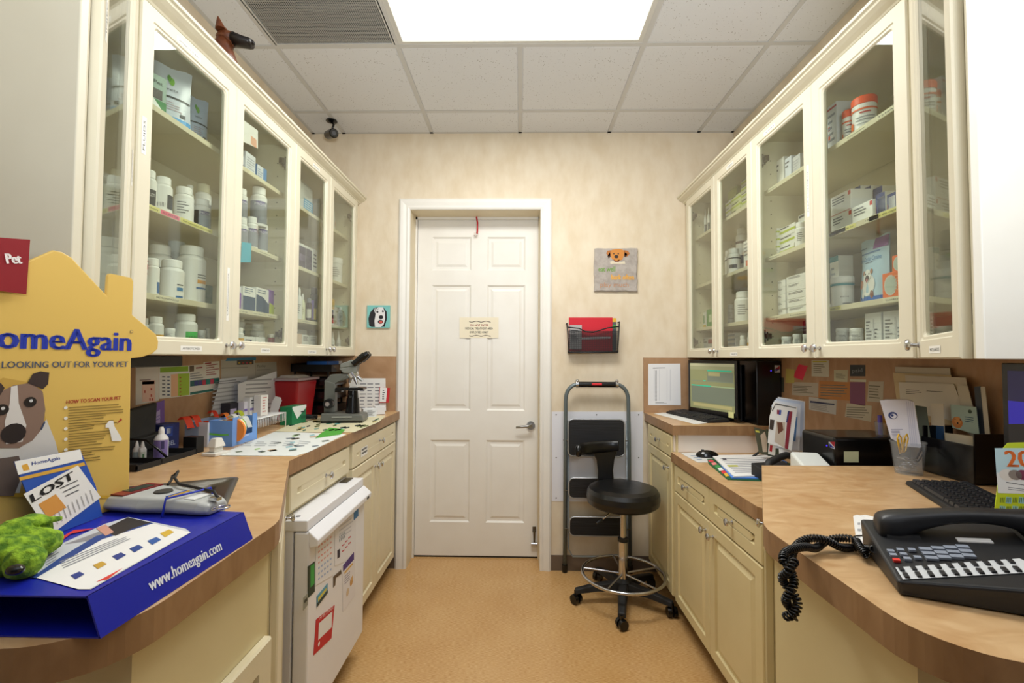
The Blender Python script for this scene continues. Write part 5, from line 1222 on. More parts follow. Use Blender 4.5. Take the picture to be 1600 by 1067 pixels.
MB(M('#24221f', .5)).box(-.2, -.12, 0, .22, .02, .04).build('radio_body', rd, .004); MB(M('#5a5854', .4)).cyl((-.15, -.121, .02), (-.15, -.132, .02), .014, n=18).build('dial', rd)
# counter mats
def artm1(q, P):
    pp(q, P, [(515, 668), (540, 671), (532, 679), (492, 685), (500, 678)], '#4fa33a')
    rnd = random.Random(3)
    for i in range(34):
        t_ = rnd.random(); s_ = rnd.random(); x = 352+ (525-352)*s_ + (1-t_)*(-20)*0; y = 678+(706-678)*t_
        if x < 352+ (1-t_)*90: x += 80
        if x > 540-t_*70: continue
        if 488 < x < 545 and y < 687: continue
        cc = rnd.choice(['#77826f', '#9fc47e', '#7d868c', '#c4ab8c', '#8fbcc4', '#5d655c']); w__ = rnd.uniform(7, 14); pp(q, P, [(x, y), (x+w__, y-1.5), (x+w__+2, y), (x+2, y+1.8)], cc)
    for i in range(5): qlines(q, P, [(380+i*22, 690-i*.5), (398+i*22, 690), (392+i*22, 698), (374+i*22, 698)], 3, '#a9adb0')
sheet(top(CT+.0022), 'counter_mat', 'white and green printed counter mat lying nearest on the left countertop', 'mat', [(340, 711), (462, 712), (482, 706), (541, 678), (430, 674), (408, 683)], '#dfe3df', .0015, artm1)
def artm2(q, P):
    rnd = random.Random(5)
    for i in range(56):
        y = 652+rnd.random()*20; x = 450+rnd.random()*140
        if x < 428+(672-y)*.0+ (675-y)*-.2+ (672-y)*2.2 or x > 553+(672-y)*2.2: continue
        cc = rnd.choice(['#3f6a52', '#8fae9a', '#5f6a3c', '#c9b87a', '#6fa8a0', '#3c4440']); w__ = rnd.uniform(5, 10); pp(q, P, [(x, y), (x+w__, y-1.5), (x+w__, y+.5), (x+1, y+2)], cc)
sheet(top(CT+.0022), 'counter_mat', 'cream patterned counter mat lying under the microscope', 'mat', [(427, 675), (553, 675), (592, 659), (602, 650), (556, 646), (470, 655)], '#d9d2b0', .0015, artm2)
# sharps container
sa = P1(432, 658); 
sh_ = thing('sharps_container', 'red plastic sharps container with grey lid on the left countertop', 'bin', (-1.335, 2.70, CT+.0005), R(90))
w0, w1 = .105, .125; hh = .225
b = MB(M('#a3161c', .35)); b.hexa([(-w0, -.06, 0), (w0, -.06, 0), (w0, .06, 0), (-w0, .06, 0), (-w1, -.08, hh), (w1, -.08, hh), (w1, .08, hh), (-w1, .08, hh)]); b.build('bin_body', sh_, .012, 3)
MB(M('#a58f92', .4)).box(-w1-.01, -.09, hh+.0005, w1+.01, .09, hh+.016).build('lid', sh_, .004)
MB(M('#d8cfcb', .4)).hexa([(-.085, -.06, hh+.016), (.085, -.06, hh+.016), (.085, .06, hh+.016), (-.085, .06, hh+.016), (-.06, -.03, hh+.03), (.06, -.03, hh+.03), (.06, .05, hh+.03), (-.06, .05, hh+.03)]).build('drop_flap', sh_)
# glove/paper standing in front of it
sheet(Pl((-1.30, 2.50, CT+.001), (1, .1, 0), (0, 0, 1)), 'folded_paper', 'curled white folded paper standing before the red sharps bin', 'paper', [(424, 655), (432, 655), (435, 640), (440, 626), (438, 621), (430, 619), (424, 630), (422, 640)], '#efecec', .004)
cb = thing('coiled_cable', 'coil of black power cable lying before the red sharps bin', 'cable', (0, 0, 0)); p = P1(479, 656); cb.location = (p.x, p.y, CT+.0045); b = MB(MBLACK)
pts = [(.055*math.cos(R(a))*(1+.1*math.sin(R(a*.37))), .035*math.sin(R(a))+.004*math.sin(a), .004+.020*(a/2160)+.003*math.sin(R(a*1.3))) for a in range(0, 2160, 20)]; b.tube(pts, .004, 6); b.build('cable_coil', cb)
# letter trays under the cabinets
tr_ = thing('letter_tray_stack', 'stack of black letter trays behind the microscope', 'tray', (-1.435, 2.84, CT+.0005), R(90))
for i in range(4):
    z = .015+.085*i; b = MB(GLOSSB); b.box(0, -.26, z, .25, -.005, z+.004).box(0, -.26, z+.004, .004, -.005, z+.045).box(.246, -.26, z+.004, .25, -.005, z+.045).box(0, -.009, z+.004, .25, -.005, z+.05)
    b.hexa([(.03, -.275, z), (.22, -.275, z), (.25, -.26, z), (0, -.26, z), (.05, -.275, z+.012), (.2, -.275, z+.012), (.25, -.258, z+.045), (0, -.258, z+.045)]); b.build('tray', tr_)
for x in (.01, .23):
    for y in (-.03, -.24): MB(GLOSSB).box(x, y, 0, x+.01, y+.01, .27).build('post', tr_)
carton('carton', 'blue and white printer carton on top of the black letter trays', 'box', (-1.205, 2.96, CT+.281), R(86), .21, .13, .055, '#2a68b8', [('r', .78, 0, 1, 1, '#d9d9d9'), ('r', .0, 0, .1, 1, '#1f4f96')])
for k_, (cc, z) in enumerate((('#d8e4e0', .192), ('#d98a3a', .2), ('#e9e6de', .107), ('#c4a77a', .112), ('#e8e4da', .024))):
    o = MB(M(cc, .6)).box(0, 0, 0, .2, .2, .0035).build('file_folder', None); o.location = (-1.185, 2.86, CT+z); o.rotation_euler = (0, 0, R(90)); tag(o, ['pale green file folder in the upper letter tray', 'orange file folder in the upper letter tray', 'white file folder in the second letter tray', 'tan file folder in the second letter tray', 'cream file folder in the bottom letter tray'][k_], 'folder')
# microscope (side view, eyepieces towards the door)
ms = thing('microscope', 'grey and black binocular microscope on the left countertop', 'microscope', (0, 0, 0)); p0 = P1(509, 661); p1 = P1(566, 662); c0 = (p0+p1)/2; u_ = (p1-p0); ms.location = (c0.x-.02, c0.y+.07, CT+.0028); ms.rotation_euler = (0, 0, R(8)); ms.scale = (.88, .9, .86); G1 = M('#62635c', .4)
b = MB(G1); b.hexa([(-.13, -.09, .012), (.13, -.09, .012), (.13, .09, .012), (-.13, .09, .012), (-.125, -.085, .062), (.12, -.085, .05), (.12, .085, .05), (-.125, .085, .062)]); b.build('base', ms, .006)
MB(GLOSSB).box(-.125, -.085, 0, .125, .085, .0125).build('rubber_feet', ms); MB(M('#a9aaa2')).box(-.06, -.0915, .035, .06, -.088, .042).build('base_label', ms)
b = MB(G1); b.hexa([(-.125, -.03, .06), (-.055, -.03, .06), (-.055, .03, .06), (-.125, .03, .06), (-.125, -.03, .27), (-.06, -.03, .25), (-.06, .03, .25), (-.125, .03, .27)])
b.hexa([(-.125, -.028, .262), (-.06, -.028, .245), (-.06, .028, .245), (-.125, .028, .262), (-.09, -.028, .305), (.05, -.028, .315), (.05, .028, .315), (-.09, .028, .305)]).hexa([(-.07, -.026, .245), (.05, -.026, .292), (.05, .026, .292), (-.07, .026, .245), (-.09, -.026, .3), (.05, -.026, .312), (.05, .026, .312), (-.09, .026, .3)]); b.build('arm', ms, .005)
b = MB(M('#7d7e76', .4)); b.hexa([(-.01, -.035, .315), (.07, -.035, .315), (.07, .035, .315), (-.01, .035, .315), (-.035, -.035, .345), (.08, -.035, .365), (.08, .035, .365), (-.035, .035, .345)]).hexa([(-.03, -.035, .346), (.08, -.035, .366), (.08, .035, .366), (-.03, .035, .346), (-.03, -.035, .375), (.04, -.035, .402), (.04, .035, .402), (-.03, .035, .375)]); b.build('head', ms, .005)
for s_ in (-1, 1):
    b = MB(GLOSSB); d = Vector((.075, 0, .06)); q0 = Vector((.05, s_*.03, .372)); b.cyl(q0, q0+d*.5, .021, .02, 16); b.cyl(q0+d*.5, q0+d*1.0, .025, .025, 16); b.cyl(q0+d*1.0, q0+d*1.25, .022, .016, 16); b.build('eyepiece', ms)
b = MB(CHROME); b.cyl((.035, 0, .316), (.05, 0, .29), .04, .036, 22); b.build('nosepiece', ms)
for k_, (dx, dy, ln) in enumerate(((.03, -.015, .05), (-.012, -.02, .04), (.01, .026, .035), (.055, .01, .03))): MB(CHROME).cyl((.042+dx*.5, dy, .292), (.042+dx*1.1, dy*1.2, .292-ln), .012, .008, 14).build('objective', ms)
MB(GLOSSB).box(-.05, -.06, .205, .12, .06, .222).box(-.06, -.03, .19, -.02, .03, .215).box(.03, -.045, .222, .08, .02, .227, M('#c8c6bf')).build('stage', ms, .003)
MB(GLOSSB).cyl((.045, 0, .2), (.045, 0, .15), .03, .034, 20).cyl((.045, 0, .15), (.045, 0, .055), .038, .045, 20).cyl((.045, -.035, .17), (.045, -.07, .165), .008, n=10).build('condenser', ms)
b = MB(GLOSSB)
b.cyl((-.09, -.031, .12), (-.09, -.07, .12), .032, .03, 24).cyl((-.09, -.07, .12), (-.09, -.085, .12), .016, .014, 18, CHROME); b.build('focus_knob', ms)
# clipboards and clear tubs by the door wall
def art_cl(q, P):
    for k_ in range(3): qlines(q, P, [(562+k_*12, 598), (573+k_*12, 598), (572+k_*12, 640), (562+k_*12, 640)], 8, '#7d7d84', f=.3)
sheet(Pl((0, 3.03, CT), (1, 0, 0), (0, .08, 1)), 'clipboard_sheets', 'white printed record sheets standing by the door wall behind the microscope', 'paper', [(545, 597), (548, 591), (602, 591), (603, 642), (556, 645)], '#e6e4e0', .006, art_cl)
sheet(Pl((0, 3.02, CT), (1, 0, 0), (0, .08, 1)), 'sticker_booklet', 'narrow red and white booklet hanging at the edge of the record sheets', 'booklet', [(593, 605), (609, 606), (607, 629), (592, 629)], '#c6252c', .008, lambda q, P: (pp(q, P, [(594, 605), (605, 606), (603, 628), (593, 628)], '#ecebe8', -.001), qlines(q, P, [(598, 609), (602, 609), (601, 625), (597, 625)], 5, '#44444a', -.0012)))
for k_, (px, py, w_, lb) in enumerate(((578, 652, .08, 'clear plastic slide box with label in front of the record sheets'), (594, 648, .06, 'small white plastic tub at the far end of the left countertop'))):
    p = P1(px, py); carton('slide_box', lb, 'box', (p.x, p.y, CT+.002), R(30), w_, .06, .05, '#dedfe0', [('l', .3, .1, .95, .8, 6, '#77777c')] if k_ == 0 else [])
# ================= RIGHT SIDE =================
WRP = wall(1.4365, 1)
def artsh(q, P):
    qlines(q, P, [(1020, 574), (1052, 573), (1052, 576), (1020, 577)], 1, '#8a8a92'); 
    for i in range(24): pp(q, P, [(1024, 579+i*2), (1026, 579+i*2), (1026, 580+i*2), (1024, 580+i*2)], '#44444c')
    for x in (1022, 1030, 1042, 1047): pp(q, P, [(x, 577), (x+.4, 577), (x+.4, 626), (x, 626)], '#b9b9c4')
    qlines(q, P, [(1024, 628), (1042, 628), (1042, 631), (1024, 631)], 2, '#66666e')
sheet(FARP, 'paper_sheet', 'white printed list taped on the brown panel left of the monitor', 'paper', [(1013, 568.5), (1063, 568), (1064, 633), (1013, 633)], '#eeeef0', .001, artsh)
# monitor and far keyboard
def monitor(label, loc, rz, w_, h_, zb, scr, art=None, lean=0):
    t = thing('monitor', label, 'monitor', loc, rz)
    MB(GLOSSB).box(-w_/2, 0, zb, w_/2, .02, zb+h_).hexa([(-w_*.35, .02, zb+.04), (w_*.35, .02, zb+.04), (w_*.35, .02, zb+h_-.04), (-w_*.35, .02, zb+h_-.04), (-w_*.25, .06, zb+.07), (w_*.25, .06, zb+.07), (w_*.25, .06, zb+h_-.07), (-w_*.25, .06, zb+h_-.07)]).build('bezel', t, .003)
    s_ = MB(scr); s_.rect(-w_/2+.02, zb+.035, w_/2-.02, zb+h_-.02, -.001); o = s_.build('screen', t)
    if art: q = MB(TXTD); art(q, w_-.04, h_-.055, zb+.035); q.build('screen_image', o)
    b = MB(GLOSSB).box(-.035, .03, .012, .035, .05, zb+.1); b.prism([(.1*math.cos(R(a))*1.0, .06+.06*math.sin(R(a))) for a in range(0, 360, 15)], 0, .012); b.build('stand', t, .002)
    return t
def scr_art(q, w_, h_, z):
    e = lambda c: M(c, .4, kind='emit', e=.42); x = -w_/2
    def rr(a, b_, c, d_, col, y=-.0016): q.rect(x+a*w_, z+h_*(1-d_), x+c*w_, z+h_*(1-b_), y, e(col))
    rr(.0, .0, 1, .06, '#a9a888'); rr(0, .06, 1, .14, '#8f906f'); rr(.42, .14, .95, .17, '#2fae8c'); rr(.42, .19, .98, .38, '#6d7465'); rr(.44, .19, .7, .27, '#9a956a', -.002)
    rr(.05, .38, 1, .4, '#77806a'); rr(.33, .37, .38, .39, '#2fbe9c', -.002); rr(.04, .48, .5, .505, '#2fae8c', -.002); rr(.04, .51, 1, .86, '#6a7262'); rr(.5, .48, 1, .505, '#8fa07c', -.002); rr(.08, .88, .95, .95, '#a39c6c')
monitor('black computer monitor showing an olive application window on the raised right countertop', (1.155, 2.80, CT+.0003), R(-71), .41, .335, .02, M('#84865f', .35, kind='emit', e=.4), scr_art)
note = MB(M('#dfe0a0', .6)).rect(-.02, 0, .02, .034, 0).build('sticky_note', None); note.parent = bpy.data.objects['monitor']; note.location = (.16, -.004, .028)
def keyboard(label, loc, rz, w_=.44, d_=.15):
    t = thing('keyboard', label, 'keyboard', loc, rz); b = MB(MBLACK)
    b.hexa([(0, 0, 0), (w_, 0, 0), (w_, d_, 0), (0, d_, 0), (.003, .003, .012), (w_-.003, .003, .012), (w_-.003, d_-.003, .022), (.003, d_-.003, .022)]); b.build('keyboard_base', t, .003)
    k = MB(M('#26272b', .35)); rows = 6; cols = 21; kw = (w_-.03)/cols
    for r_ in range(rows):
        y0 = .012+r_*(d_-.024)/rows; z0 = .013+.0095*(y0/d_)
        if r_ == 0:
            segs_ = [(0, 1.4), (1.4, 2.8), (2.8, 4), (4, 10), (10, 11.3), (11.3, 12.6), (12.6, 14)]+[(15+i, 16+i) for i in range(6)]
        else: segs_ = [(i, i+1) for i in range(14)]+[(14.5+i, 15.5+i) for i in range(6)]
        for a, c in segs_:
            x0 = .015+a*kw; x1 = .015+c*kw-.003; y1 = y0+(d_-.024)/rows-.003
            k.hexa([(x0, y0, z0), (x1, y0, z0), (x1, y1, z0), (x0, y1, z0), (x0+.002, y0+.002, z0+.007), (x1-.002, y0+.002, z0+.007), (x1-.002, y1-.001, z0+.007), (x0+.002, y1-.001, z0+.007)])
    k.build('keys', t)['kind'] = 'stuff'; return t
keyboard('black keyboard in front of the far monitor on the raised right countertop', (.965, 3.065, CT+.002), R(-78), .45, .14)
sheet(top(CT+.0018), 'paper_sheet', 'white sheet under the far keyboard on the raised right countertop', 'paper', [(1022, 646), (1050, 643), (1110, 660), (1086, 662.5)], '#e9e8e4', .0012)
# computer tower and dark things beside it
tw = thing('computer_tower', 'black computer tower standing under the right wall cabinets beside the monitor', 'computer', (1.366, 2.545, CT+.0005))
MB(GLOSSB).box(-.068, 0, 0, .068, .42, .355).build('case', tw, .004)
q = MB(M('#e8e8ea')).rect(.005, .025, .04, .1, -.001).rect(.009, .03, .036, .095, -.0014, M('#3a4a7a')).rect(.015, .036, .031, .09, -.0018, M('#dfe2ea')); q.build('serial_label', tw)
MB(M('#3a2ad0', .4, kind='emit', e=1.5)).disc(.01, .30, .004, -.0015).build('power_light', tw)
MB(M('#d8d8de')).rect(.03, .29, .06, .33, -.001).poly([(.032, .31), (.058, .328), (.058, .31)], -.0014, M('#c0343c')).poly([(.032, .31), (.058, .31), (.034, .293)], -.0014, M('#2f3f9c')).build('round_sticker', tw)
tag(MB(MBLACK).box(1.284, 2.70, CT+.0005, 1.292, 2.92, CT+.33).build('black_folder', None, .002), 'thin black binder standing between monitor and computer tower', 'binder')
# desk things
sheet(top(.9022), 'mouse_mat', 'white printed mouse mat on the lower right desk', 'mat', [(1064, 708), (1110, 706), (1140, 719), (1130, 722), (1090, 722)], '#dcdcd8', .0018, lambda q, P: (qlines(q, P, [(1078, 711), (1088, 711), (1102, 719), (1092, 720)], 3, '#8fa0b8')))
mp_ = on(1105, 714, 'z', .9025); ms2 = thing('computer_mouse', 'black computer mouse on the white mat', 'mouse', (mp_.x, mp_.y, .9025), R(-10)); b = MB(GLOSSB); b.ball((0, 0, .008), .03, sc=(1.9, 1.05, .95)); 
b.v = [(x, y, max(0, z)) for x, y, z in b.v]; b.build('mouse_body', ms2); MB(M('#2c2c30')).box(-.03, -.002, .032, -.015, .002, .0375).build('scroll_wheel', ms2)
# stack of patient files
stk = [('#1c5a34', .903, 0, [(1105, 717), (1205, 713), (1235, 724), (1215, 752), (1137, 749), (1107, 724)]),
       ('#4f86d9', .9085, 1, [(1116, 714), (1205, 711), (1230, 721), (1216, 748), (1143, 746)]),
       ('#efefec', .914, 2, [(1112, 711), (1200, 710), (1222, 719), (1216, 742), (1147, 744)])]
lbs = ['dark green file folder at the bottom of the pile on the right desk', 'blue file folder in the middle of the pile on the right desk', 'white lined form lying on top of the folder pile on the right desk']
for cc, z, k_, pts in stk:
    def af(q, P):
        if k_ == 2:
            qlines(q, P, [(1125, 716), (1210, 714), (1214, 738), (1150, 740)], 9, '#9a9aa2'); pp(q, P, [(1136, 727), (1152, 727), (1154, 729), (1138, 729)], '#d9d94a', -.001); pp(q, P, [(1128, 716), (1134, 716), (1136, 719), (1130, 719)], '#55555c', -.001)
        if k_ == 0:
            for i, c2 in enumerate(['#d9434f', '#ef8a8a', '#3f9c4f', '#e8e8e4', '#d9343a', '#e8b83a']): pp(q, P, [(1106+5*i, 719+4.2*i), (1112+5*i, 718+4.2*i), (1116+5*i, 721+4.5*i), (1109+5*i, 722.5+4.5*i)], c2, -.001)
    sheet(top(z), 'file_folder' if k_ < 2 else 'form', lbs[k_], 'folder' if k_ < 2 else 'paper', pts, cc, .005, af)
# photo cards on a black stand
P2 = Pl((1.2, 2.33, .9), (1, -.15, 0), (0, .12, 1))
pc = sheet(P2, 'photo_card', 'photo card of a cream dog leg, left of two on the right desk', 'card', [(1178, 667), (1198, 673), (1202, 712), (1186, 708)], '#4c4a34', .003, lambda q, P: (pp(q, P, [(1188, 680), (1195, 674), (1199, 690), (1200, 706), (1192, 706), (1190, 692)], '#cbb49a'), pp(q, P, [(1180, 672), (1186, 673), (1187, 676), (1181, 675)], '#c9c24a')))
P3 = Pl((1.2, 2.29, .9), (1, -.15, 0), (0, .12, 1))
sheet(P3, 'photo_card', 'dark green photo card with red and white panel, right of two', 'card', [(1197, 670), (1216, 677), (1224, 714), (1200, 712)], '#3e4432', .003, lambda q, P: (pp(q, P, [(1201, 691), (1212, 694), (1211, 712), (1200, 709)], '#d9d4ca', -.001), pp(q, P, [(1203, 695), (1207, 696), (1206, 706), (1202, 705)], '#b32a30', -.0015), pp(q, P, [(1200, 675), (1214, 680), (1214, 682), (1200, 677)], '#8a8f5a', -.001)))
b = MB(MBLACK); pa = on(1188, 715, 'z', .904); b.tube([(pa.x-.06, pa.y-.02, .905), (pa.x+.02, pa.y+.02, .94), (pa.x+.1, pa.y+.03, .905)], .006, 8)
tag(b.build('card_stand', None), 'black wire stand holding the photo cards on the right desk', 'stand')
# magazine file with brochures
P4 = Pl((1.25, 2.12, .9), (1, -.3, 0), (0, .1, 1)); z_ = P4.P(1230, 716)[1]
def artm(q, P):
    pp(q, P, [(1206, 641), (1212, 630), (1244, 637), (1244, 638), (1212, 632), (1207, 643)], '#222222'); pp(q, P, [(1214, 640), (1221, 641), (1220, 648), (1214, 647)], '#8a2a3c'); pp(q, P, [(1218, 640), (1221, 641), (1220, 648), (1217, 648)], '#2f4f9c', -.0008)
    pp(q, P, [(1213, 658), (1227, 660), (1226, 700), (1210, 690)], '#c9b8a4', -.0006); pp(q, P, [(1214, 660), (1222, 660), (1224, 672), (1216, 678)], '#6a3c24', -.001); pp(q, P, [(1203, 655), (1210, 656), (1208, 672), (1202, 670)], '#3a2c22', -.001); pp(q, P, [(1231, 642), (1238, 643), (1231, 702), (1226, 700)], '#8a2030', -.001); pp(q, P, [(1231, 642), (1234, 642), (1230, 660), (1228, 660)], '#2c2f6a', -.0012)
for k_, (pts, cc, dy, lb) in enumerate([([(1203, 650), (1210, 628), (1246, 636), (1237, 704), (1200, 692)], '#e9e6e0', 0, 'clinic brochure with a dog portrait, front of the upright brochure bundle'),
    ([(1206, 634), (1211, 625), (1251, 632), (1249, 704), (1212, 700)], '#dfe4ec', .02, 'white brochure second in the upright bundle on the right desk'), ([(1212, 630), (1213, 622), (1256, 628), (1255, 704), (1216, 700)], '#cdd8ea', .045, 'pale blue brochure third in the upright bundle on the right desk'), ([(1213, 628), (1216, 620), (1258, 627), (1257, 718), (1218, 712)], '#efeeec', .07, 'white brochure last in the upright bundle on the right desk')]):
    pl_ = Pl((1.25, 2.12+dy, .9), (1, -.3, 0), (0, .1, 1)); sheet(pl_, 'brochure', lb, 'brochure', pts, cc, .006, artm if k_ == 0 else (lambda q, P: pp(q, P, [(1240, 650), (1246, 652), (1243, 690), (1238, 688)], '#5f8ec4')))
# desk phone handset + card terminal
hs = thing('telephone', 'black telephone mostly hidden behind the raised right countertop', 'telephone', (1.11, 1.97, .9005), R(15)); hs.scale = (.85, .85, .72)
MB(MBLACK).hexa([(-.1, -.09, 0), (.1, -.09, 0), (.1, .1, 0), (-.1, .1, 0), (-.1, -.09, .03), (.1, -.09, .03), (.1, .1, .09), (-.1, .1, .09)]).build('phone_base', hs, .005)
MB(MBLACK).tube([(-.1, .0, .075), (-.06, .02, .11), (.0, .03, .13), (.06, .04, .14), (.1, .05, .13)], .02, 10).build('handset', hs)
ct_ = thing('card_terminal', 'white and teal card terminal behind the raised right countertop', 'terminal', (1.082, 1.725, .9005), R(-8)); ct_.scale = (.72, .8, .95)
MB(M('#d9dcd6', .45)).hexa([(-.07, -.08, 0), (.07, -.08, 0), (.07, .09, 0), (-.07, .09, 0), (-.07, -.07, .13), (.07, -.07, .13), (.07, .09, .17), (-.07, .09, .17)]).build('terminal_body', ct_, .012, 3)
MB(M('#14655f', .4)).box(-.05, -.084, .06, .072, -.07, .125).build('teal_panel', ct_)
# label printer
pr = thing('label_printer', 'black label printer with a pale sticky note behind the raised countertop', 'printer', (1.27, 1.70, .9005))
zt_ = on(1340, 684, 'y', 1.70).z-.9; MB(GLOSSB).box(-.125, 0, 0, .155, .2, zt_).build('printer_case', pr, .012, 3)
def ppl(px, py): p = on(px, py, 'y', 1.70); return (p.x-1.27, p.z-.9005)
q = MB(M('#d9dcb0', .6)); q.poly([ppl(1318, 722), ppl(1341, 722), ppl(1341, 705), ppl(1318, 705)], -.002); q.build('sticky_note', pr)
q = MB(M('#e6e6ea', .5)); q.poly([ppl(1294, 690), ppl(1304, 690), ppl(1304, 702), ppl(1295, 698)], -.002); q.poly([ppl(1295, 692), ppl(1303, 700), ppl(1295, 698)], -.0025, M('#2f3f9c')); q.poly([ppl(1296, 690), ppl(1304, 690), ppl(1303, 698)], -.0025, M('#c0343c')); q.build('logo_sticker', pr)
MB(M('#3a2ad0', .4, kind='emit', e=1.5)).disc(*ppl(1291, 696), .003, -.003).build('power_light', pr)
# notes on the backsplash
notes = [('green square note', [(1206, 570), (1220, 571), (1220, 588), (1206, 588)], '#1f6a44', 0), ('small dark photo print', [(1196, 588), (1225, 590), (1225, 613), (1196, 611)], '#4a4a3c', 1),
 ('yellow sticky note', [(1228, 576), (1241, 577), (1241, 599), (1227, 598)], '#bfb060', 0), ('bright pink slanted note', [(1248, 569), (1262, 572), (1254, 594), (1239, 589)], '#dd3350', 0),
 ('white note with yellow heading', [(1268, 563), (1295, 563), (1295, 589), (1268, 588)], '#c9c6b6', 2), ('small sketched map note', [(1303, 578), (1325, 578), (1324, 597), (1303, 596)], '#c6c2a4', 3),
 ('black chalk-lettered card', [(1328, 570), (1352, 570), (1352, 588), (1328, 588)], '#2e3336', 4), ('thin white strip note', [(1328, 592), (1353, 593), (1353, 597), (1328, 596)], '#c9c4ac', 0),
 ('wide white note', [(1238, 597), (1278, 598), (1278, 620), (1237, 617)], '#b7ab98', 3), ('orange lined note', [(1280, 595), (1328, 597), (1328, 626), (1279, 623)], '#b8793c', 3),
 ('plum purple note', [(1328, 597), (1352, 597), (1352, 634), (1344, 633), (1328, 630)], '#7c4560', 0), ('grey-white list note', [(1357, 596), (1381, 596), (1379, 629), (1355, 627)], '#b9ae98', 3),
 ('white card with navy stripe', [(1264, 620), (1307, 625), (1306, 648), (1264, 640)], '#bdb8b0', 5), ('torn lined paper note', [(1323, 630), (1362, 634), (1361, 659), (1320, 651)], '#c7bca4', 3)]
for lb, pts, cc, k_ in notes:
    xs_ = [p[0] for p in pts]; ys_ = [p[1] for p in pts]; a, c, e_, g_ = min(xs_), max(xs_), min(ys_), max(ys_)
    def an(q, P):
        if k_ in (2, 3): qlines(q, P, [(a+3, e_+5), (c-3, e_+6), (c-4, g_-4), (a+3, g_-6)], 5, '#77705f')
        if k_ == 2: pp(q, P, [(a+2, e_+1), (c-3, e_+1), (c-3, e_+3), (a+2, e_+3)], '#c4b83a', -.0008)
        if k_ == 1: pp(q, P, [(a+16, e_+6), (a+24, e_+6), (a+24, e_+18), (a+16, e_+18)], '#8a7a4a', -.0008)
        if k_ == 4: qtext(q, P, 'paid', (a+4, g_-6), (c-4, g_-7), 6, '#8a9094')
        if k_ == 5: pp(q, P, [(a+2, e_+6), (c-3, e_+11), (c-3, e_+13), (a+2, e_+9)], '#2a2f52', -.0008); qlines(q, P, [(a+3, e_+10), (c-4, e_+15), (c-4, g_-2), (a+3, g_-9)], 4, '#8a857c')
    sheet(WRP, 'wall_note', lb+' taped on the right backsplash', 'note', pts, cc, .0009, an)
# pens, envelopes, cup of clips, wall pockets
zp_ = .9008+zt_; pn = thing('pen_cup', 'small clear cup holding pens on top of the black label printer', 'cup', (1.365, 1.752, zp_))
MB(M('#f3f5f6', .15, kind='clear', op=.12)).lathe([(.026, 0), (.03, .05), (.028, .05), (.024, .003)], 18, caps=False).build('cup_body', pn)
for k_, (dx, cc, lb) in enumerate(((-.014, '#6f5fd0', 'purple'), (.004, '#d99a2a', 'yellow and black'), (.017, '#e9e9ee', 'white'))):
    b = MB(M(cc, .4)); b.cyl((dx, 0, .003), (dx*1.1, .0, .075), .0075, n=10)
    if k_ == 1: b.cyl((dx*1.1, 0, .0755), (dx*1.15, 0, .1), .0065, n=10, m=GLOSSB)
    o = b.build('pen', None); o.location = (1.365, 1.752, zp_); tag(o, lb+' pen standing in the small cup on the label printer', 'pen')
PE = Pl((1.28, 1.53, CT), (.8, -.6, 0), (0, 0, 1))
ev = sheet(PE, 'envelope_stack', 'thick fan of white envelopes standing upright beside the clip cup', 'envelopes', [(1375, 627), (1385, 625), (1418, 625), (1428, 628), (1440, 700), (1412, 697), (1405, 692), (1392, 685)], '#dfdfea', .05,
   lambda q, P: (q.disc(*P(1395, 649), .012, -.0008, M('#2a3a7a')), q.disc(*P(1396, 650), .008, -.0011, M('#dfdfea')), q.disc(*P(1394, 649), .004, -.0014, M('#2a3a7a')), qlines(q, P, [(1392, 670), (1412, 670), (1414, 682), (1394, 682)], 5, '#7f7fa0'), [pp(q, P, [(1416+3*i, 627), (1416.5+3*i, 627), (1424+3*i, 697), (1423.5+3*i, 697)], '#a9aac8', -.001) for i in range(4)]))
sheet(Pl((1.325, 1.565, CT), (.8, -.6, 0), (0, .0, 1)), 'leaflet', 'green and grey leaflet behind the envelope fan', 'leaflet', [(1430, 633), (1448, 636), (1456, 700), (1440, 702)], '#5a5f4a', .003)
pc_ = on(1424, 741, 'z', CT); cup = thing('clip_cup', 'clear plastic cup full of paper clips on the right countertop', 'cup', (pc_.x, pc_.y+.01, CT+.0005))
b = MB(M('#f3f5f6', .15, kind='clear', op=.10)); b.lathe([(.036, 0), (.046, .1), (.048, .1), (.048, .103), (.044, .103), (.034, .002)], 24, caps=False); b.lathe([(.035, .0005), (.0001, .0005)], 24); b.build('cup_body', cup)
b = MB(CHROME)
for i in range(60):
    a = random.uniform(0, 360); r_ = random.uniform(0, .028); z = random.uniform(.004, .05); T_ = Matrix.Translation((r_*math.cos(R(a)), r_*math.sin(R(a)), z)) @ Matrix.Rotation(random.uniform(0, 6), 4, 'Z') @ Matrix.Rotation(random.uniform(0, 6), 4, 'X')
    b.X = T_; b.tube([(-.009, -.002, 0), (.008, -.003, 0), (.01, 0, 0), (.008, .003, 0), (-.007, .003, 0), (-.009, .001, 0)], .0007, 4); b.X = None
b.build('paper_clips', cup)['kind'] = 'stuff'
def bigclip(px, py, cc, label, tilt):
    p = on(px, py, 'y', pc_.y); b = MB(M(cc, .4)); pts = [(-.007, -.01), (-.009, .04), (0, .052), (.009, .04), (.007, .0), (0, -.008), (-.005, .0), (-.004, .036)]
    b.tube([(x, 0, z) for x, z in pts], .0023, 6); o = b.build('large_paper_clip', None); o.location = p; o.rotation_euler = (0, R(tilt), R(20)); tag(o, label, 'clip')
bigclip(1408, 703, '#e0b02a', 'yellow large paper clip standing in the clip cup, left one', -12); bigclip(1413, 703, '#e0b02a', 'yellow large paper clip standing in the clip cup, right one', 16); bigclip(1434, 718, '#1a1a1e', 'black large paper clip hooked over the clip cup rim', 40)
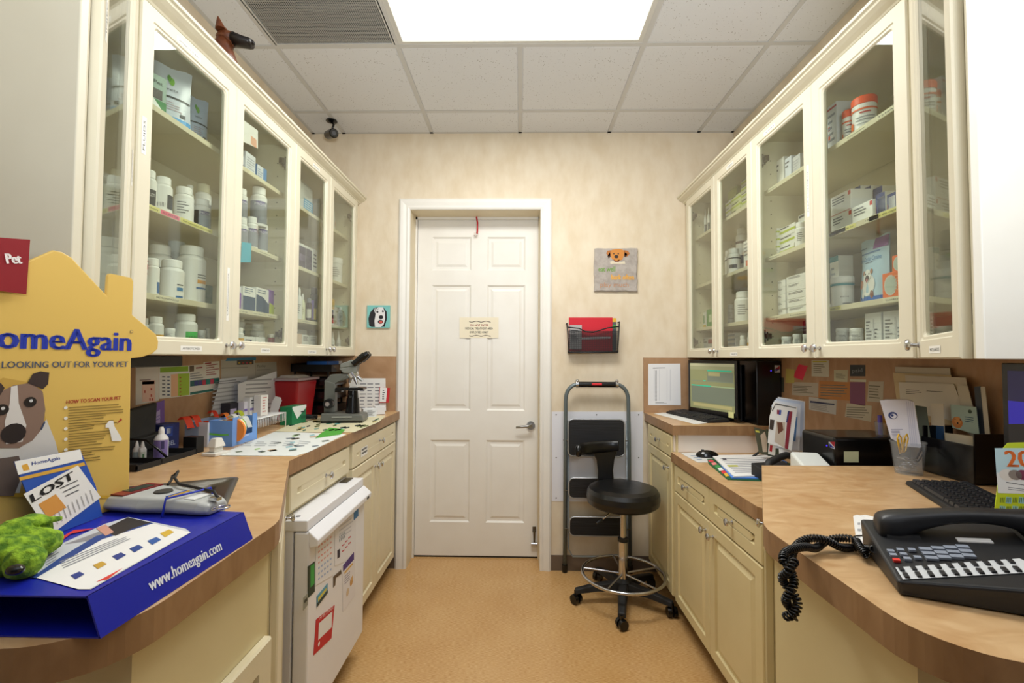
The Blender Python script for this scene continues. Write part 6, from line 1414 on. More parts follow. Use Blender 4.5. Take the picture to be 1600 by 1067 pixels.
wpk = thing('wall_pocket', 'black wall pocket full of papers under the nearest right cabinet', 'pocket', (0, 0, 0))
def wsheet(x, pts, cc, th=.0015, art=None, lean=0): return Pl((x, 0, 0), (0, -1, 0), (0, 0, 1)), pts
lay = [(1.425, [(1398, 573), (1484, 575), (1492, 640), (1402, 636)], '#a99c80', 'grey-tan sheet at the back of the black wall pocket', 0), (1.42, [(1395, 582), (1410, 583), (1486, 586), (1494, 665), (1405, 655)], '#b89a5e', 'manila folder in the black wall pocket', 0),
 (1.415, [(1414, 586), (1509, 590), (1518, 650), (1420, 650)], '#b5a78e', 'long pale paper in the black wall pocket', 0), (1.41, [(1404, 597), (1490, 600), (1504, 636), (1500, 660), (1408, 640)], '#c4baa6', 'printed white letter in the black wall pocket', 1),
 (1.405, [(1495, 602), (1512, 603), (1526, 660), (1530, 690), (1506, 672)], '#b0a58e', 'cream papers fanned at the right of the wall pocket', 0), (1.40, [(1522, 604), (1532, 603), (1542, 690), (1530, 700)], '#3c4450', 'navy edged folder right of the wall pocket papers', 0), (1.395, [(1532, 604), (1539, 604), (1548, 690), (1541, 698)], '#a9a08a', 'narrow cream folder at the right end of the wall pocket', 0),
 (1.385, [(1485, 632), (1525, 636), (1530, 680), (1488, 668)], '#9cb0a6', 'teal postcard with a golden puppy in the wall pocket', 2), (1.375, [(1454, 630), (1474, 631), (1476, 690), (1456, 682)], '#c4b494', 'tan and navy leaflet in the wall pocket', 3),
 (1.36, [(1476, 676), (1523, 682), (1522, 712), (1516, 717), (1478, 705)], '#b6a685', 'cream envelope in front of the wall pocket', 0), (1.35, [(1470, 700), (1512, 712), (1516, 717), (1470, 709)], '#d2ccbc', 'torn white scraps at the lip of the wall pocket', 0)]
for x, pts, cc, lb, k_ in lay:
    if k_ != 2 and cc != '#3c4450': cc = '#'+''.join('%02x' % int(int(cc[i:i+2], 16)*.7+245*.3) for i in (1, 3, 5))
    def aw(q, P):
        if k_ == 1: qlines(q, P, [(1416, 608), (1440, 609), (1440, 618), (1416, 616)], 3, '#6a655c'); qlines(q, P, [(1448, 610), (1486, 612), (1486, 614), (1448, 612)], 1, '#4a453c')
        if k_ == 2: q.disc(*P(1496, 660), .018, -.0008, M('#b8733a')); q.disc(*P(1497, 657), .012, -.001, M('#c98a4c')); q.disc(*P(1497, 661), .003, -.0014, M('#2a1a14')); q.disc(*P(1493, 655), .0018, -.0014, M('#2a1a14')); q.disc(*P(1501, 656), .0018, -.0014, M('#2a1a14')); qlines(q, P, [(1508, 650), (1522, 652), (1522, 662), (1508, 660)], 3, '#3f5a6a'); q.disc(*P(1516, 643), .006, -.001, M('#3c4a3a'))
        if k_ == 3: pp(q, P, [(1456, 664), (1475, 666), (1476, 690), (1456, 682)], '#2c4f78')
    sheet(Pl((x, 0, 0), (0, -1, 0), (0, 0, 1)), 'paper' , lb, 'paper', pts, cc, .0015, aw)
b = MB(GLOSSB); pk = Pl((1.33, 0, 0), (0, -1, 0), (0, 0, 1)); slab(b, [pk.P(*p) for p in [(1440, 692), (1470, 704), (1521, 720), (1524, 757), (1440, 738)]], .004)
b2 = MB(GLOSSB); 
pts = [on(*p, 'x', 1.33) for p in [(1440, 692), (1521, 720), (1524, 757), (1440, 738)]]; ya, yb = pts[0].y, pts[1].y
zlo = CT+.002
mb = MB(GLOSSB).hexa([(1.33, yb, zlo), (1.43, yb, zlo), (1.43, ya, zlo), (1.33, ya, zlo), (1.325, yb, 1.15), (1.43, yb, 1.24), (1.43, ya, 1.24), (1.325, ya, 1.17)]) if False else MB(GLOSSB).box(1.33, yb, zlo, 1.334, ya, 1.165).box(1.334, yb, zlo, 1.43, yb+.004, 1.2).box(1.334, ya-.004, zlo, 1.43, ya, 1.2).box(1.334, yb, zlo, 1.43, ya, zlo+.004)
mb.build('pocket_front', wpk, .001)
# right-hand near monitor, keyboard, calendar, telephone
monitor('large black monitor at the right edge of the picture with a blue-violet screen glow', (1.232, 1.035, CT+.0005), R(-100), .40, .33, .03, M('#1a1740', .3, kind='emit', e=.5),
        lambda q, w_, h_, z: (q.rect(-w_/2, z+h_*.48, w_/2, z+h_*.72, -.0016, M('#2a22a8', .3, kind='emit', e=.45)), q.poly([(-w_/2, z), (w_/2, z), (w_/2, z+h_*.42), (0, z+h_*.6), (-w_/2, z+h_*.5)], -.002, M('#1c1a1c', .3, kind='emit', e=.3))))
keyboard('black keyboard on the near right countertop behind the telephone', (1.135, 1.385, CT+.0005), R(-112))
PC = Pl((.985, .948, CT+.001), (.86, -.5, 0), (.0, .14, 1))
def acal(q, P):
    pp(q, P, [(1554, 700), (1620, 700), (1620, 745), (1557, 745)], '#bfe0ea', -.0004); pp(q, P, [(1557, 738), (1620, 738), (1620, 772), (1559, 770)], '#e9eef0', -.0006)
    qtext(q, P, '20', (1574, 729), (1612, 730), 26, '#e8731f', -.0012, .0012)
    q.disc(*P(1574, 742), .012, -.0010, M('#e3e0da')); q.disc(*P(1586, 742), .010, -.0011, M('#8a8078')); q.disc(*P(1598, 742), .010, -.0011, M('#7a2a4a'))
    qlines(q, P, [(1572, 752), (1610, 758), (1610, 762), (1572, 756)], 1, '#4a4f6a'); qlines(q, P, [(1575, 760), (1610, 765), (1610, 770), (1575, 766)], 2, '#8a90a4')
    for i in range(6):
        for j in range(3):
            if (i+j) % 2: pp(q, P, [(1562+i*10, 776+j*14), (1571+i*10, 777+j*14), (1570+i*10, 787+j*14), (1561+i*10, 786+j*14)], '#9fd4e0', -.0010)
            for k2 in range(3): pp(q, P, [(1563+i*10+k2*2.6, 777+j*14), (1564.2+i*10+k2*2.6, 777+j*14), (1563.4+i*10+k2*2.6, 785+j*14), (1562.2+i*10+k2*2.6, 785+j*14)], '#5a7a2a', -.0014)
sheet(PC, 'desk_calendar', 'tall colourful desk calendar card with orange year numerals at the right edge', 'calendar', [(1550, 835), (1561, 740), (1566, 702), (1575, 692), (1625, 690), (1640, 850)], '#c6da1a', .003, acal)
ph0 = on(1402, 931, 'z', CT+.001); PR_ = R(-23); ph = thing('telephone', 'large black office telephone with a row of white line keys, near right countertop', 'telephone', ph0, PR_)
pW, pD = .31, .20; z0, z1 = .023, .056
b = MB(M('#1e1f22', .45)); KT = .11; b.hexa([(0.004, .004, 0), (pW, .004, 0), (pW, pD, 0), (.004, pD, 0), (0, 0, z0), (pW, 0, z0+KT*pW), (pW, pD, z1+KT*pW), (0, pD, z1)]); b.build('phone_base', ph, .005, 3)
phm = Matrix.Translation(ph0) @ Matrix.Rotation(PR_, 4, 'Z')
tpl = Pl(phm @ Vector((0, 0, z0+.0006)), phm.to_3x3() @ Vector((1, 0, KT)), phm.to_3x3() @ Vector((0, pD, z1-z0))); P = tpl.P
q = MB(TXTD)
pp(q, P, [(1399, 887), (1593, 873), (1600, 876), (1612, 895), (1411, 906)], '#cfd2d4', -.0008)
onto(q, 'line_key_labels', ph, tpl)
q = MB(MBLACK); qp = lambda x, y: P(x, y)
def keyp(mb, x, y, w_, h_, cc, up=.004):   # raised key whose centre is measured on the sloped top
    a = P(x, y); mb.add([(a[0]-w_/2, -up, a[1]-h_/2), (a[0]+w_/2, -up, a[1]-h_/2), (a[0]+w_/2, -up, a[1]+h_/2), (a[0]-w_/2, -up, a[1]+h_/2), (a[0]-w_/2, 0, a[1]-h_/2), (a[0]+w_/2, 0, a[1]-h_/2), (a[0]+w_/2, 0, a[1]+h_/2), (a[0]-w_/2, 0, a[1]+h_/2)], [(0, 1, 2, 3), (0, 4, 5, 1), (1, 5, 6, 2), (2, 6, 7, 3), (3, 7, 4, 0)], M(cc, .45))
onto_k = lambda mb, nm: onto(mb, nm, ph, tpl)
for i in range(10):
    for (x, y) in ((1408.5+i*19.0, 890.5-i*1.35), (1416+i*19.3, 901-i*1.1)):
        k = MB(MBLACK); keyp(k, x, y, .006, .012, '#1b1c20' if (i, y) != (3, y) or y > 895 else '#1b1c20'); onto_k(k, 'line_key')
for r_ in range(3):
    for c_ in range(4):
        k = MB(MBLACK); keyp(k, 1446+c_*19.4+r_*5, 860+r_*7-c_*1.2, .016, .0085, '#8b93a2'); onto_k(k, 'dial_key')
for (x, y, cc) in ((1392, 863, '#8b93a2'), (1396, 869, '#8b93a2'), (1401, 877, '#e0352c'), (1407, 861, '#8b93a2'), (1412, 868, '#8b93a2'), (1418, 875, '#8b93a2'), (1425, 861, '#8b93a2'), (1434, 873, '#8b93a2')):
    k = MB(MBLACK); keyp(k, x, y, .0095, .007, cc); onto_k(k, 'function_key')
MB(M('#b92c2c')).cbox((.003, .1, .015), (.001, .001, .001)).build('indicator_light', ph)
# handset along the back of the telephone
hb = MB(M('#1a1b1f', .4)); 
sec = []
for (x, z, hw, hh) in ((-.012, .058, .020, .016), (-.004, .060, .027, .024), (.028, .062, .028, .026), (.046, .070, .023, .018), (.09, .080, .019, .0115), (.135, .082, .019, .011), (.18, .078, .02, .013), (.204, .069, .026, .024), (.238, .065, .027, .026), (.248, .061, .02, .018)):
    x = .024+x*.98; sec.append([(x, .155+dy*hw, z+dz*hh+KT*x) for dy, dz in ((-1, -.7), (-1, .6), (-.6, 1), (.6, 1), (1, .6), (1, -.7), (.6, -1), (-.6, -1))])
vs = [p for s_ in sec for p in s_]; k = len(sec); hb.add(vs, [(j*8+i, (j+1)*8+i, (j+1)*8+(i+1) % 8, j*8+(i+1) % 8) for j in range(k-1) for i in range(8)]+[tuple(range(8)), tuple(range((k-1)*8, k*8))[::-1]], None, True)
o = hb.build('handset', ph); md = o.modifiers.new('s', 'SUBSURF'); md.levels = 2; md.render_levels = 2
def tz(x, y, z): return (x, y, z+KT*x)
for x_ in (.02, .205): MB(M('#16171a', .5)).hexa([tz(*p) for p in [(x_, .125, .035), (x_+.055, .125, .035), (x_+.055, .19, .045), (x_, .19, .045), (x_+.004, .13, .05), (x_+.05, .13, .05), (x_+.05, .185, .06), (x_+.004, .185, .06)]]).build('handset_cradle', ph)
MB(M('#e6e6e6')).hexa([tz(*p) for p in [(.12, .125, .044), (.165, .125, .044), (.165, .137, .046), (.12, .137, .046), (.12, .125, .046), (.165, .125, .046), (.165, .137, .048), (.12, .137, .048)]]).build('name_strip', ph)
# coiled cord: path over the counter edge and down, twisted with itself
pm = lambda px, py, z: on(px, py, 'z', z)
path = [phm @ Vector((-.004, .12, .02)), pm(1340, 850, CT+.016), pm(1305, 848, CT+.017), pm(1280, 848, CT+.02), pm(1255, 852, CT+.02)]
edge = on(1238, 868, 'z', CT+.016); edge.x -= .004; path.append(edge)
dn = [(1232, 880), (1231, 900), (1234, 920), (1237, 940), (1236, 958), (1235, 965)]
path += [on(x, y, 'x', edge.x-.022) for x, y in dn]
def smooth(pts, n=14):
    out = []; P_ = [pts[0]]+pts+[pts[-1]]
    for i in range(1, len(P_)-2):
        for k in range(n):
            t = k/n; a, b_, c, d_ = P_[i-1], P_[i], P_[i+1], P_[i+2]; out.append(.5*((2*b_)+(c-a)*t+(2*a-5*b_+4*c-d_)*t*t+(-a+3*b_-3*c+d_)*t**3))
    out.append(pts[-1]); return out
def helix(pts, r, pitch, per=9):
    s_ = smooth([Vector(p) for p in pts]); out = []; ph_ = 0; up = Vector((0, 0, 1)); nn = (s_[1]-s_[0]).orthogonal().normalized()
    L_ = [0]
    for i in range(1, len(s_)): L_.append(L_[-1]+(s_[i]-s_[i-1]).length)
    tot = L_[-1]; N_ = int(tot/pitch*per); j = 0
    for k in range(N_):
        d_ = tot*k/N_
        while j < len(L_)-2 and L_[j+1] < d_: j += 1
        t = (d_-L_[j])/max(1e-9, L_[j+1]-L_[j]); p = s_[j].lerp(s_[j+1], t); tg = (s_[j+1]-s_[j]).normalized(); nn = (nn-tg*nn.dot(tg)).normalized(); bn = tg.cross(nn); a = 2*math.pi*k/per; out.append(p+(nn*math.cos(a)+bn*math.sin(a))*r)
    return out
cd_ = thing('coiled_telephone_lead', 'black coiled telephone lead twisted and hanging over the right counter edge', 'lead', edge)
ctr = smooth([Vector(p) for p in path], 6)
def twist(c, ph0_, r=.0085, turns=3.2):
    out = []; nn = (c[1]-c[0]).orthogonal().normalized(); k = len(c)
    for i, p in enumerate(c):
        tg = (c[min(i+1, k-1)]-c[max(i-1, 0)]).normalized(); nn = (nn-tg*nn.dot(tg)).normalized(); bn = tg.cross(nn); an = 2*math.pi*turns*i/k+ph0_; rr = r*min(1, (k-1-i)/5+.15)
        out.append(p+(nn*math.cos(an)+bn*math.sin(an))*rr)
    return out
for ph_o in (0, math.pi):
    b = MB(GLOSSB); b.tube([p-edge for p in helix(twist(ctr, ph_o)[::2], .0058, .0054)], .0021, 6); b.build('cord_strand', cd_)
b = MB(GLOSSB); b.tube([p-edge for p in smooth([pm(1335, 843, CT+.014), pm(1334, 838, CT+.012), pm(1350, 837, CT+.012), pm(1372, 840, CT+.02)])], .0015, 6); b.build('cord_end', cd_)
def acard(q, P):
    qlines(q, P, [(1340, 815), (1345, 815), (1345, 845), (1340, 845)], 3, '#a9a9ac'); qtext(q, P, 'ROX', (1351, 818), (1360, 838), -7, '#3f6ad0', -.001, .0002)
sheet(top(CT+.0012), 'paper_slip', 'white card with blue handwriting lying beside the black telephone', 'card', [(1333, 806), (1339, 804), (1372, 812), (1374, 842), (1344, 851), (1338, 846)], '#ecebe8', .0008, acard)
sheet(top(CT+.0022), 'paper_slip', 'second white card partly under the first, beside the black telephone', 'card', [(1344, 805), (1352, 804), (1384, 812), (1378, 822)], '#efeeea', .0008)
# ================= FRIDGE =================
WFR = M('#e9e9ec', .35, kind='paint', c2='#e5e5e9')
fr = thing('mini_fridge', 'white under-counter refrigerator covered with papers and magnets', 'refrigerator', (-.735, 1.615, 0), R(90))
fw = .575; yd = .06
MB(WFR).box(.005, yd, .04, fw-.005, .62, .835).build('fridge_body', fr, .004)
b = MB(WFR).box(.0, 0, .125, fw, yd-.006, .80); fd_ = b.build('fridge_door', fr, .006)
MB(WFR).box(0, .008, .803, fw, .2, .842).build('top_trim', fr, .004)
b = MB(WFR); b.hexa([(0.0, -.03, .752), (fw, -.03, .752), (fw, .0, .745), (0, .0, .745), (0, -.032, .775), (fw, -.032, .775), (fw, .006, .808), (0, .006, .808)]); b.build('handle_lip', fr, .004)
for x in (.04, fw-.05): MB(M('#9a9aa0', .4)).cyl((x, .06, .8421), (x, .06, .8445), .008, n=14).build('hinge_screw', fr)
MB(DSTEEL).box(fw-.1, .05, .843, fw-.02, .085, .846).build('hinge_plate', fr)
MB(MBLACK).box(fw-.06, -.0335, .758, fw-.04, -.0305, .768).build('brand_badge', fr)
for x in (.05, fw-.08):
    for y in (.1, .54): MB(MBLACK).cyl((x+.015, y, 0), (x+.015, y, .04), .016, n=12).build('foot', fr)
MB(M('#3a3a3c', .6)).box(.01, .055, .04, fw-.01, .059, .12).build('kick_grille', fr)
FP = Pl((-.7345, 0, 0), (0, 1, 0), (0, 0, 1))
def mag(nm, lb, pts, cc, art=None, th=.001, dx=0): return sheet(Pl((-.7335+dx, 0, 0), (0, 1, 0), (0, 0, 1)), nm, lb, nm.split('_')[-1], pts, cc, th, art)
def acalf(q, P):
    pp(q, P, [(496, 834), (500, 831), (500, 841), (496, 844)], '#5a3a34'); pp(q, P, [(516, 823), (519, 820), (519, 831), (516, 834)], '#2a2a2e')
    for i in range(7):
        for j in range(5): pp(q, P, [(497+j*4.6, 853+i*8.4-j*3.6), (499.5+j*4.6, 851.5+i*8.4-j*3.6), (499.5+j*4.6, 854+i*8.4-j*3.6), (497+j*4.6, 856+i*8.4-j*3.6)], '#e2a79a' if i < 4 else '#a9b9d8')
mag('calendar_sheet', 'small printed calendar sheet in the middle of the fridge door', [(494, 833), (521, 815), (521, 898), (493, 915)], '#e6e5e6', acalf)
def adose(q, P):
    for j in range(4): pp(q, P, [(530+j*2.6, 838-j*2), (531+j*2.6, 837-j*2), (531+j*2.6, 846-j*2), (530+j*2.6, 847-j*2)], '#4a6a7a')
    for j in range(6): pp(q, P, [(534+(j % 3)*5, 852-(j % 3)*6+(j//3)*9), (538+(j % 3)*5, 849-(j % 3)*6+(j//3)*9), (538+(j % 3)*5, 851-(j % 3)*6+(j//3)*9), (534+(j % 3)*5, 854-(j % 3)*6+(j//3)*9)], '#c0404a')
    pp(q, P, [(541, 806), (552, 797), (552, 800), (541, 809)], '#4ab0c4'); pp(q, P, [(527, 860), (531, 857), (531, 870), (527, 873)], '#2c2438'); qlines(q, P, [(530, 815), (551, 800), (551, 830), (530, 845)], 5, '#c9c9d0')
mag('dosage_chart', 'white chart with red and blue figures high on the fridge door', [(523, 815), (556, 791), (556, 870), (523, 884)], '#e4e3e6', adose)
mag('blue_magnet', 'square blue magnet at the top right corner of the fridge door', [(553, 796), (560, 790), (560, 806), (553, 813)], '#3a7ab8', None, .002, .001)
mag('green_magnet', 'green photo frame magnet on the left of the fridge door', [(482, 885), (492, 877), (492, 924), (482, 934)], '#2c3a2c', lambda q, P: pp(q, P, [(485, 884), (491, 880), (491, 912), (485, 918)], '#3fa046'), .003)
mag('photo_magnet', 'small photo strip magnet below the green frame', [(474, 934), (481, 927), (481, 945), (474, 954)], '#8a8a7c', lambda q, P: pp(q, P, [(475, 938), (480, 933), (480, 938), (475, 943)], '#3a3a2c'))
mag('photo_magnet', 'landscape photo magnet with yellow and blue, above the red frame', [(495, 932), (512, 911), (512, 926), (495, 949)], '#5f9ab0', lambda q, P: (pp(q, P, [(497, 934), (510, 918), (510, 922), (497, 940)], '#d2c44a'), pp(q, P, [(495, 943), (512, 921), (512, 926), (495, 949)], '#2f3f3a', -.0008)))
mag('bent_photo_magnet', 'small dark bracket-shaped photo magnet in the middle right of the door', [(521, 901), (533, 890), (534, 896), (525, 903), (524, 914), (521, 918)], '#5a4a38')
def apz(q, P):
    pp(q, P, [(536, 883), (553, 862), (553, 874), (536, 893)], '#4a2f7a'); pp(q, P, [(538, 894), (551, 879), (551, 882), (538, 897)], '#d9a83a'); q.disc(*P(549, 908), .018, -.0008, M('#c9995a')); q.disc(*P(550, 903), .01, -.001, M('#d9b27a')); q.disc(*P(543, 925), .016, -.0008, M('#d6c0a0')); qlines(q, P, [(538, 900), (548, 890), (548, 905), (538, 915)], 4, '#9a93a8')
mag('pizza_flyer', 'flyer with purple heading and puppy picture low right on the fridge door', [(535, 884), (554, 862), (555, 930), (536, 956)], '#e3dfe0', apz)
def ared(q, P):
    pp(q, P, [(498, 974), (519, 955), (518, 980), (497, 1000)], '#e8e6e4', -.0006); qtext(q, P, 'MY BEST FRIENDS', (499, 969), (520, 951), 5, '#f0d9d6', -.001); q.disc(*P(498, 1006), .008, -.001, M('#f0e6e4'))
mag('red_frame_magnet', 'red frame magnet with white centre, lowest on the fridge door', [(494, 968), (523, 945), (518, 997), (490, 1024)], '#c4232a', ared)
# ================= FAR WALL =================
wb = sheet(Pl((0, 3.108, 0), (1, 0, 0), (0, 0, 1)), 'wall_panel', 'white screwed panel on the door wall behind the step ladder', 'panel', [(862, 643), (1005, 643), (1005, 785), (862, 783)], '#e4e4ea', .006)
b = MB(DSTEEL)
for px, py in ((869, 648), (932, 648), (998, 648), (869, 715), (998, 715), (869, 778), (998, 778)): p = on(px, py, 'y', 3.107); b.disc(p.x, p.z, .0045, 3.1074)
o = b.build('screws', None); o.parent = wb; o.matrix_parent_inverse = wb.matrix_world.inverted(); o['kind'] = 'stuff'
# plaque
PLQ = Pl((0, 3.1085, 0), (1, 0, 0), (0, 0, 1)); a = on(928, 387, 'y', 3.09); c = on(997, 456, 'y', 3.09)
pq = thing('wall_plaque', 'square grey stone plaque with a brown dog head and coloured words', 'plaque', ((a.x+c.x)/2, 3.108, (a.z+c.z)/2)); w_ = c.x-a.x; h_ = a.z-c.z
rnd = random.Random(11); ring_ = []
for k in range(48):
    t = k/48*4; s_, f_ = int(t), t-int(t); x, z = [(-1+2*f_, -1), (1, -1+2*f_), (1-2*f_, 1), (-1, 1-2*f_)][s_]; j = 1-rnd.uniform(0, .035); ring_.append((x*w_/2*j, z*h_/2*j))
b = MB(M('#b3aaa2', .85, kind='blotch', c2='#a39a92', sc=25, bs=.8, bd=.01)); n = 48; vs = [(x, 0, z) for x, z in ring_]+[(x, -.012, z) for x, z in ring_]+[(x*.95, -.018, z*.95) for x, z in ring_]
b.add(vs, [(i, i+n, (i+1) % n+n, (i+1) % n) for i in range(n)]+[(i+n, i+2*n, (i+1) % n+2*n, (i+1) % n+n) for i in range(n)]+[tuple(range(2*n, 3*n))][::1]); b.build('stone', pq)
Y = -.0186; q = MB(TXTD)
def pl_(px, py): p = on(px, py, 'y', 3.09); return (p.x-(a.x+c.x)/2, p.z-(a.z+c.z)/2)
OR = M('#cc8434', .6)
for pts, m in (([(955, 391), (962, 389), (970, 389), (976, 392), (975, 399), (972, 406), (964, 408), (956, 405), (954, 399)], OR), ([(955, 391), (949, 392), (947, 396), (951, 401), (954, 399)], M('#b06a28')), ([(953, 394), (954, 401), (951, 404), (949, 400)], M('#5a3c28')), ([(975, 391), (981, 392), (984, 396), (980, 401), (976, 399)], M('#b06a28')), ([(976, 394), (980, 397), (978, 402), (975, 401)], M('#5a3c28')),
    ([(953, 409), (957, 408), (971, 409), (976, 408), (977, 412), (972, 412), (958, 412), (954, 413)], M('#d9cdb4')), ([(959, 405), (963, 408), (968, 405), (967, 409), (960, 409)], M('#a8501f'))):
    q.poly([pl_(*p) for p in pts], Y-.0004, m)
q.disc(*pl_(963, 401), .011, Y-.0012, M('#2a1c14'), sx=1.3).disc(*pl_(959, 396.5), .005, Y-.0012, M('#3a2414')).disc(*pl_(966, 396.5), .005, Y-.0012, M('#3a2414'))
q.build('dog_relief', pq); q = MB(TXTD)
x, z = pl_(935, 424); q.text('eat well', x, z, .048, Y-.001, M('#6f9a3c'), width=pl_(961, 424)[0]-x, bold=.03)
q.build('lettering', pq); q = MB(TXTD); x, z = pl_(955, 437); q.text('bark often', x, z, .05, Y-.001, M('#e0a43a'), width=pl_(990, 437)[0]-x, bold=.06)
q.build('lettering', pq); q = MB(TXTD); x, z = pl_(938, 448); q.text('play much', x, z, .042, Y-.001, M('#b88a6a'), width=pl_(982, 448)[0]-x, bold=.02); q.build('lettering', pq)
# mesh file holder with red folder
fh = thing('file_holder', 'black wire mesh file holder on the wall between plaque and ladder', 'holder', (0, 3.108, 0))
P5 = Pl((0, 3.05, 0), (1, 0, 0), (0, 0, 1)); pf = lambda px, py, y=3.05: Vector((on(px, py, 'y', y).x, y-3.108, on(px, py, 'y', y).z))
b = MB(MBLACK); rim = [pf(886, 511), pf(905, 513), pf(915, 518), pf(927, 519), pf(940, 515), pf(950, 512), pf(968, 510)]
b.tube(rim, .004, 8).tube([pf(886, 505), pf(889, 552)], .004, 8).tube([pf(968, 503), pf(965, 551)], .004, 8).tube([pf(889, 551), pf(965, 550)], .0045, 8)
for px, py in ((886, 505), (968, 503), (889, 551), (965, 550)): p = pf(px, py); b.tube([p, Vector((p.x, -.001, p.z))], .0035, 6)
b.build('wire_frame', fh)
b = MB(M('#101012', .6)); xa, xb = pf(888, 530).x, pf(966, 530).x; zb_, zt_2 = pf(900, 550).z, pf(900, 517).z; n_ = 56
for i in range(n_+1): x = xa+(xb-xa)*i/n_; b.box(x-.0011, -.0585, zb_, x+.0011, -.0575, zt_2)
m_ = int(n_*(zt_2-zb_)/(xb-xa))
for i in range(m_+1): z = zb_+(zt_2-zb_)*i/m_; b.box(xa, -.0578, z-.0011, xb, -.0568, z+.0011)
b.box(xa, -.057, zb_, xb, -.001, zb_+.002); b.build('mesh', fh)['kind'] = 'stuff'
rf = sheet(Pl((0, 3.075, 0), (1, 0, 0), (0, 0, 1)), 'file_folder', 'bright red file folder in the wall mesh holder', 'folder', [(889, 549), (889, 496), (957, 496), (958, 549)], '#cf1028', .006)
sheet(Pl((0, 3.066, 0), (1, 0, 0), (0, 0, 1)), 'paper_strip', 'white printed strip at the left of the red folder', 'paper', [(890, 508), (909, 508), (909, 546), (890, 546)], '#b5b2b0', .001, lambda q, P: qlines(q, P, [(892, 515), (903, 515), (903, 535), (892, 535)], 6, '#6a6a6a'))
sheet(Pl((0, 3.067, 0), (1, 0, 0), (0, 0, 1)), 'label_tabs', 'yellow and green index tabs at the right of the red folder', 'tabs', [(957, 497), (963, 497), (963, 548), (957, 548)], '#55585a', .001, lambda q, P: (pp(q, P, [(957, 497), (963, 497), (963, 503), (957, 503)], '#e0b03a'), pp(q, P, [(957, 508), (963, 508), (963, 513), (957, 513)], '#3a9c3c')))
sheet(Pl((0, 3.069, 0), (1, 0, 0), (0, 0, 1)), 'paper_strip', 'thin white pen-like strip across the red folder', 'paper', [(902, 527), (954, 526), (954, 529), (902, 530)], '#d9d9dc', .001)
# dog picture tile
ta = on(574, 477, 'y', 3.10); tc = on(609, 512, 'y', 3.10)
dt = thing('picture_tile', 'small teal picture tile of a black and white shaggy dog', 'picture', ((ta.x+tc.x)/2, 3.108, (ta.z+tc.z)/2)); w_ = tc.x-ta.x; h_ = ta.z-tc.z
MB(M('#7fc4bf', .4)).box(-w_/2, -.012, -h_/2, w_/2, 0, h_/2).build('tile', dt, .001)
q = MB(TXTD); Y = -.0126; pt = lambda u, v: ((u-.5)*w_, (.5-v)*h_)
BK = M('#1f1a20'); WH = M('#e6e3e4')
q.poly([pt(*p) for p in [(.1, .9), (.06, .6), (.14, .32), (.3, .12), (.5, .08), (.72, .1), (.86, .28), (.88, .6), (.78, .96), (.2, .97)]], Y, BK)
q.poly([pt(*p) for p in [(.36, .98), (.33, .7), (.38, .4), (.32, .22), (.5, .08), (.7, .08), (.78, .3), (.8, .6), (.74, .85), (.62, .98)]], Y-.0005, WH)
q.disc(*pt(.62, .53), .013, Y-.001, BK, sx=1.2); q.disc(*pt(.46, .3), .007, Y-.001, BK); q.disc(*pt(.7, .27), .007, Y-.001, BK); q.disc(*pt(.6, .74), .014, Y-.001, BK, sx=1.3); q.disc(*pt(.61, .75), .010, Y-.0014, M('#cf5a50'), sx=1.2)
for i in range(5): q.poly([pt(.34+.05*i, .12+.01*i), pt(.37+.05*i, .12), pt(.33+.03*i, .3), pt(.31+.03*i, .3)], Y-.0008, BK if i % 2 else WH)
q.build('dog_painting', dt)
# sign on the door, candy-cane hook
def asg(q, P):
    qtext(q, P, 'DO NOT ENTER', (735, 509.5), (763, 509.5), 3.2, '#c23a38', -.0008, .0003); qtext(q, P, 'MEDICAL TREATMENT AREA', (727, 514.5), (770, 514.5), 3.2, '#2a2a2c', -.0008, .0003); qtext(q, P, 'EMPLOYEES ONLY', (734, 520.5), (763, 520.5), 3.2, '#2a2a2c', -.0008, .0003)
    for y, sgn in ((502, 1), (524, -1)):
        for i in range(14): x = 733+i*2.4; pp(q, P, [(x, y+.8*math.sin(i)), (x+2.4, y+.8*math.sin(i+1)), (x+2.4, y+1+.8*math.sin(i+1)), (x, y+1+.8*math.sin(i))], '#4a4038')
sheet(Pl((0, DY-.0015, 0), (1, 0, 0), (0, 0, 1)), 'door_sign', 'cream paper staff notice taped in the middle of the white door', 'sign', [(718, 496), (779, 496), (779, 528), (718, 528)], '#eee4cb', .0012, asg)
cc_ = thing('candy_cane_hanger', 'small red and white candy cane hanging from the door head', 'decoration', (on(745, 350, 'y', 3.26).x, 3.262, 0))
zc = on(745, 368, 'y', 3.26).z; zt3 = on(745, 335, 'y', 3.26).z
b = MB(M('#c0182a', .4)); b.tube([(0, 0, zt3+.03), (-.002, 0, zt3-.02), (.005, 0, zt3-.06), (.004, 0, zc+.035), (.002, 0, zc+.01)], .006, 8); b.build('red_band', cc_)
b = MB(M('#e8dcd4', .4)); b.tube([(.002, -.002, zc+.012), (-.004, -.002, zc+.001), (-.013, -.002, zc+.004), (-.014, -.002, zc+.02)], .006, 8); b.build('white_hook', cc_)
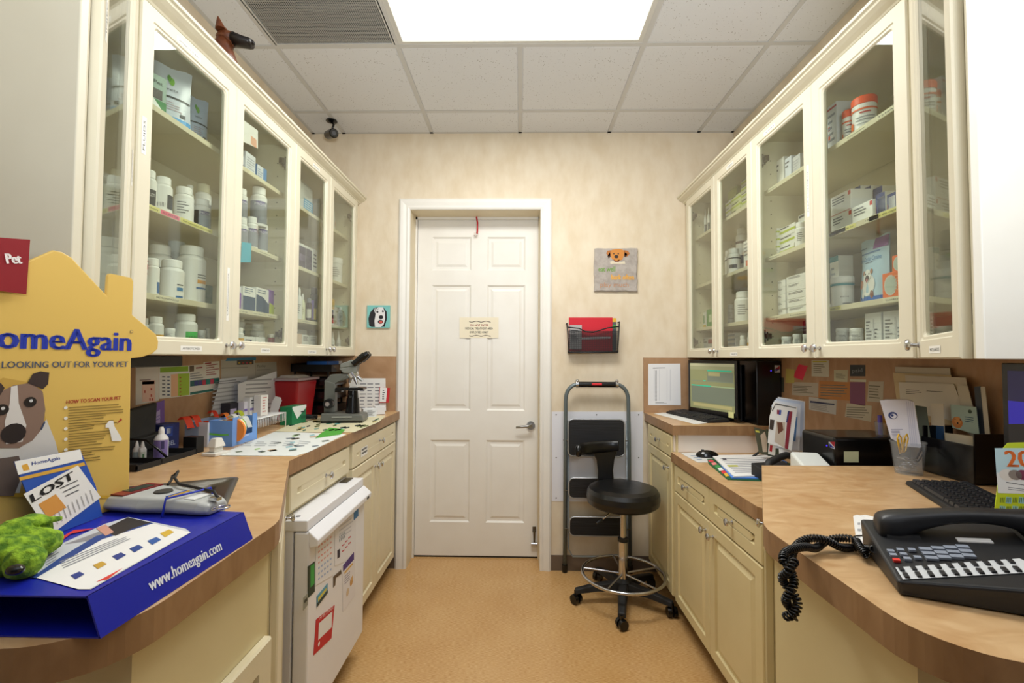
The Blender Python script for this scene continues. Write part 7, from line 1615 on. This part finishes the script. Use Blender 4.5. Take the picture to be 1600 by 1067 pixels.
# ceiling camera
cm = thing('security_camera', 'small black security camera hanging from the ceiling corner above the left cabinets', 'camera', (on(518, 203, 'y', 2.93).x, 2.93, CEIL-.005))
b = MB(GLOSSB); b.lathe([(.035, 0), (.035, -.006), (.012, -.014)], 20); b.build('mount_plate', cm); b = MB(GLOSSB).tube([(.0, 0, -.012), (.018, -.01, -.03), (.012, -.012, -.055), (.0, 0, -.07)], .007, 8); b.build('bracket', cm)
b = MB(GLOSSB); p_, q_ = Vector((-.04, .045, -.072)), Vector((.03, -.035, -.1)); b.cyl(p_, q_, .028, .03, 20).cyl(q_, q_+(q_-p_)*.06, .03, .024, 20); b.build('camera_body', cm); b = MB(M('#5a5c62', .1)); b.cyl(q_+(q_-p_)*.061, q_+(q_-p_)*.075, .013, .011, 16); b.build('lens', cm)
# dog-head figurine on the left cabinet
dx_ = -1.13; yb_ = on(356, 90, 'x', -1.12).y; zm_ = on(364, 64, 'y', yb_).z
dg = thing('dog_figurine', 'brown carved dog head figurine with black muzzle on top of the left cabinets', 'figurine', (-1.115, yb_, 2.5125), R(10)); s__ = (zm_-2.5125)/.192; dg.scale = (.72, .85, s__)
BR = M('#6e3a1c', .45, kind='blotch', c2='#55280f', sc=22, bs=.3)
b = MB(BR); b.tube([(-.01, 0, 0), (-.02, 0, .08), (-.03, 0, .14), (-.02, 0, .19)], .05, 14, rad=[.062, .05, .045, .04]); b.ball((-.008, 0, .205), .05, sc=(1.15, .85, .95)); b.build('neck_and_head', dg)
b = MB(M('#17110f', .4)); b.tube([(.02, 0, .205), (.06, 0, .196), (.1, 0, .188), (.112, 0, .186)], .03, 12, rad=[.042, .034, .031, .026]); b.ball((.112, 0, .195), .014); b.build('muzzle', dg)
for s_ in (-1, 1): MB(BR).cyl((-.028, s_*.03, .235), (-.04, s_*.036, .315), .026, .004, 10).build('ear', dg)
for s_ in (-1, 1): MB(GLOSSB).ball((.033, s_*.03, .222), .006).build('eye', dg)
# ================= STEP LADDER =================
ld = thing('step_ladder', 'folded grey step ladder with three black treads leaning on the door wall', 'ladder', (.505, 3.0, 0)); LG = M('#6c7678', .35, .4)
zt4 = 1.255; y0_, y1_ = .03, .03
def lx_(px, py=700): return on(px, py, 'y', 3.03).x-.505
xl, xr = lx_(884, 640), lx_(982, 640)
b = MB(LG); path_ = [(xl, .085, .02), (xl, .04, .9), (xl, .035, 1.13)]+[(xl+.075-.075*math.cos(R(a)), .035, 1.14+.10*math.sin(R(a))) for a in range(15, 91, 15)]
path2 = [(xr-.075+.075*math.cos(R(a)), .035, 1.14+.10*math.sin(R(a))) for a in range(90, 14, -15)]+[(xr, .035, 1.13), (xr+.005, .04, .9), (xr+.02, .085, .02)]
b.tube(path_+path2, .013, 12); b.build('side_rails', ld)
b = MB(GLOSSB); b.cyl((xl+.085, .035, 1.24), (xr-.085, .035, 1.24), .019, n=14); b.build('handle_grip', ld); MB(M('#d8222c')).cyl((-.035, .018, 1.243), (.03, .018, 1.243), .008, n=10).build('grip_insert', ld)
for x in (xl+.075, xr-.075): MB(CHROME).ball((x, .03, 1.262), .012).cyl((x-.008, .035, 1.24), (x+.008, .035, 1.24), .022, n=14).build('clamp_knob', ld)
for x in (xl, xr+.02): MB(GLOSSB).cyl((x, .086, 0), (x, .084, .05), .018, n=12).build('rubber_foot', ld)
def tread(pxl, pxr, pyt, pyb, yy):
    a = on(pxl, pyt, 'y', 3.0+yy); c = on(pxr, pyb, 'y', 3.0+yy); x0, x1, z0, z1 = a.x-.505, c.x-.505, c.z, a.z
    t = MB(MBLACK); n_ = 16; outer = rrect(x0, z0, x1, z1, .03)
    t.add([(x, yy, z) for x, z in outer]+[(x, yy+.012, z) for x, z in outer], [tuple(range(16)), tuple(range(16, 32))[::-1]]+[(i, i+16, (i+1) % 16+16, (i+1) % 16) for i in range(16)]); o = t.build('tread', ld)
    r = MB(M('#b9bcc0', .3, .6)); r.tube([(x, yy+.004, z) for x, z in outer], .005, 8, closed=True); r.build('tread_rim', o)
    g = MB(M('#26272b', .5)); k = int((z1-z0-.03)/.009)
    for i in range(k):
        z = z0+.018+i*.009; g.add([v for j in range(9) for v in ((x0+.015+(x1-x0-.03)*j/8, yy-.0015, z+.002*math.sin(j*1.2+i)), (x0+.015+(x1-x0-.03)*j/8, yy-.0015, z+.004+.002*math.sin(j*1.2+i)))], [(2*j, 2*j+2, 2*j+3, 2*j+1) for j in range(8)])
    g.build('grip_ridges', o)['kind'] = 'stuff'
    b = MB(DSTEEL); 
    for x in (x0, x1): b.cyl((x, yy+.006, (z0+z1)/2-.02), (x+(-.03 if x == x0 else .03), yy+.02, (z0+z1)/2-.02), .004, n=8)
    b.build('pivot_rod', o); o2 = bpy.data.objects[o.name]; return o2
tread(888, 976, 655, 713, .02); tread(889, 977, 747, 779, .03); tread(890, 978, 808, 838, .04)
b = MB(M('#8f979c', .3, .5)); b.tube([(xl+.02, .06, 1.0), (xl+.02, .065, .16), (xl+.05, .065, .11), (xr-.04, .065, .11), (xr, .065, .15), (xr-.005, .06, 1.0)], .007, 8); b.build('rear_frame', ld)
# ================= STOOL =================
SX, SY = .604, 2.72
st = thing('office_stool', 'black round stool with curved backrest, chrome foot ring and five castors', 'stool', (SX, SY, 0))
VIN = M('#0f0f10', .3)
b = MB(VIN); b.lathe([(.15, .555), (.185, .56), (.205, .575), (.211, .605), (.208, .635), (.195, .656), (.16, .667), (.08, .672), (.0001, .673)], 40); b.build('seat', st)
MB(MBLACK).lathe([(.04, .53), (.12, .545), (.12, .556)], 24).build('seat_plate', st)
b = MB(CHROME); b.lathe([(.0165, .36), (.0165, .54)], 18).lathe([(.026, .12), (.026, .36)], 20); b.build('gas_lift', st); MB(MBLACK).lathe([(.03, .35), (.03, .37)], 20).build('collar', st)
# foot ring
b = MB(CHROME); b.tube([(.235*math.cos(R(a)), .235*math.sin(R(a)), .165) for a in range(0, 360, 8)], .009, 10, closed=True); b.build('foot_ring', st)
for k in range(5):
    a = R(20+72*k); MB(CHROME).cyl((.025*math.cos(a), .025*math.sin(a), .165), (.232*math.cos(a), .232*math.sin(a), .165), .006, n=8).build('ring_spoke', st)
for k in range(5):
    a = R(-104+72*k); ca, sa_ = math.cos(a), math.sin(a); l_ = MB(MBLACK)
    pe = Vector((-sa_, ca, 0)); d_ = Vector((ca, sa_, 0)); 
    def cr(r_, hw, za, zb): c = d_*r_; return [tuple(c-pe*hw+Vector((0, 0, za))), tuple(c+pe*hw+Vector((0, 0, za))), tuple(c+pe*hw*.7+Vector((0, 0, zb))), tuple(c-pe*hw*.7+Vector((0, 0, zb)))]
    v = cr(.02, .032, .07, .125)+cr(.15, .026, .075, .112)+cr(.28, .022, .06, .085); l_.add(v, [(0, 1, 2, 3)[::-1], (8, 9, 10, 11)]+[(j*4+i, j*4+(i+1) % 4, (j+1)*4+(i+1) % 4, (j+1)*4+i) for j in range(2) for i in range(4)])
    leg = l_.build('leg', st, .005); w2 = MB(GLOSSB); c = d_*.275; ax_ = Vector((math.cos(a+.6), math.sin(a+.6), 0))
    for s_ in (-1, 1): w2.cyl(c+ax_*s_*.006+Vector((0, 0, .029)), c+ax_*s_*.026+Vector((0, 0, .029)), .028, .026, 18)
    w2.cyl(c+Vector((0, 0, .03)), c+Vector((0, 0, .075)), .012, n=10); w2.build('castor', leg)
MB(MBLACK).lathe([(.045, .06), (.05, .07), (.045, .125), (.03, .14)], 20).build('hub', st)
# curved backrest: stem rising at the back and a curved pad sweeping to the left
def bp(px, py, y): p = on(px, py, 'y', y); return Vector((p.x-SX, p.y-SY, p.z))
b = MB(VIN); prof = [((930, 965), 790), ((933, 960), 760), ((934, 958), 735), ((932, 960), 718), ((925, 964), 706), ((915, 968), 698)]
yb = SY+.19; vs = []
for (xa, xb), y in prof:
    for yy in (yb, yb+.03):
        A_ = bp(xa, y, yy); B_ = bp(xb, y, yy); vs += [tuple(A_), tuple(B_)]
k = len(prof); fs = [(0, 1, 3, 2)]
for j in range(k-1):
    o = j*4; fs += [(o, o+4, o+5, o+1), (o+2, o+3, o+7, o+6), (o, o+2, o+6, o+4), (o+1, o+5, o+7, o+3)]
fs.append((4*(k-1), 4*(k-1)+2, 4*(k-1)+3, 4*(k-1)+1)); b.add(vs, fs); b.build('back_stem', st, .01, 3)
b = MB(VIN); pth = [(904, 705, yb-.20), (904, 704, yb-.16), (908, 702, yb-.09), (920, 700, yb-.03), (938, 698, yb), (955, 697, yb+.005), (967, 696, yb-.005)]
pts_ = smooth([bp(*p) for p in pth], 5); k = len(pts_); secs = []
for i, p in enumerate(pts_):
    t = (pts_[min(i+1, k-1)]-pts_[max(i-1, 0)]).normalized(); nn = Vector((-t.y, t.x, 0)).normalized(); f_ = i/(k-1); hh = .033+.006*math.sin(math.pi*f_); tt = .019
    for a in range(12): an = 2*math.pi*a/12; e_ = .75; secs.append(tuple(p+nn*tt*math.copysign(abs(math.cos(an))**e_, math.cos(an))+Vector((0, 0, 1))*hh*math.copysign(abs(math.sin(an))**e_, math.sin(an))))
b.add(secs, [(j*12+i, j*12+(i+1) % 12, (j+1)*12+(i+1) % 12, (j+1)*12+i) for j in range(k-1) for i in range(12)]+[tuple(range(12))[::-1], tuple(range((k-1)*12, k*12))], None, True); b.build('backrest', st)
b = MB(CHROME); b.tube([(-.05, -.03, .55), (-.10, -.06, .52), (-.135, -.08, .50)], .005, 8); b.build('height_lever', st); MB(MBLACK).cyl((-.135, -.08, .5), (-.17, -.1, .485), .009, .007, 10).build('lever_grip', st)
